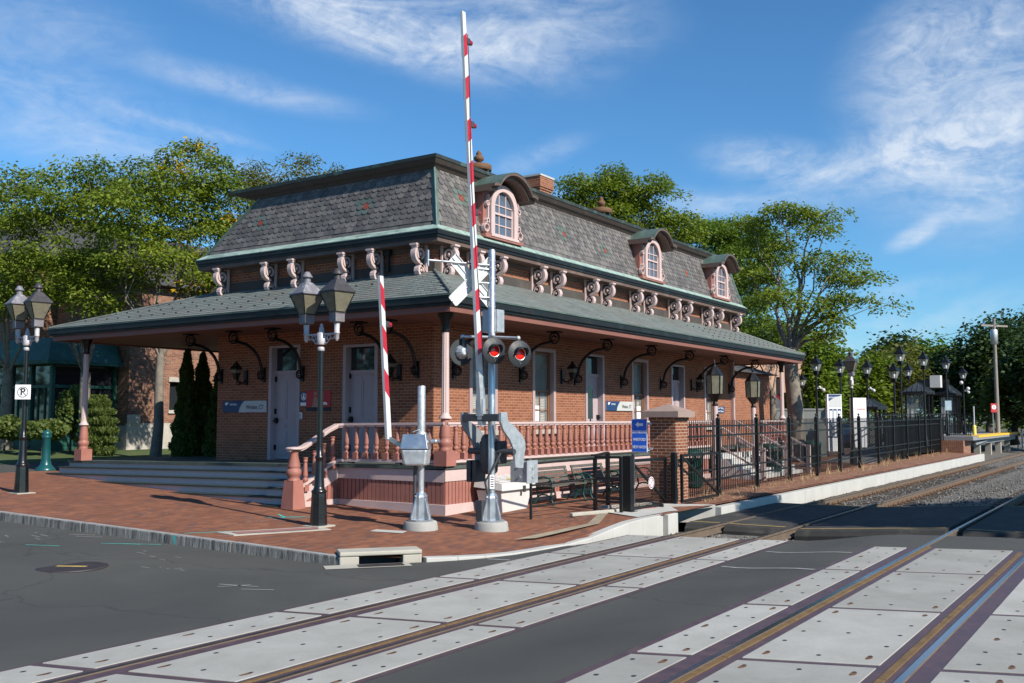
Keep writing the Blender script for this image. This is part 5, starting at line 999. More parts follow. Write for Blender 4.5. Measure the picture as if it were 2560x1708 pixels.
for e in (e1, e2): b.tube([top, e], .028, 8); b.ball(e, .045)
b.ball(Vector((*c1.xy, c1.z + .30)) - fn * .05, .05); b.build('light_arm', M['galv'], SG)
# crossbuck seen from behind
def crossbuck():
    c = at(1181, 703, 18.85); n = -fn; u = zU.cross(n).normalized()
    for k, s in enumerate((-1, 1)):
        dr = (u * .72 * s + zU * .70).normalized(); pr = n.cross(dr).normalized(); o = c + n * .012 * k; b = MB()
        p = [o + dr * a + pr * w for a, w in ((-.61, -.115), (-.61, .115), (.61, .115), (.61, -.115))]; b.hexa(p + [q + n * .006 for q in p])
        for w in (-.112, .112, 0): b.beam(o + dr * -.6 + pr * w - n * .012, o + dr * .6 + pr * w - n * .012, .014, .022, up=n)
        b.build('crossbuck_blade', M['arm_white'], SG)
    b = MB(); b.tube([Vector((SX, SY, 5.02)), c + zU * .33 + u * .95], .022, 8); b.tube([c + zU * .22 + u * .95, c + zU * .52 + u * .95], .022, 8)
    for h in (.25, -.02, -.3): b.tube([Vector((SX, SY, c.z + h)), c + zU * h], .018, 6)
    b.build('crossbuck_bracket', M['aluminium'], SG)
crossbuck()
# ================================================================ short pedestrian gate
HX, HY = 14.55, 11.76; HZ = zs(HX, HY); PG = thing('pedestrian_gate_machine', (HX, HY, HZ), 'short silver gate machine with a raised narrow striped arm in front of the porch', 'crossing gate'); pole_base(PG, HX, HY, HZ)
b = MB(); b.lathe([(.06, .6), (.06, 1.2 - HZ), (.074, 1.25 - HZ), (.074, 2.66 - HZ), (.07, 2.67 - HZ)], (HX, HY, HZ), 16); b.build('mast', M['galv'], PG); b = MB(); b.tube([(HX - .06, HY + .1, .2), (HX - .05, HY + .1, 1.3)], .035, 8); b.build('conduit', M['mech_dark'], PG)
b = MB(); u = Vector((.45, -.89, 0)).normalized(); v = Vector((.89, .45, 0)).normalized(); c = Vector((HX - .06, HY + .08, 0)); P = lambda a, d_, z: c + u * a + v * d_ + zU * z
b.hexa([P(-.19, -.19, 1.17), P(.23, -.19, 1.17), P(.23, .2, 1.17), P(-.19, .2, 1.17), P(-.25, -.2, 1.48), P(.26, -.2, 1.48), P(.26, .2, 1.48), P(-.25, .2, 1.48)]); b.build('gearbox', M['galv'], PG, bevel=.04)
b = MB(); b.hexa([P(-.26, -.21, 1.482), P(.27, -.21, 1.482), P(.27, .2, 1.482), P(-.26, .2, 1.482), P(-.22, -.16, 1.76), P(.22, -.16, 1.76), P(.22, .16, 1.76), P(-.22, .16, 1.76)]); b.lathe([(.05, 0), (.05, .1), (.035, .11), (.035, .17)], P(.27, .1, 1.62), 8, axes=(v, zU, u)); b.build('gearbox_lid', M['aluminium'], PG, bevel=.05)
b = MB(); b.lathe([(.095, 1.55), (.1, 1.56), (.1, 1.78), (.08, 1.80)], (HX, HY, 0), 12); b.tube([P(.1, -.05, 1.76), P(.08, -.05, 1.84), P(-.05, -.05, 1.80)], .012, 5); b.build('clamp', M['galv'], PG)
g0 = at(971, 1098, 18.7); g1 = at(951, 690, 18.7); GB = thing('gate_arm', g0 - PG.location); GB.parent = PG; b = MB(); dd = (g1 - g0); L2 = dd.length; dd.normalize(); w2 = lambda s: .125 - .008 * s
for s0, s1 in ((0, L2),):
    p, r = g0, g1; w0, w1 = w2(0) / 2, w2(L2) / 2; y = .03; b.hexa([(p.x - w0, p.y - y, p.z), (p.x + w0, p.y - y, p.z), (p.x + w0, p.y + y, p.z), (p.x - w0, p.y + y, p.z), (r.x - w1, r.y - y, r.z), (r.x + w1, r.y - y, r.z), (r.x + w1, r.y + y, r.z), (r.x - w1, r.y + y, r.z)])
stripes(b, g0, g1, w2, .06, .83, .43, .78, 1, .14, 3); b.build('boom', [M['arm_white'], M['arm_red']], GB)
b = MB(); b.beam(P(-.2, 0, 1.5), g0 + Vector((0, 0, .02)), .05, .08); b.build('crank', M['aluminium'], GB); p = g0 + dd * ((3.85 - g0.z) / dd.z); arm_lamp(GB, (p.x + .05, p.y, p.z), dd)
# ================================================================ salt bin, railing box, pipe railing, benches
BN = thing('salt_bin', (18.0, 12.2, 0), 'white plastic grit bin with overhanging lid against the porch skirt', 'bin'); b = MB(); x0, x1, y0, y1 = 17.42, 18.78, 11.92, 12.62; e = .03
b.hexa([(x0 + .2, y0 + .06, .02), (x1 - .2, y0 + .06, .02), (x1 - .2, y1 - .06, .02), (x0 + .2, y1 - .06, .02), (x0 + .08, y0 + .02, .5), (x1 - .08, y0 + .02, .5), (x1 - .08, y1 - .02, .5), (x0 + .08, y1 - .02, .5)]); [b.box(x, x + .14, y0 + .1, y0 + .3, 0, .03) for x in (x0 + .25, x1 - .4)]; b.build('tub', M['plastic_white'], BN, bevel=.03)
b = MB(); b.hexa([(x0, y0 - .06, .5), (x1, y0 - .06, .5), (x1, y1, .56), (x0, y1, .56), (x0 + .03, y0 - .04, .66), (x1 - .03, y0 - .04, .66), (x1 - .03, y1 - .02, .78), (x0 + .03, y1 - .02, .78)]); [b.hexa([(x, y0 + .06, .685), (x + .34, y0 + .06, .685), (x + .34, y1 - .1, .765), (x, y1 - .1, .765), (x + .02, y0 + .08, .70), (x + .32, y0 + .08, .70), (x + .32, y1 - .12, .78), (x + .02, y1 - .12, .78)]) for x in (x0 + .1, x0 + .51, x0 + .92)]; b.build('lid', M['plastic_white'], BN, bevel=.02)
b = MB(); b.box(x1 - .55, x1 - .47, y0 - .09, y0 - .055, .44, .58); b.build('latch', M['mech_dark'], BN)
b = MB(); b.quad((x0 + .55, y0 + .14, .728), (x0 + .78, y0 + .14, .728), (x0 + .75, y0 + .24, .742), (x0 + .58, y0 + .24, .742)); b.build('sticker', M['yellow_post'], BN)
JB = thing('junction_box', (16.9, 10.75, .76), 'grey steel junction box on the end post of the pipe railing', 'junction box'); b = MB(); b.box(16.62, 16.98, 10.72, 11.12, .77, 1.19); b.build('box_body', M['galv'], JB, bevel=.012); b = MB(); b.box(16.60, 17.0, 10.695, 10.722, .75, 1.21); [b.box(16.74, 16.86, 10.68, 10.70, z, z + .025) for z in (.88, 1.06)]; [b.box(16.78, 16.82, 10.67, 10.70, z - .03, z + .05) for z in (.88, 1.06)]; b.build('door', M['galv'], JB, bevel=.006); [MB().lathe([(.03, 0), (.03, .02)], (16.62, 10.9, z), 8, axes=(Vector((0, 1, 0)), Vector((0, 0, 1)), Vector((-1, 0, 0)))).build('knob', M['aluminium'], JB) for z in (.87, 1.1)]
RL = thing('pipe_railing', (17.15, 10.92, 0), 'black steel pipe railing leading from the grey box to the foot gates', 'railing'); r0 = Vector((17.1, 10.93, 0)); r1 = Vector((18.79, 10.36, .05)); b = MB(); b.tube([(17.1, 10.93, -.05), (17.1, 10.93, .8)], .03, 8)
for zz in (.25, .68, 1.12): b.tube([r0 + zU * zz, r1 + zU * (zz + .03)], .022, 8)
b.box(r1.x - .035, r1.x + .035, r1.y - .035, r1.y + .035, -.05, 1.22); r2 = Vector((18.86, 9.77, .05)); b.box(r2.x - .03, r2.x + .03, r2.y - .03, r2.y + .03, -.05, 1.22)
for zz in (.22, .72, 1.17): b.beam(r1 + zU * zz, r2 + zU * zz, .05, .05)
r3 = Vector((20.2, 10.55, .07))
b.beam(r1 + Vector((.05, .02, 1.2)), Vector((20.1, 10.75, 1.27)), .05, .05); b.box(20.06, 20.14, 10.71, 10.79, 0, 1.28); b.build('railing_frame', M['fence_black'], RL)
def bench(x0, lab):
    t = thing('bench', (x0, 12.1, .04), lab, 'bench', 'slatted benches along the porch skirt'); w = 1.62; z0 = .04
    for xx in (x0 + .06, x0 + w - .06):
        b = MB(); T = lambda pts, r=.02: b.tube([(xx, y, z0 + z) for y, z in pts], r, 6)
        T([(11.72, 0), (11.76, .03), (11.84, .2), (11.80, .38), (11.78, .44)], .026); T([(12.32, 0), (12.28, .04), (12.18, .22), (12.22, .4), (12.30, .62), (12.37, .84)], .026); T([(11.78, .42), (12.22, .40)], .022); T([(11.84, .2), (11.95, .26), (12.08, .26), (12.18, .22)])
        T([(11.78, .44), (11.80, .56), (11.88, .64), (12.02, .67), (12.26, .62)]); T([(11.86 + .05 * math.cos(q), .53 + .05 * math.sin(q)) for q in fr(0, 6, 8)], .014); b.build('leg', M['bench_green'], t)
    b = MB()
    for k in range(5): y = 11.76 + k * .098; b.box(x0, x0 + w, y, y + .072, z0 + .44, z0 + .475)
    b.build('seat', M['bench_wood'], t); b = MB()
    for k in range(4): z = .52 + k * .09; y = 12.235 + k * .032; b.hexa([(x0, y, z0 + z), (x0 + w, y, z0 + z), (x0 + w, y + .03, z0 + z), (x0, y + .03, z0 + z), (x0, y + .024, z0 + z + .068), (x0 + w, y + .024, z0 + z + .068), (x0 + w, y + .052, z0 + z + .068), (x0, y + .052, z0 + z + .068)])
    b.build('backrest', M['bench_wood'], t)
for x, l in ((19.3, 'weathered slatted bench with green iron ends nearest the white grit bin'), (21.15, 'weathered slatted bench standing in the middle of the three along the skirt'), (23.0, 'weathered slatted bench nearest the brick pillar, behind the mesh gate')): bench(x, l)
# ================================================================ brick pillar, sign, foot gates, fence
BX, BY = 21.4, 9.64; PI_ = thing('brick_pillar', (BX, BY, .02), 'square brick pillar with pyramid stone cap at the start of the black fence', 'pillar')
b = MB(); b.box(BX, BX + .70, BY, BY + .66, -.1, 2.0); b.box(BX - .025, BX + .725, BY - .025, BY + .685, 2.0, 2.075); b.build('shaft', M['brick_pillar'], PI_)
b = MB(); x0, x1, y0, y1 = BX - .14, BX + .84, BY - .14, BY + .80; b.box(x0, x1, y0, y1, 2.076, 2.22); m = ((x0 + x1) / 2, (y0 + y1) / 2); vs = [(x0, y0, 2.22), (x1, y0, 2.22), (x1, y1, 2.22), (x0, y1, 2.22), (*m, 2.40)]; b.add(vs, [(0, 1, 4), (1, 2, 4), (2, 3, 4), (3, 0, 4)]); b.build('cap', M['cap_stone'], PI_, bevel=.008)
t = thing('southbound_sign', (BX - .02, BY + .7, 1.6), 'blue southbound direction sign with white arrow on the brick pillar side', 'sign'); c = Vector((BX - .03, BY + .92, 1.645)); rz = R(-90); b = MB(); board(b, c, .41, .80, .015, rz); b.build('border', M['sign_white'], t); b = MB(); board(b, c, .385, .775, .017, rz); b.build('plate', M['sign_blue'], t); [MB().box(BX - .03, BX, BY + .6, BY + .72, z, z + .06).build('bracket', M['galv'], t) for z in (1.3, 1.9)]
b = MB(); shape(b, c + zU * .26, rz, [(-.10, 0), (-.02, .07), (-.02, .03), (.10, .03), (.10, -.03), (-.02, -.03), (-.02, -.07)], .019); b.build('arrow', M['sign_white'], t)
for z, s, w in ((.08, 'SOUTHBOUND', .56), (-.10, 'HARTFORD', .62), (-.28, 'NEW HAVEN', .62)): text(s, .10, c + Vector((-.0185, 0, z)), rz, M['sign_white'], t, sx=w, bold=.0015)
def mesh_gate(p, q, z0, h, lab, sign=True):
    p = Vector((*p, z0)); q = Vector((*q, z0)); t = thing('pedestrian_gate', p, lab, 'gate'); b = MB(); d = (q - p).normalized(); n = Vector((-d.y, d.x, 0))
    for a in (p, q): b.box(a.x - .03, a.x + .03, a.y - .03, a.y + .03, z0, z0 + h)
    for zz in (.03, h - .03): b.beam(p + zU * zz, q + zU * zz, .05, .06)
    b.beam(p + zU * (h - .05), q + zU * .08, .04, .05); b.build('gate_frame', M['fence_black'], t)
    if sign:
        b = MB(); L = (q - p).length; k = int(L / .045)
        for i in range(1, k): a = p + d * (L * i / k); b.beam(a + zU * .05, a + zU * (h - .05), .006, .006)
        for i in range(1, int(h / .045)): b.beam(p + zU * (.045 * i), q + zU * (.045 * i), .006, .006)
        b.build('mesh_panel', M['fence_black'], t); m = p.lerp(q, .52) - n * -.0; n2 = n if n.dot(Vector((-.83, -.55, 0))) > 0 else -n; rz = math.atan2(n2.x, -n2.y); c = m + zU * (h * .5) + n2 * .04
        b = MB(); shape(b, c, rz, circ(.135, 28), 0); b.build('sign_disc', M['sign_white'], t); b = MB(); C1, C2 = circ(.118, 28), circ(.096, 28)
        for i in range(28): shape(b, c, rz, [C1[i], C1[(i + 1) % 28], C2[(i + 1) % 28], C2[i]], .003)
        shape(b, c, rz, [(-.085, -.068), (-.072, -.085), (.085, .068), (.072, .085)], .0032); b.build('sign_ring', M['sign_maroon'], t)
    return t
GP = thing('gate_post', (19.2, 9.76, .03), 'thick black post with hinges between the railing and mesh gate', 'post'); b = MB(); b.box(19.12, 19.30, 9.68, 9.86, -.05, 1.24); b.box(19.06, 19.36, 9.62, 9.92, .03, .06); b.build('post', M['fence_black'], GP); b = MB(); [b.box(19.3, 19.345, 9.68, 9.74, z, z + .3) for z in (.2, .62, .98)]; b.build('hinge', M['mech_dark'], GP)
mesh_gate((19.42, 9.8), (21.0, 9.72), .06, 1.1, 'black wire mesh foot gate with a round barred sign')
GQ = thing('gate_post', (21.12, 9.58, .03), 'slim black post standing in front of the brick pillar', 'post'); b = MB(); b.box(21.05, 21.17, 9.50, 9.62, -.05, 1.27); b.build('post', M['fence_black'], GQ); b = MB(); [b.box(21.17, 21.21, 9.5, 9.56, z, z + .3) for z in (.15, .9)]; b.build('hinge', M['mech_dark'], GQ)
mesh_gate((21.32, 9.46), (23.6, 9.50), .10, 1.12, 'black open frame gate folded back against the picket fence', False)
FN = thing('picket_fence', (24.7, 9.9, .05), 'tall black steel picket fence along the station platform', 'fence'); fy = lambda x: 9.9 + .0218 * (x - 24.7); fz = lambda x: .05 + .0045 * (x - 24.7)
posts = [24.69, 27.8, 30.98, 34.12, 37.24, 40.29, 43.65, 46.8, 49.9, 53.0, 56.2, 59.3]
xs = [22.15] + posts; b = MB(); n = 0
for x in posts:
    bb = MB(); y, z = fy(x), fz(x); bb.box(x - .05, x + .05, y - .05, y + .05, z - .1, z + 2.0); bb.lathe([(.055, 2.0), (.055, 2.02), (.02, 2.03), (.02, 2.05), (.04, 2.07), (.045, 2.09), (.03, 2.12), (.005, 2.13)], (x, y, z), 8); bb.build('fence_post', M['fence_black'], FN)
for a, c in zip(xs, xs[1:]):
    bb = MB()
    for h in (.42, .68, 1.55, 1.80): bb.beam((a + .05, fy(a), fz(a) + h), (c - .05, fy(c), fz(c) + h), .035, .045)
    k = int((c - a) / .14)
    for i in range(1, k): x = a + (c - a) * i / k; y, z = fy(x), fz(x); bb.box(x - .010, x + .010, y - .008, y + .008, z + .08, z + 1.96)
    bb.build('fence_panel', M['fence_black'], FN)
def trash(x, y, lab):
    t = thing('litter_bin', (x, y, .05), lab, 'litter bin', 'green litter bins behind the fence'); b = MB()
    for k in range(26): a = 2 * math.pi * k / 26; b.beam((x + .30 * math.cos(a), y + .30 * math.sin(a), .1), (x + .34 * math.cos(a), y + .34 * math.sin(a), 1.0), .04, .012)
    b.lathe([(.29, .08), (.31, .1), (.32, .9)], (x, y, 0), 16); b.build('basket', M['trash_green'], t); b = MB(); b.lathe([(.37, .98), (.38, 1.03), (.30, 1.12), (.14, 1.16), (.13, 1.13)], (x, y, 0), 18); b.build('lid', M['trash_green'], t)
trash(26.6, 11.5, 'dark green slatted litter bin just right of the brick pillar'); trash(33.9, 11.6, 'dark green slatted litter bin right of the white stairs'); trash(39.6, 11.9, 'dark green slatted litter bin beside the low platform wall')
def hexlamp(x, y, lab):
    t = thing('platform_lantern', (x, y, .05), lab, 'lamp', 'hexagonal lanterns on pale posts'); c = (x, y, 0); b = MB(); b.lathe([(.12, .05), (.10, .3), (.085, .4), (.08, 2.42)], c, 14); b.build('post', M['pink_light'], t); b = MB(); b.lathe([(.08, 2.42), (.10, 2.45), (.06, 2.5), (.07, 2.54), (.03, 2.58)], c, 12); b.lathe([(.07, 2.55), (.225, 2.76), (.24, 2.78)], c, 6, 0, False); b.lathe([(.26, 3.33), (.27, 3.35), (.10, 3.58), (.06, 3.62)], c, 6, 0, False); b.lathe([(.06, 3.6), (.03, 3.66), (.045, 3.7), (.015, 3.78), (.003, 3.86)], c, 8)
    for q in range(6): a = q * math.pi / 3; b.beam((x + .238 * math.cos(a), y + .238 * math.sin(a), 2.77), (x + .262 * math.cos(a), y + .262 * math.sin(a), 3.34), .022, .022)
    b.build('frame', M['black_iron'], t); b = MB(); b.lathe([(.228, 2.79), (.252, 3.33)], c, 6, 0, False); b.lathe([(.08, 2.60), (.215, 2.765)], c, 6, 0, False); b.build('glass', M['lamp_glass'], t)
hexlamp(27.9, 11.27, 'hexagonal lantern on a pale post just right of the brick pillar'); hexlamp(33.03, 11.94, 'hexagonal lantern on a pale post below the canopy end')
# ================================================================ platform beyond the fence
def single_lamp(loc, h, lab, cam_=False):
    t = thing('platform_lamp', loc, lab, 'lamp', 'single lantern lamps along the platform'); x, y, z = loc; c = (x, y, z + h - .98)
    b = MB(); b.lathe([(.12, 0), (.11, .3), (.07, .5), (.055, .6), (.045, h - .97)], loc, 10); b.build('pole', M['black_iron'], t)
    b = MB(); b.lathe([(.10, 0), (.14, .03), (.14, .19)], c, 4, 0, False, R(33.7)); rot = R(33.7); A_ = [Vector((x + r * math.cos(rot + q * math.pi / 2), y + r * math.sin(rot + q * math.pi / 2), c[2] + hh)) for q in range(4) for r, hh in ((.155, .19), (.285, .53))]
    for q in range(4): b.beam(A_[2 * q], A_[2 * q + 1], .018, .018)
    b.lathe([(.32, .53), (.335, .55), (.11, .77), (.095, .81)], c, 4, 0, False, rot); b.lathe([(.06, .81), (.10, .85), (.05, .91), (.06, .93), (.01, .98)], c, 8); b.build('lantern_frame', M['black_iron'], t)
    b = MB(); b.lathe([(.15, .195), (.28, .525)], c, 4, 0, False, rot); b.build('glass', M['clear_glass'], t); b = MB(); b.lathe([(.05, .2), (.075, .29), (.045, .41), (.005, .45)], c, 8); b.build('bulb', M['bulb'], t)
    if cam_: b = MB(); b.tube([(x, y, z + h - 1.6), (x + .16, y - .24, z + h - 1.6)], .03, 6); b.ball((x + .18, y - .27, z + h - 1.68), .09); b.ball((x + .08, y - .12, z + h - 1.55), .07); b.build('camera_dome', M['plastic_white'], t)
def ground_at(u, d, z): p = at(u, 1045, d); return (p.x, p.y, z)
SP = [(2007, 60, .1, 4.75, 'lamp in the shade left of the first platform lantern', False), (2043, 46, .1, 4.96, 'black single lantern lamp with white camera left of the blue and white board', True), (2103, 50, .1, 5.06, 'black single lantern lamp right of the blue and white board', False), (2171, 52, .1, 5.10, 'black single lantern lamp with white camera above the low shelter', True), (2238, 46.8, .1, 4.65, 'black single lantern lamp left of the tallest platform lantern', False),
      (2255, 47.2, .1, 5.5, 'tallest black single lantern lamp beside the ramp shelter', False), (2274, 58, .1, 5.25, 'black single lantern lamp just right of the tallest one', False), (2313, 51.2, .6, 5.0, 'black single lantern lamp above the large shelter roof', False), (2369, 57.5, .9, 4.85, 'black single lantern lamp rising behind the shelter block', False), (2411, 63, 1.0, 4.4, 'farthest black single lantern lamp at the raised platform', True)]
for u, d, z, h, l, cm_ in SP: single_lamp(ground_at(u, d, z), h, l, cm_)
def info(u, v0, v1, d, w, rz, lab, blue):
    p = at(u, v0, d); q = at(u, v1, d); t = thing('information_panel', (p.x, p.y, q.z), lab, 'information board'); h = p.z - q.z + 1.2; c = Vector((p.x, p.y, p.z - h / 2)); b = MB(); board(b, c, w, h, .12, rz); b.build('panel', M['sign_white'], t); n = Vector((math.sin(rz), -math.cos(rz), 0)); C_ = c + n * .12
    if blue:
        b = MB(); shape(b, C_, rz, [(-w * .42, h * .5 - .28), (-w * .2, h * .5 - .2), (w * .1, h * .5 - .1), (w * .46, h * .5 - .06), (w * .46, h * .5 - .01), (-w * .42, h * .5 - .01)], .003); [shape(b, C_, rz, [(x, -h * .5 + .5), (x + w * .24, -h * .5 + .5), (x + w * .24, h * .5 - .55), (x, h * .5 - .55)], .003) for x in (-w * .38, -w * .1, w * .2)]; b.build('blue_header', M['sign_navy'], t)
        b = MB(); shape(b, C_, rz, [(-w * .42, h * .5 - .5), (w * .46, h * .5 - .5), (w * .46, h * .5 - .065), (w * .1, h * .5 - .105), (-w * .2, h * .5 - .205), (-w * .42, h * .5 - .29)], .0025); b.build('grey_field', M['sign_grey'], t); text('AMTRAK', .085, C_ + n * .006 + Vector((math.cos(rz), math.sin(rz), 0)) * (-w * .2) + zU * (h * .5 - .13), rz, M['sign_white'], t)
        b = MB(); [shape(b, C_, rz, [(x + .02, -h * .5 + .55), (x + w * .2, -h * .5 + .55), (x + w * .2, h * .5 - .62), (x + .02, h * .5 - .62)], .005) for x in (-w * .38, -w * .1, w * .2)]; b.build('timetable', M['paper'], t)
    else:
        b = MB(); shape(b, C_, rz, [(-.12, h * .5 - .5), (w * .45, h * .5 - .5), (w * .45, h * .5 - .46), (-.12, h * .5 - .46)], .003); b.build('red_line', M['sign_red'], t); b = MB(); [shape(b, C_, rz, [(-.1, h * .5 - .62 - .06 * i), (w * (.3 + .1 * ((i * 3) % 2)), h * .5 - .62 - .06 * i), (w * (.3 + .1 * ((i * 3) % 2)), h * .5 - .6 - .06 * i), (-.1, h * .5 - .6 - .06 * i)], .003) for i in range(6)]; b.build('writing', M['sign_grey'], t)
info(2081, 986, 1048, 37, .62, R(-40), 'tall blue and white railway information board with three timetables', True); info(2142, 995, 1048, 42, .74, R(-40), 'tall white information board with a red line beside the low shelter', False)
def shelter(u0, u1, ve, vt, d, dep, zf, lab):
    "bus-stop style shelter: black posts, glazed sides and a ribbed hipped metal roof"
    p0, p1 = at(u0, ve, d), at(u1, ve, d); w = abs((u1 - u0) / FPX * d); zt = at(u0, vt, d).z; ze = p0.z; x0, y0 = p0.x + .4, p1.y + .3
    W_ = w / (.5545 + .832 * .55); D_ = W_ * .55; cx, cy = (p0.x + p1.x) / 2 + .5, (p0.y + p1.y) / 2 + .5; x0, x1, y0, y1 = cx - W_ / 2, cx + W_ / 2, cy - D_ / 2, cy + D_ / 2
    t = thing('platform_shelter', (cx, cy, zf), lab, 'shelter'); b = MB()
    for x in (x0 + .15, cx, x1 - .15):
        for y in (y0 + .15, y1 - .15): b.box(x - .05, x + .05, y - .05, y + .05, zf, ze)
    for y in (y0 + .15, y1 - .15): b.box(x0 + .1, x1 - .1, y - .03, y + .03, zf + .9, zf + .96)
    b.build('frame', M['shelter_black'], t); b = MB(); b.quad((x0 + .15, y1 - .16, zf + .1), (x1 - .15, y1 - .16, zf + .1), (x1 - .15, y1 - .16, ze - .1), (x0 + .15, y1 - .16, ze - .1)); b.quad((x0 + .16, y0 + .15, zf + .1), (x0 + .16, y1 - .15, zf + .1), (x0 + .16, y1 - .15, ze - .1), (x0 + .16, y0 + .15, ze - .1)); b.build('glazing', M['clear_glass'], t)
    b = MB(); b.box(x0, x1, y0, y1, ze, ze + .14); h0 = ze + .14; r = D_ * .42; vs = [(x0, y0, h0), (x1, y0, h0), (x1, y1, h0), (x0, y1, h0), (x0 + r, cy, zt), (x1 - r, cy, zt)]; b.add(vs, [(0, 1, 5, 4), (1, 2, 5), (2, 3, 4, 5), (3, 0, 4)], 1)
    for k in range(9):
        f = k / 8; X_ = x0 + (x1 - x0) * f; tt = min(1, min(f, 1 - f) * (x1 - x0) / r); b.beam((X_, y0, h0 + .02), (X_, y0 + (cy - y0) * tt, h0 + (zt - h0) * tt + .02), .03, .03, 1)
    for k in range(1, 5):
        f = k / 5; Y_ = y0 + (y1 - y0) * f; tt = 1 - abs(2 * f - 1); b.beam((x0, Y_, h0 + .02), (x0 + r * tt, Y_, h0 + (zt - h0) * tt + .02), .03, .03, 1)
    b.build('roof', [M['shelter_black'], M['shelter_roof']], t); return t
shelter(2146, 2250, 1024, 998, 49, 1, .3, 'small black glazed shelter with ribbed hip roof behind the fence'); shelter(2263, 2368, 985, 957, 57.5, 1, .9, 'large black shelter with ribbed hip roof on the raised platform')
t3 = shelter(2350, 2432, 989, 962, 64, 1, 1.0, 'farther black shelter block with white loudspeaker cabinet on its roof')
p = at(2340, 955, 61); b = MB(); b.box(p.x - .3, p.x + .3, p.y - .3, p.y + .3, p.z - .35, p.z + .4); b.build('cabinet', M['plastic_white'], t3); p = at(2403, 957, 63); MB().ball(p, .12, 10).build('camera_dome', M['plastic_white'], t3); p = at(2420, 972, 63); b = MB(); b.ball(p, .12, 10); b.build('camera_dome', M['plastic_white'], t3)
p0, p1 = at(2350, 958, 64), at(2402, 958, 64); b = MB(); b.box(p0.x, p1.x + .2, p0.y - .4, p0.y + 1.4, 4.0, p0.z + .25); b.box(p0.x - .1, p1.x + .3, p0.y - .5, p0.y + 1.5, p0.z - .75, p0.z - .6); b.build('roof_unit', M['shelter_black'], t3)
# raised platform with yellow edge
HP = thing('raised_platform', (62, 9.15, -.3), 'raised grey platform with a bright yellow edge on a brick and steel base', 'platform')
b = MB(); b.box(60.6, 82, 9.15, 13.2, .80, 1.03); b.build('slab', M['platform_grey'], HP); b = MB(); b.box(62.4, 82, 9.12, 9.85, .93, 1.05); b.build('yellow_edge', M['yellow_edge'], HP); b = MB(); b.box(60.2, 62.6, 9.6, 12.8, .0, .80); b.build('brick_base', M['brick_pillar'], HP)
[MB().box(x, x + .35, 9.6, 9.95, -.5, .5).build('pier', M['concrete'], HP) for x in (66, 70.5, 75, 79.5)]; b = MB(); b.box(63.6, 82, 9.5, 9.75, .5, .80); b.beam((63.0, 9.4, .55), (67.5, 9.4, .7), .1, .12); b.build('beam', M['mech_grey'], HP)
b = MB()
for x in fr(47, 61.5, 12): b.box(x - .02, x + .02, 10.63, 10.67, .6, 2.3)
for h in (2.3, 2.05): b.beam((46, 10.65, h - .12), (61.5, 10.65, h), .05, .05)
for i in range(14): b.box(61.5, 61.53, 9.4 + i * .1, 9.43 + i * .1, 1.05, 2.2)
b.beam((61.5, 9.35, 2.25), (61.5, 10.7, 2.25), .05, .05); b.beam((61.5, 9.35, 1.1), (61.5, 10.7, 1.1), .05, .05); b.build('ramp_railing', M['fence_black'], HP); b = MB(); b.box(47, 61, 10.75, 10.8, .25, 1.98); b.build('ramp_screen', M['shelter_black'], HP); b = MB(); b.hexa([(44, 10.85, .05), (60.6, 10.85, .75), (60.6, 12.9, .75), (44, 12.9, .05), (44, 10.85, .1), (60.6, 10.85, 1.0), (60.6, 12.9, 1.0), (44, 12.9, .1)]); b.build('ramp', M['platform_grey'], HP)
p = at(2436, 1075, 60); t = thing('yellow_bollard', (p.x, p.y, 1.03), 'yellow post with a thin grey pole standing on the raised platform', 'bollard'); b = MB(); b.lathe([(.11, 0), (.11, .55), (.06, .6)], (p.x, p.y, 1.03), 10); b.build('post', M['yellow_post'], t); b = MB(); b.lathe([(.045, .6), (.045, 1.75)], (p.x, p.y, 1.03), 8); b.build('pole', M['galv'], t)
p = at(2370, 1014, 57); t = thing('platform_sign', (p.x, p.y, 1.0), 'blank silver sign panel standing in front of the large shelter', 'sign'); b = MB(); board(b, (p.x, p.y, p.z), .4, .56, .03, R(-50)); b.build('panel', M['aluminium'], t); b = MB(); b.box(p.x - .03, p.x + .03, p.y + .01, p.y + .05, 1.0, p.z); b.build('pole', M['galv'], t)
p = at(2484, 1020, 66); t = thing('warning_sign', (p.x, p.y, 1.0), 'dark red warning sign with a white disc near the platform end', 'sign'); b = MB(); board(b, (p.x, p.y, p.z), .42, .6, .04, R(-50)); b.build('board', M['sign_red'], t); b = MB(); shape(b, (p.x, p.y, p.z + .05), R(-50), circ(.15), .045); b.build('disc', M['sign_white'], t); b = MB(); shape(b, (p.x, p.y, p.z + .05), R(-50), [(-.03, -.1), (.03, -.1), (.03, .1), (-.03, .1)], .05); b.build('symbol', M['sign_ink'], t); b = MB(); b.box(p.x - .03, p.x + .03, p.y + .03, p.y + .08, 1.0, p.z); b.build('pole', M['galv'], t)
t = thing('black_railing', (66, 11.8, 1.03), 'dark railing panels at the back of the raised platform', 'railing'); b = MB(); [b.box(x - .03, x + .03, 12.0, 12.06, 1.03, 2.1) for x in fr(66, 81, 10)]; [b.beam((66, 12.03, h), (81, 12.03, h), .05, .05) for h in (2.1, 1.6, 1.2)]; b.box(67, 81, 12.07, 12.09, 1.1, 1.6); b.build('panels', M['fence_black'], t)
t = thing('chain_fence', (84, 9.4, -.3), 'grey wire fence with posts at the right edge beyond the platform', 'fence'); b = MB(); [b.box(x - .04, x + .04, 9.4, 9.48, -.4, 1.9) for x in fr(83, 120, 14)]; [b.beam((83, 9.44, h), (120, 9.44, h), .04, .04) for h in (1.85, .9, .0)]; b.build('posts', M['galv'], t)
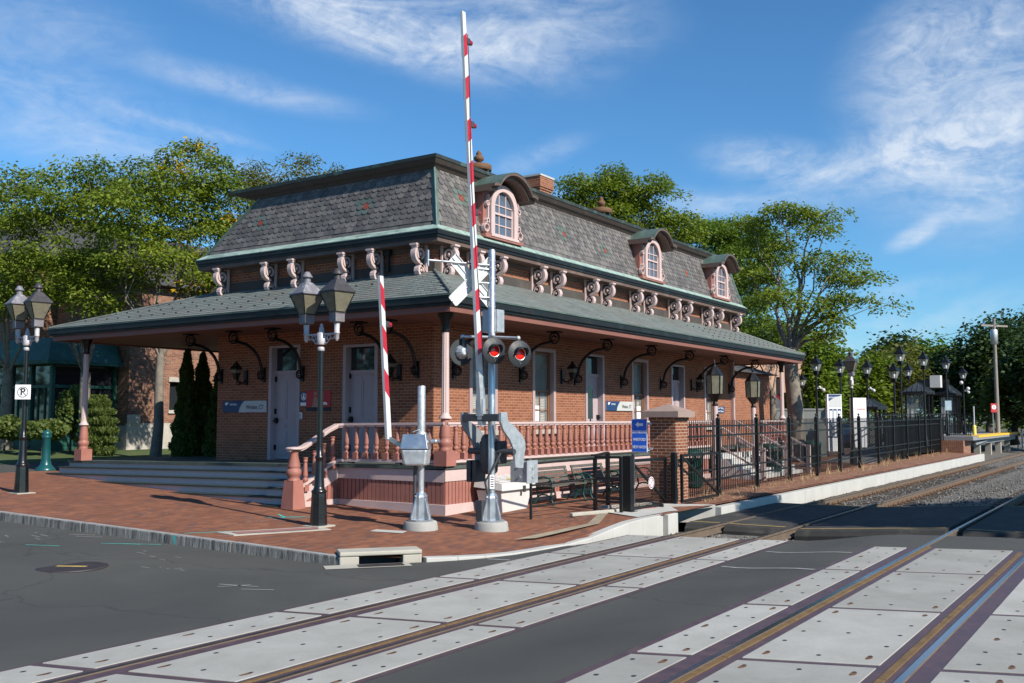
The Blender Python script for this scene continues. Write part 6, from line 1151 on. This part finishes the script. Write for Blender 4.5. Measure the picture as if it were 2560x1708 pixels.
# weeds along the fence foot
def tufts():
    rs = np.random.RandomState(8); V = []; F = []; T = []
    for k in range(620):
        x = 22.4 + rs.rand() ** 1.3 * 38; y = 9.9 + .0218 * (x - 24.7) - rs.rand() ** 2 * .75; z = max(zs(x, y), -.02 + (y - 9.05) * .06) + .01; tall = rs.rand() < .05
        for j in range(5):
            a = rs.rand() * 6.3; h = rs.uniform(.03, .10) * (5 if tall else 1); r = h * rs.uniform(.4, 1.6) * (.35 if tall else 1); w = .004 if not tall else .008; n = len(V); ca, sa = math.cos(a), math.sin(a)
            V += [(x - sa * w, y + ca * w, z), (x + sa * w, y - ca * w, z), (x + ca * r, y + sa * r, z + h)]; F.append((n, n + 1, n + 2)); T.append(rs.rand())
    tag(tree_np('dry_grass', np.array(V), np.array(F), [M['straw']], None, np.array(T)), 'dry straw coloured weeds and cuttings along the foot of the black fence', 'weeds', kind='stuff')
tufts()
# ================================================================ trees and shrubs
def trunk_mb(b, path, rad, n=8): b.tube(path, rad, n, 0, True)
def make_tree(name, base, tr, blobs, label, cat='tree', leaf='leaf_locust', bark='bark', tips=34, per=170, ls=(.17, .075), spray=.85, flat=.32, seed=1, group=None, yellow=0, droop=.35, forks=None, kids=1.0):
    """tapered trunk and limbs reaching into ellipsoid lobes (centre, radii); twigs end in drooping sprays of leaf-sized faces"""
    rs = np.random.RandomState(seed); base = Vector(base); t = thing(name, base, label, cat, group); b = MB(); cen = [Vector(c) for c, r in blobs]; top = max(c.z for c in cen); low = min(c.z for c in cen)
    mean = sum(cen, Vector((0, 0, 0))) / len(cen); H = (low - base.z); fork = base + Vector(((mean.x - base.x) * .12, (mean.y - base.y) * .12, max(1.5, H * .55))) if forks is None else Vector(forks)
    main = [base, base.lerp(fork, .33) + Vector((rs.randn() * tr * .3, rs.randn() * tr * .3, 0)), base.lerp(fork, .7), fork]; b.tube(main, [tr * 1.25, tr, tr * .88, tr * .78], 10)
    tipL = []
    for ci, (c, r) in enumerate(blobs):
        c = Vector(c); m1 = fork.lerp(c, .45) + Vector((rs.randn() * .35, rs.randn() * .35, (c.z - fork.z) * .06 - .1)); q = c - Vector((0, 0, r[2] * .35)); lr = tr * .5 * min(1.3, (max(r) / 2.2))
        b.tube([fork - Vector((0, 0, tr)), fork.lerp(m1, .5) + Vector((rs.randn() * .12, rs.randn() * .12, .1)), m1, m1.lerp(q, .5) + Vector((rs.randn() * .2, rs.randn() * .2, 0)), q], [lr * 1.1, lr * .85, lr * .6, lr * .42, lr * .3], 7)
        n = int(tips * (r[0] * r[1] * r[2]) ** (2 / 3) / 2.6)
        for k in range(n):
            v = rs.randn(3); v /= np.linalg.norm(v); v *= (.35 + .65 * rs.rand() ** .5); tp = Vector((c.x + v[0] * r[0], c.y + v[1] * r[1], c.z + v[2] * r[2])); tipL.append(tp)
            if k % 2 == 0 or rs.rand() < .3:
                s = (m1 if rs.rand() < .3 else q); mid = s.lerp(tp, .55) + Vector((rs.randn() * .15, rs.randn() * .15, rs.rand() * .15)); b.tube([s, mid, tp], [lr * .26, lr * .16, .008], 5, cap=False)
    b.build('trunk', M[bark], t)
    P = np.array([tuple(p) for p in tipL]); n = len(P) * per; c = np.repeat(P, per, 0); a = rs.rand(n) * 2 * np.pi; rr = np.sqrt(rs.rand(n)) * spray * np.repeat(rs.uniform(.6, 1.25, len(P)), per)
    off = np.stack([rr * np.cos(a), rr * np.sin(a), rs.randn(n) * spray * flat * .5 - droop * rr ** 2 / spray], 1); c = c + off
    th = a + rs.randn(n) * .6; el = -droop * 1.1 + rs.randn(n) * .35; u = np.stack([np.cos(th) * np.cos(el), np.sin(th) * np.cos(el), np.sin(el)], 1); nn = rs.randn(n, 3) * .55 + np.array([0, 0, 1]); v = np.cross(nn, u); v /= np.linalg.norm(v, axis=1)[:, None] + 1e-9
    L_ = ls[0] * rs.uniform(.7, 1.3, n)[:, None]; W_ = ls[1] * rs.uniform(.7, 1.3, n)[:, None]; bp = np.array(tuple(base))
    V = np.stack([c - u * L_ * .5, c + v * W_ * .5 - u * L_ * .05, c + u * L_ * .5, c - v * W_ * .5 - u * L_ * .05], 1).reshape(-1, 3) - bp
    F = np.arange(n * 4).reshape(-1, 4); tone = np.clip(np.repeat(rs.rand(len(P)) * .55 + .05, per) + rs.rand(n) * .3, 0, .92)
    if yellow:
        yl = rs.rand(len(P)) < yellow; tone = np.where(np.repeat(yl, per) & (rs.rand(n) < .7), 1.0, tone)
    tree_np('crown', V, F, [M[leaf]], None, tone, t); return t
def blob(u, v, d, ru, rv, dd=None): c = at(u, v, d); k = d / FPX; return ((c.x, c.y, c.z), (ru * k, ru * k if dd is None else dd, rv * k))
gz = lambda p, e=0: Vector((p.x, p.y, zs(p.x, p.y) + e))
# locusts left of the station
TA = gz(at(392, 1000, 34.5)); make_tree('locust_tree', TA, .17, [blob(470, 430, 36, 95, 62), blob(400, 470, 35, 90, 60), blob(540, 480, 36, 70, 60), blob(330, 520, 34, 85, 60), blob(450, 560, 35.5, 100, 50), blob(540, 590, 36, 70, 55), blob(380, 640, 34, 90, 50), blob(520, 680, 35.5, 90, 55), blob(300, 610, 33.5, 70, 50), blob(500, 380, 36.5, 50, 34), blob(565, 640, 35, 45, 60)], 'tall feathery green locust tree with yellow patches rising left of the station roof', yellow=.05, seed=3)
TB = gz(at(212, 1000, 36)); make_tree('locust_tree', TB, .22, [blob(200, 450, 37, 80, 50), blob(120, 520, 36, 85, 50), blob(240, 540, 36, 80, 50), blob(170, 620, 35, 90, 50), blob(250, 680, 35, 80, 45), blob(290, 430, 37.5, 60, 45), blob(150, 700, 34.5, 80, 45), blob(310, 700, 35, 60, 45), blob(255, 745, 34, 60, 35)], 'feathery green locust tree between the tall locust and the left picture edge', seed=5)
TC = gz(at(20, 1000, 38)); make_tree('locust_tree', TC, .22, [blob(30, 460, 38, 90, 45), blob(-60, 520, 38, 90, 60), blob(60, 560, 37, 80, 45), blob(10, 640, 36, 90, 45), blob(60, 710, 36, 80, 45), blob(-40, 740, 36, 80, 50)], 'feathery green locust tree cut by the left picture edge', seed=6)
TD = gz(at(640, 1000, 50)); make_tree('locust_tree', TD, .25, [blob(680, 440, 52, 80, 38), blob(610, 440, 50, 60, 45), blob(760, 420, 53, 50, 28), blob(600, 520, 50, 70, 50), blob(690, 500, 52, 70, 40), blob(830, 440, 54, 40, 22), blob(745, 392, 53, 30, 14), blob(600, 600, 50, 70, 60)], 'thin locust tree whose sparse top shows above the left roof ridge', leaf='leaf_olive', seed=7, tips=24, per=110, ls=(.18, .08))
# behind the station
TE = gz(at(1560, 1000, 56)); make_tree('locust_tree', TE, .28, [blob(1460, 470, 57, 75, 40), blob(1540, 480, 58, 80, 45), blob(1620, 480, 58, 65, 45), blob(1500, 540, 57, 90, 40), blob(1600, 560, 57, 80, 50), blob(1680, 560, 58, 60, 45), blob(1530, 440, 58, 45, 22)], 'bright green locust tree showing above the roof behind the second roof vent', seed=8, tips=30, per=150, ls=(.22, .095), spray=1.05)
TF = gz(at(1790, 1000, 60)); make_tree('locust_tree', TF, .3, [blob(1760, 590, 61, 80, 40), blob(1840, 580, 62, 80, 45), blob(1900, 620, 61, 70, 60), blob(1800, 660, 60, 90, 60), blob(1890, 720, 60, 70, 60), blob(1860, 800, 60, 80, 60), blob(1930, 840, 60, 70, 50)], 'darker green locust tree close behind the far end of the station roof', leaf='leaf_green', seed=9, tips=30, per=150, ls=(.22, .095), spray=1.05)
# tall locust at the right with visible limbs
TG = gz(at(1990, 1050, 44)); fk = at(1975, 868, 44); make_tree('locust_tree', TG, .36, [blob(1955, 540, 45, 75, 28), blob(2040, 535, 45, 60, 26), blob(1885, 560, 45, 55, 30), blob(2060, 580, 44, 40, 22), blob(1920, 615, 45, 70, 26), blob(2010, 650, 44, 60, 22), blob(2110, 640, 44, 45, 24), blob(2150, 690, 43.5, 60, 26), blob(2080, 690, 44, 55, 26), blob(2140, 745, 43, 70, 22), blob(2200, 755, 43, 30, 14), blob(1880, 690, 45, 50, 28), blob(2040, 770, 43, 60, 26), blob(2090, 820, 43, 55, 28), blob(1950, 740, 44, 60, 22)], 'tall open locust tree with bare dark limbs at the right end of the station', seed=12, tips=24, per=170, ls=(.19, .08), forks=fk, bark='bark')
TH = gz(at(1934, 1050, 47)); make_tree('locust_tree', TH, .2, [blob(1880, 840, 48, 60, 40), blob(1960, 830, 48, 60, 45), blob(1900, 770, 49, 50, 40)], 'slender leaning tree with pale trunk behind the platform column', seed=13, tips=24, per=130, leaf='leaf_green', ls=(.2, .09))
def round_tree(u, d, top, w, label, leaf, seed, n=7, low=1000, grp=None, ls=(.34, .2), per=110, cat='tree', tips=24):
    rs = random.Random(seed); B = []; H = low - top
    for k in range(n): f = k / max(1, n - 1); ww = w * (.45 + .55 * math.sin(math.pi * min(1, .25 + .75 * f))); B.append(blob(u + rs.uniform(-.6, .6) * ww, top + H * (.12 + .8 * f), d + rs.uniform(-2, 2), ww * .62, H * .17))
    return make_tree('broadleaf_tree', gz(at(u, 1045, d)), .3, B, label, cat, leaf, 'bark_dark', tips=tips, per=per, ls=ls, spray=d * .02, flat=.7, droop=.1, seed=seed, group=grp)
G_ = 'trees beyond the far platform'
round_tree(2040, 66, 850, 90, 'sunlit green tree filling the gap left of the platform lanterns', 'leaf_green', 21, 8, 1030, G_); round_tree(2130, 70, 905, 85, 'sunlit green tree behind the blue and white information board', 'leaf_locust', 22, 7, 1030, G_); round_tree(2215, 76, 885, 80, 'yellowish green tree behind the middle platform lanterns', 'leaf_olive', 23, 8, 1030, G_)
round_tree(2240, 100, 862, 70, 'bluish dark tree top behind the tallest platform lantern', 'leaf_dark', 24, 7, 1000, G_, (.45, .28)); round_tree(2325, 96, 872, 60, 'small green tree below open sky right of the tallest lantern', 'leaf_green', 25, 7, 1010, G_, (.45, .28)); round_tree(2400, 92, 880, 75, 'dark green tree behind the farther shelter block', 'leaf_dark', 26, 8, 1030, G_, (.42, .26))
round_tree(2470, 86, 822, 95, 'large dark pine-like tree left of the utility pole', 'leaf_dark', 27, 10, 1040, G_, (.4, .24), 60); round_tree(2570, 90, 806, 100, 'large dark tree right of the utility pole', 'leaf_dark', 28, 10, 1040, G_, (.4, .24), 60); round_tree(2535, 74, 905, 70, 'olive green tree in front of the dark trees at the right edge', 'leaf_olive', 29, 8, 1050, G_, (.36, .22)); round_tree(2640, 70, 850, 110, 'dark leafy tree cut by the right picture edge', 'leaf_dark', 30, 9, 1060, G_, (.36, .22))
# woodland that closes the horizon
def wood(name, pts, h0, h1, leaf, lab, n, seed):
    rs = np.random.RandomState(seed); P = []
    for (xa, ya), (xb, yb) in zip(pts, pts[1:]):
        L = math.hypot(xb - xa, yb - ya); m = int(L / 3.2)
        for k in range(m):
            f = (k + rs.rand()) / m; hh = rs.uniform(h0, h1); cx, cy = xa + (xb - xa) * f + rs.randn() * 2, ya + (yb - ya) * f + rs.randn() * 3; z0 = zs(min(cx, 60), cy) if cy > 20 else 0
            for j in range(9): P.append((cx + rs.randn() * 1.7, cy + rs.randn() * 1.7, z0 + hh * (.15 + .85 * (j / 8) ** .8) + rs.randn() * .4))
    P = np.array(P); per = n; N_ = len(P) * per; c = np.repeat(P, per, 0) + rs.randn(N_, 3) * np.array([1.15, 1.15, .75]); u = rs.randn(N_, 3); u /= np.linalg.norm(u, axis=1)[:, None]; w = np.cross(u, rs.randn(N_, 3)); w /= np.linalg.norm(w, axis=1)[:, None]; s = rs.uniform(.22, .48, N_)[:, None]
    V = np.stack([c - u * s, c + w * s * .6, c + u * s, c - w * s * .6], 1).reshape(-1, 3); tag(tree_np(name, V, np.arange(N_ * 4).reshape(-1, 4), [M[leaf]], None, np.clip(np.repeat(rs.rand(len(P)) * .6, per) + rs.rand(N_) * .4, 0, .92)), lab, 'woodland', kind='stuff')
wood('woodland', [(-40, 72), (0, 66), (40, 70), (75, 78)], 6, 11, 'leaf_dark', 'dark mass of trees and undergrowth behind the left houses', 34, 41); wood('woodland', [(75, 78), (105, 62), (135, 40), (165, 14), (170, -14)], 5, 9, 'leaf_green', 'far line of trees closing the view beyond the tracks', 34, 42)
def conifer(u, v0, v1, d, w, label, leaf='leaf_cedar', seed=1, rnd_=False, grp=None, name='arborvitae'):
    rs = np.random.RandomState(seed); p = gz(at(u, 1000, d)); z1 = at(u, v0, d).z; H = z1 - p.z; t = thing(name, p, label, 'shrub', grp); b = MB(); b.tube([p, p + Vector((0, 0, H * .8))], [.07, .02], 6); b.build('trunk', M['bark_dark'], t)
    n = 9000; f = rs.rand(n) ** .8; rad = w * d / FPX * (np.sqrt(np.clip(1 - (1.2 * f - .35) ** 2 / .85, 0, 1)) if rnd_ else np.clip((1 - f) ** .62 * (1 - .5 * np.exp(-f * 14)), .02, 1)) * (.82 + .18 * rs.rand(n)) * (1 + .14 * np.sin(f * 40 + rs.rand() * 6)); a = rs.rand(n) * 6.283
    rad = rad * (1 + .12 * np.sin(a * 5 + f * 9)); c = np.stack([rad * np.cos(a), rad * np.sin(a), f * H], 1); u_ = np.stack([np.cos(a) * .5, np.sin(a) * .5, np.ones(n)], 1) + rs.randn(n, 3) * .45; u_ /= np.linalg.norm(u_, axis=1)[:, None]; v_ = np.cross(u_, rs.randn(n, 3)); v_ /= np.linalg.norm(v_, axis=1)[:, None]; s = rs.uniform(.05, .11, n)[:, None]
    V = np.stack([c - u_ * s, c + v_ * s * .45, c + u_ * s, c - v_ * s * .45], 1).reshape(-1, 3); tree_np('foliage', V, np.arange(n * 4).reshape(-1, 4), [M[leaf]], None, np.clip(rs.rand(n) * .9, 0, .92), t); return t
A_ = 'arborvitae against the lit brick wall'
conifer(466, 876, 1120, 31, 38, 'tall narrow arborvitae nearest the tree trunk', seed=1, grp=A_); conifer(505, 884, 1120, 31.5, 40, 'tall narrow arborvitae in the middle of three', seed=2, grp=A_); conifer(552, 906, 1120, 30, 40, 'shorter dark arborvitae touching the station corner', seed=3, grp=A_)
conifer(247, 990, 1085, 36, 42, 'rounded clipped shrub beside the left porch column', 'leaf_hedge', 4, True, None, 'round_shrub')
def bush(u, v, d, ru, rv, label, leaf='leaf_hedge', seed=1, n=3500): 
    rs = np.random.RandomState(seed); p = gz(at(u, 1000, d)); c0 = at(u, v, d); k = d / FPX; t = thing('leafy_shrub', p, label, 'shrub'); v_ = rs.randn(n, 3); v_ /= np.linalg.norm(v_, axis=1)[:, None]; v_ *= (rs.rand(n) ** .4)[:, None] * (1 + .2 * np.sin(v_[:, :1] * 7)); c = np.array(tuple(c0 - p)) + v_ * np.array([ru * k, ru * k, rv * k])
    u_ = rs.randn(n, 3); u_ /= np.linalg.norm(u_, axis=1)[:, None]; w = np.cross(u_, rs.randn(n, 3)); w /= np.linalg.norm(w, axis=1)[:, None]; s = rs.uniform(.05, .11, n)[:, None]; V = np.stack([c - u_ * s, c + w * s * .6, c + u_ * s, c - w * s * .6], 1).reshape(-1, 3); b = MB(); b.tube([p, c0], [.05, .02], 5); b.build('stem', M['bark_dark'], t); tree_np('foliage', V, np.arange(n * 4).reshape(-1, 4), [M[leaf]], None, np.clip(rs.rand(n), 0, .92), t)
bush(180, 1030, 36.5, 32, 60, 'loose leafy shrub climbing beside the green conservatory', 'leaf_hedge', 2); bush(110, 1075, 35, 60, 24, 'low leafy bedding plants below the conservatory windows', 'leaf_hedge', 3); bush(15, 1070, 35.5, 50, 28, 'low leafy bush at the left picture edge', 'leaf_hedge', 4)
for i, u in enumerate((2018, 2048)): conifer(u, 1000, 1050, 58, 17, ('dark cone shaped conifer left of the camera lamp' if i == 0 else 'dark cone shaped conifer behind the camera lamp'), 'leaf_dark', 60 + i, grp='dark conifers by the far wall')
conifer(1963, 985, 1050, 56, 17, 'dark cone shaped conifer between the two tree trunks', 'leaf_dark', 66, grp='dark conifers by the far wall')
# ================================================================ neighbouring buildings
OB = thing('old_brick_house', (24.6, 35.2, .8), 'old weathered brick house with stone base behind the trees at left', 'house')
b = MB(); wall_holes(b, 24.62, 'y', 35.2, 46, .3, 7.6, [], 1); wall_holes(b, 35.2, 'x', 24.62, 38, .3, 7.6, [(26.6, 27.5, 2.4, 3.6), (29.3, 30.3, 2.2, 3.7), (33, 34, 2.2, 3.7)], 1); b.build('wall', [M['brick_old'], M['stone_base']], OB)
b = MB(); b.box(24.5, 38, 35.08, 35.19, .3, 1.85); b.box(24.5, 24.61, 35.19, 46, .3, 1.75); b.box(24.5, 25.1, 35.05, 35.08, 1.85, 2.2); b.build('stone_base', M['stone_base'], OB)
b = MB(); [b.quad((a, 35.4, z0), (c, 35.4, z0), (c, 35.4, z1), (a, 35.4, z1)) for a, c, z0, z1 in ((26.6, 27.5, 2.4, 3.6), (29.3, 30.3, 2.2, 3.7), (33, 34, 2.2, 3.7))]; w_ = b.build('window', M['glass'], OB); b = MB(); [b.box(a - .08, c + .08, 35.12, 35.25, z0 - .14, z0 - .002) for a, c, z0 in ((26.6, 27.5, 2.4), (29.3, 30.3, 2.2), (33, 34, 2.2))]; [b.box(a - .08, c + .08, 35.14, 35.25, z1 + .002, z1 + .2) for a, c, z1 in ((26.6, 27.5, 3.6), (29.3, 30.3, 3.7), (33, 34, 3.7))]; b.build('sill', M['stone_base'], w_)
b = MB(); b.hexa([(24.1, 34.7, 7.6), (38.5, 34.7, 7.6), (38.5, 46.5, 7.6), (24.1, 46.5, 7.6), (28, 38.5, 10.3), (35, 38.5, 10.3), (35, 42.5, 10.3), (28, 42.5, 10.3)]); b.build('roof', M['roof_shingle'], OB)
GC = thing('green_conservatory', (21.8, 36.3, .9), 'green painted conservatory with tall windows and hipped canopy at far left', 'conservatory'); b = MB(); x0, x1, y0, y1, z0, zt = 21.8, 24.5, 36.0, 46, .9, 4.3
for y in fr(y0, y1, 7): b.box(x0 - .07, x0 + .07, y - .08, y + .08, z0, zt)
for x in (x0 + 1.35, x1): b.box(x - .07, x + .07, y0 - .08, y0 + .08, z0, zt)
for z in (z0 + .15, z0 + .75, z0 + 2.4, zt - .1): b.box(x0 - .06, x0 + .06, y0, y1, z - .06, z + .06); b.box(x0, x1, y0 - .06, y0 + .06, z - .06, z + .06)
for y in fr(y0, y1, 21): b.box(x0 - .025, x0 + .025, y - .025, y + .025, z0 + .7, z0 + 2.4)
b.box(x0 - .04, x0 + .04, y0, y1, z0 - .3, z0 + .7); b.box(x0, x1, y0 - .04, y0 + .04, z0 - .3, z0 + .7); b.build('frame', M['green_paint'], GC)
b = MB(); b.quad((x0 + .02, y0, z0), (x0 + .02, y1, z0), (x0 + .02, y1, zt), (x0 + .02, y0, zt)); b.quad((x0, y0 + .02, z0), (x1, y0 + .02, z0), (x1, y0 + .02, zt), (x0, y0 + .02, zt)); b.build('pane', M['glass'], GC)
b = MB(); b.hexa([(x0 - .5, y0 - .5, zt), (x1, y0 - .5, zt), (x1, y1, zt), (x0 - .5, y1, zt), (x0 - .1, y0, zt + .9), (x1, y0, zt + .9), (x1, y1, zt + .9), (x0 - .1, y1, zt + .9)]); b.box(x0 - .55, x1, y0 - .55, y1, zt - .15, zt - .002); b.build('roof', M['green_paint'], GC)
HB = thing('brick_villa', (20, 47, 1), 'brick villa with pale framed windows half hidden by leaves above the conservatory', 'house'); b = MB(); wall_holes(b, 22.8, 'y', 40.5, 60, .5, 9, [(42, 43, 5.6, 7.4), (45, 46, 5.6, 7.4), (48, 49, 5.6, 7.4)], 1); wall_holes(b, 40.5, 'x', 22.82, 24.6, .5, 9, [], 1); b.build('wall', [M['brick_old'], M['pink']], HB)
for y in (42, 45, 48):
    b = MB(); b.box(22.76, 22.82, y - .12, y, 5.5, 7.5); b.box(22.76, 22.82, y + 1, y + 1.12, 5.5, 7.5); b.box(22.78, 22.83, y + .47, y + .53, 5.6, 7.4); b.box(22.78, 22.83, y, y + 1, 6.45, 6.53); f = b.build('window', M['house_grey'], HB); b = MB(); b.quad((22.9, y, 5.6), (22.9, y + 1, 5.6), (22.9, y + 1, 7.4), (22.9, y, 7.4)); b.build('pane', M['glass'], f)
b = MB(); b.hexa([(22.2, 39.9, 9), (33, 39.9, 9), (33, 60, 9), (22.2, 60, 9), (26, 45, 12), (30, 45, 12), (30, 55, 12), (26, 55, 12)]); b.build('roof', M['roof_shingle'], HB)
p = at(430, 720, 55); GH = thing('grey_house', (p.x, p.y, 1.5), 'grey clapboard house with white eaves glimpsed through the locust trees', 'house'); b = MB(); b.box(p.x - 5, p.x + 6, p.y, p.y + 9, .5, 7.5); b.build('wall', M['house_grey'], GH); b = MB(); b.hexa([(p.x - 5.6, p.y - .6, 7.5), (p.x + 6.6, p.y - .6, 7.5), (p.x + 6.6, p.y + 9.6, 7.5), (p.x - 5.6, p.y + 9.6, 7.5), (p.x - 5, p.y + 4, 10.5), (p.x + 6, p.y + 4, 10.5), (p.x + 6, p.y + 5, 10.5), (p.x - 5, p.y + 5, 10.5)]); b.build('roof', M['roof_shingle'], GH); b = MB(); b.box(p.x - 5.7, p.x + 6.7, p.y - .72, p.y - .6, 7.25, 7.5); b.build('eaves_board', M['sign_white'], GH)
p = at(1935, 1000, 66); SB = thing('stucco_building', (p.x, p.y, .5), 'salmon coloured plain building behind the right hand trees', 'building'); b = MB(); wall_holes(b, p.y - 2, 'x', p.x - 12, p.x + 5, .0, 6.2, [(p.x - 5.5, p.x - 4.7, 2.8, 4.6), (p.x - 1.5, p.x - .7, 2.8, 4.6)], 1); b.quad((p.x + 5, p.y - 2, 0), (p.x + 5, p.y + 8, 0), (p.x + 5, p.y + 8, 6.2), (p.x + 5, p.y - 2, 6.2)); b.quad((p.x - 12, p.y - 2, 0), (p.x - 12, p.y - 2, 6.2), (p.x - 12, p.y + 8, 6.2), (p.x - 12, p.y + 8, 0)); b.build('wall', [M['stucco'], M['cornice_brown']], SB); b = MB(); [b.quad((x, p.y - 1.85, 2.8), (x + .8, p.y - 1.85, 2.8), (x + .8, p.y - 1.85, 4.6), (x, p.y - 1.85, 4.6)) for x in (p.x - 5.5, p.x - 1.5)]; b.build('window', M['glass'], SB); b = MB(); b.box(p.x - 12.2, p.x + 5.2, p.y - 2.2, p.y + 8, 6.2, 6.4); b.build('roof', M['roof_shingle'], SB)
p = at(1912, 1010, 58); GS = thing('gabled_porch_roof', (p.x, p.y, .5), 'small dark gabled entrance roof on timber struts against the salmon building', 'porch roof'); W_, D_ = 1.0, 2.2; b = MB(); e = Vector((.5, .1, 0)); b.add([(p.x - 1.5, p.y - W_, p.z - .3), (p.x + 1.5, p.y - W_, p.z - .3), (p.x + 1.5, p.y, p.z + .62), (p.x - 1.5, p.y, p.z + .62), (p.x + 1.5, p.y + W_, p.z - .3), (p.x - 1.5, p.y + W_, p.z - .3)], [(0, 1, 2, 3), (3, 2, 4, 5), (1, 4, 2), (0, 3, 5)]); b.build('roof', M['roof_shingle'], GS); b = MB(); b.beam((p.x + 1.52, p.y - W_ - .05, p.z - .3), (p.x + 1.52, p.y, p.z + .66), .06, .14); b.beam((p.x + 1.52, p.y + W_ + .05, p.z - .3), (p.x + 1.52, p.y, p.z + .66), .06, .14); b.build('barge_board', M['sign_red'], GS); b = MB(); [b.box(p.x + x - .07, p.x + x + .07, p.y - .07, p.y + .07, 0, p.z) for x in (-1.2, 1.2)]; [b.beam((p.x + x, p.y, p.z - 1.2), (p.x + x, p.y - .8, p.z - .3), .1, .1) for x in (-1.2, 1.2)]; b.build('strut', M['cornice_brown'], GS)
pa, pb = at(1888, 1026, 50), at(2068, 1027, 50); t = thing('low_grey_wall', (pa.x, pa.y, .2), 'long low grey boundary wall behind the right hand tree trunks', 'wall'); b = MB(); b.beam((pa.x, pa.y, 1.1), (pb.x, pb.y, 1.1), .2, 2.7); b.beam((pa.x, pa.y, 2.5), (pb.x, pb.y, 2.5), .28, .1); b.build('wall', M['fence_slate'], t)
p = at(2040, 1010, 70); t = thing('white_van', (p.x, p.y, .3), 'white van parked beyond the conifers', 'van'); b = MB(); b.box(p.x - 1.6, p.x + 2.2, p.y - .9, p.y + .9, .55, 3.0); b.hexa([(p.x - 2.8, p.y - .9, .55), (p.x - 1.6, p.y - .9, .55), (p.x - 1.6, p.y + .9, .55), (p.x - 2.8, p.y + .9, .55), (p.x - 2.6, p.y - .9, 1.6), (p.x - 1.6, p.y - .9, 2.4), (p.x - 1.6, p.y + .9, 2.4), (p.x - 2.6, p.y + .9, 1.6)]); b.build('body', M['car_white'], t, bevel=.08); b = MB(); b.hexa([(p.x - 2.35, p.y - .92, 1.6), (p.x - 1.65, p.y - .92, 1.6), (p.x - 1.65, p.y - .9, 1.6), (p.x - 2.35, p.y - .9, 1.6), (p.x - 2.0, p.y - .92, 2.1), (p.x - 1.65, p.y - .92, 2.2), (p.x - 1.65, p.y - .9, 2.2), (p.x - 2.0, p.y - .9, 2.1)]); b.build('window', M['glass'], t)
for x in (-2.0, 1.4): b = MB(); b.lathe([(.36, -.95), (.36, .95)], (p.x + x, p.y, .6), 14, axes=(Vector((1, 0, 0)), Vector((0, 0, 1)), Vector((0, 1, 0)))); b.build('wheel', M['tyre'], t)
def car(u, v, d, mat, lab, rz=0):
    p = at(u, v, d); t = thing('parked_car', (p.x, p.y, .25), lab, 'car'); L, Wd = 2.15, .88; pr = [(-L, .35), (L, .35), (L, .8), (L - .25, .95), (L - .95, 1.0), (L - 1.55, 1.48), (-L + 1.2, 1.5), (-L + .35, 1.02), (-L, .9)]; b = MB(); b.extr(pr, (p.x, p.y - Wd, .2), (1, 0, 0), (0, 0, 1), (0, 1, 0), 2 * Wd); b.build('body', M[mat], t, bevel=.07); b = MB(); b.extr([(L - 1.05, 1.03), (L - 1.6, 1.42), (-L + 1.25, 1.44), (-L + .55, 1.05)], (p.x, p.y - Wd - .006, .2), (1, 0, 0), (0, 0, 1), (0, 1, 0), 2 * Wd + .012); b.build('window', M['glass'], t)
    for x in (-1.35, 1.35): b = MB(); b.lathe([(.32, -Wd - .01), (.32, Wd + .01)], (p.x + x, p.y, .52), 14, axes=(Vector((1, 0, 0)), Vector((0, 0, 1)), Vector((0, 1, 0)))); b.build('wheel', M['tyre'], t)
car(2112, 1045, 62, 'car_blue', 'dark blue car parked behind the two information boards'); car(2300, 1046, 64, 'car_blue', 'blue car glimpsed below the large shelter')
p = at(2494, 1045, 68); UPO = thing('utility_pole', (p.x, p.y, 0), 'weathered wooden utility pole with a grey transformer among the dark trees', 'utility pole'); zt = at(2494, 795, 68).z; b = MB(); b.tube([(p.x, p.y, -.3), (p.x, p.y, zt)], [.16, .10], 10); b.beam((p.x - 1.0, p.y + .7, zt - .5), (p.x + 1.0, p.y - .7, zt - .5), .1, .12); b.build('pole', M['pole_wood'], UPO); q = at(2485, 842, 68); b = MB(); b.lathe([(.05, -.55), (.23, -.52), (.25, .42), (.2, .5), (.05, .52)], q, 12); b.build('transformer', M['galv'], UPO)
def wire(a, c, sag, lab):
    a, c = Vector(a), Vector(c); b = MB(); b.tube([a.lerp(c, f) - Vector((0, 0, sag * 4 * f * (1 - f))) for f in fr(0, 1, 24)], .014, 4); t = b.build('overhead_wire', M['sign_ink']); tag(t, lab, 'wire', 'overhead wires at the right')
for k, (va, ub, vb) in enumerate(((800, 2000, 886), (812, 1990, 930))): wire(at(2494, va, 68), at(ub, vb, 100), .8, ('upper thin overhead wire running left from the utility pole', 'lower thin overhead wire running left from the utility pole')[k])
# trees across the street, right of the view: their shade falls on the walkway and the track
for k, (x, y, h, s) in enumerate(((20.6, -7.5, 8.6, 71), (24.6, -9.5, 9.0, 72))):
    B = [((x + random.uniform(-1.9, 1.9), y + random.uniform(-1.6, 1.6), h + random.uniform(-3.4, 2.6)), (2.0, 2.0, 1.3)) for j in range(11)]; make_tree('roadside_tree', (x, y, -.2), .2, B, ('leafy tree just outside the right of the view shading the walkway', 'second leafy tree outside the view shading the tracks')[k], leaf='leaf_green', seed=s, tips=34, per=110, ls=(.32, .22), spray=.8)
# unseen trees added behind and left of the viewer to block low sky
wood('sky_block_trees', [(-30, -34), (-30, 66)], 10, 16, 'leaf_dark', 'row of dense trees added out of view behind the viewer to block low sky light', 30, 43)
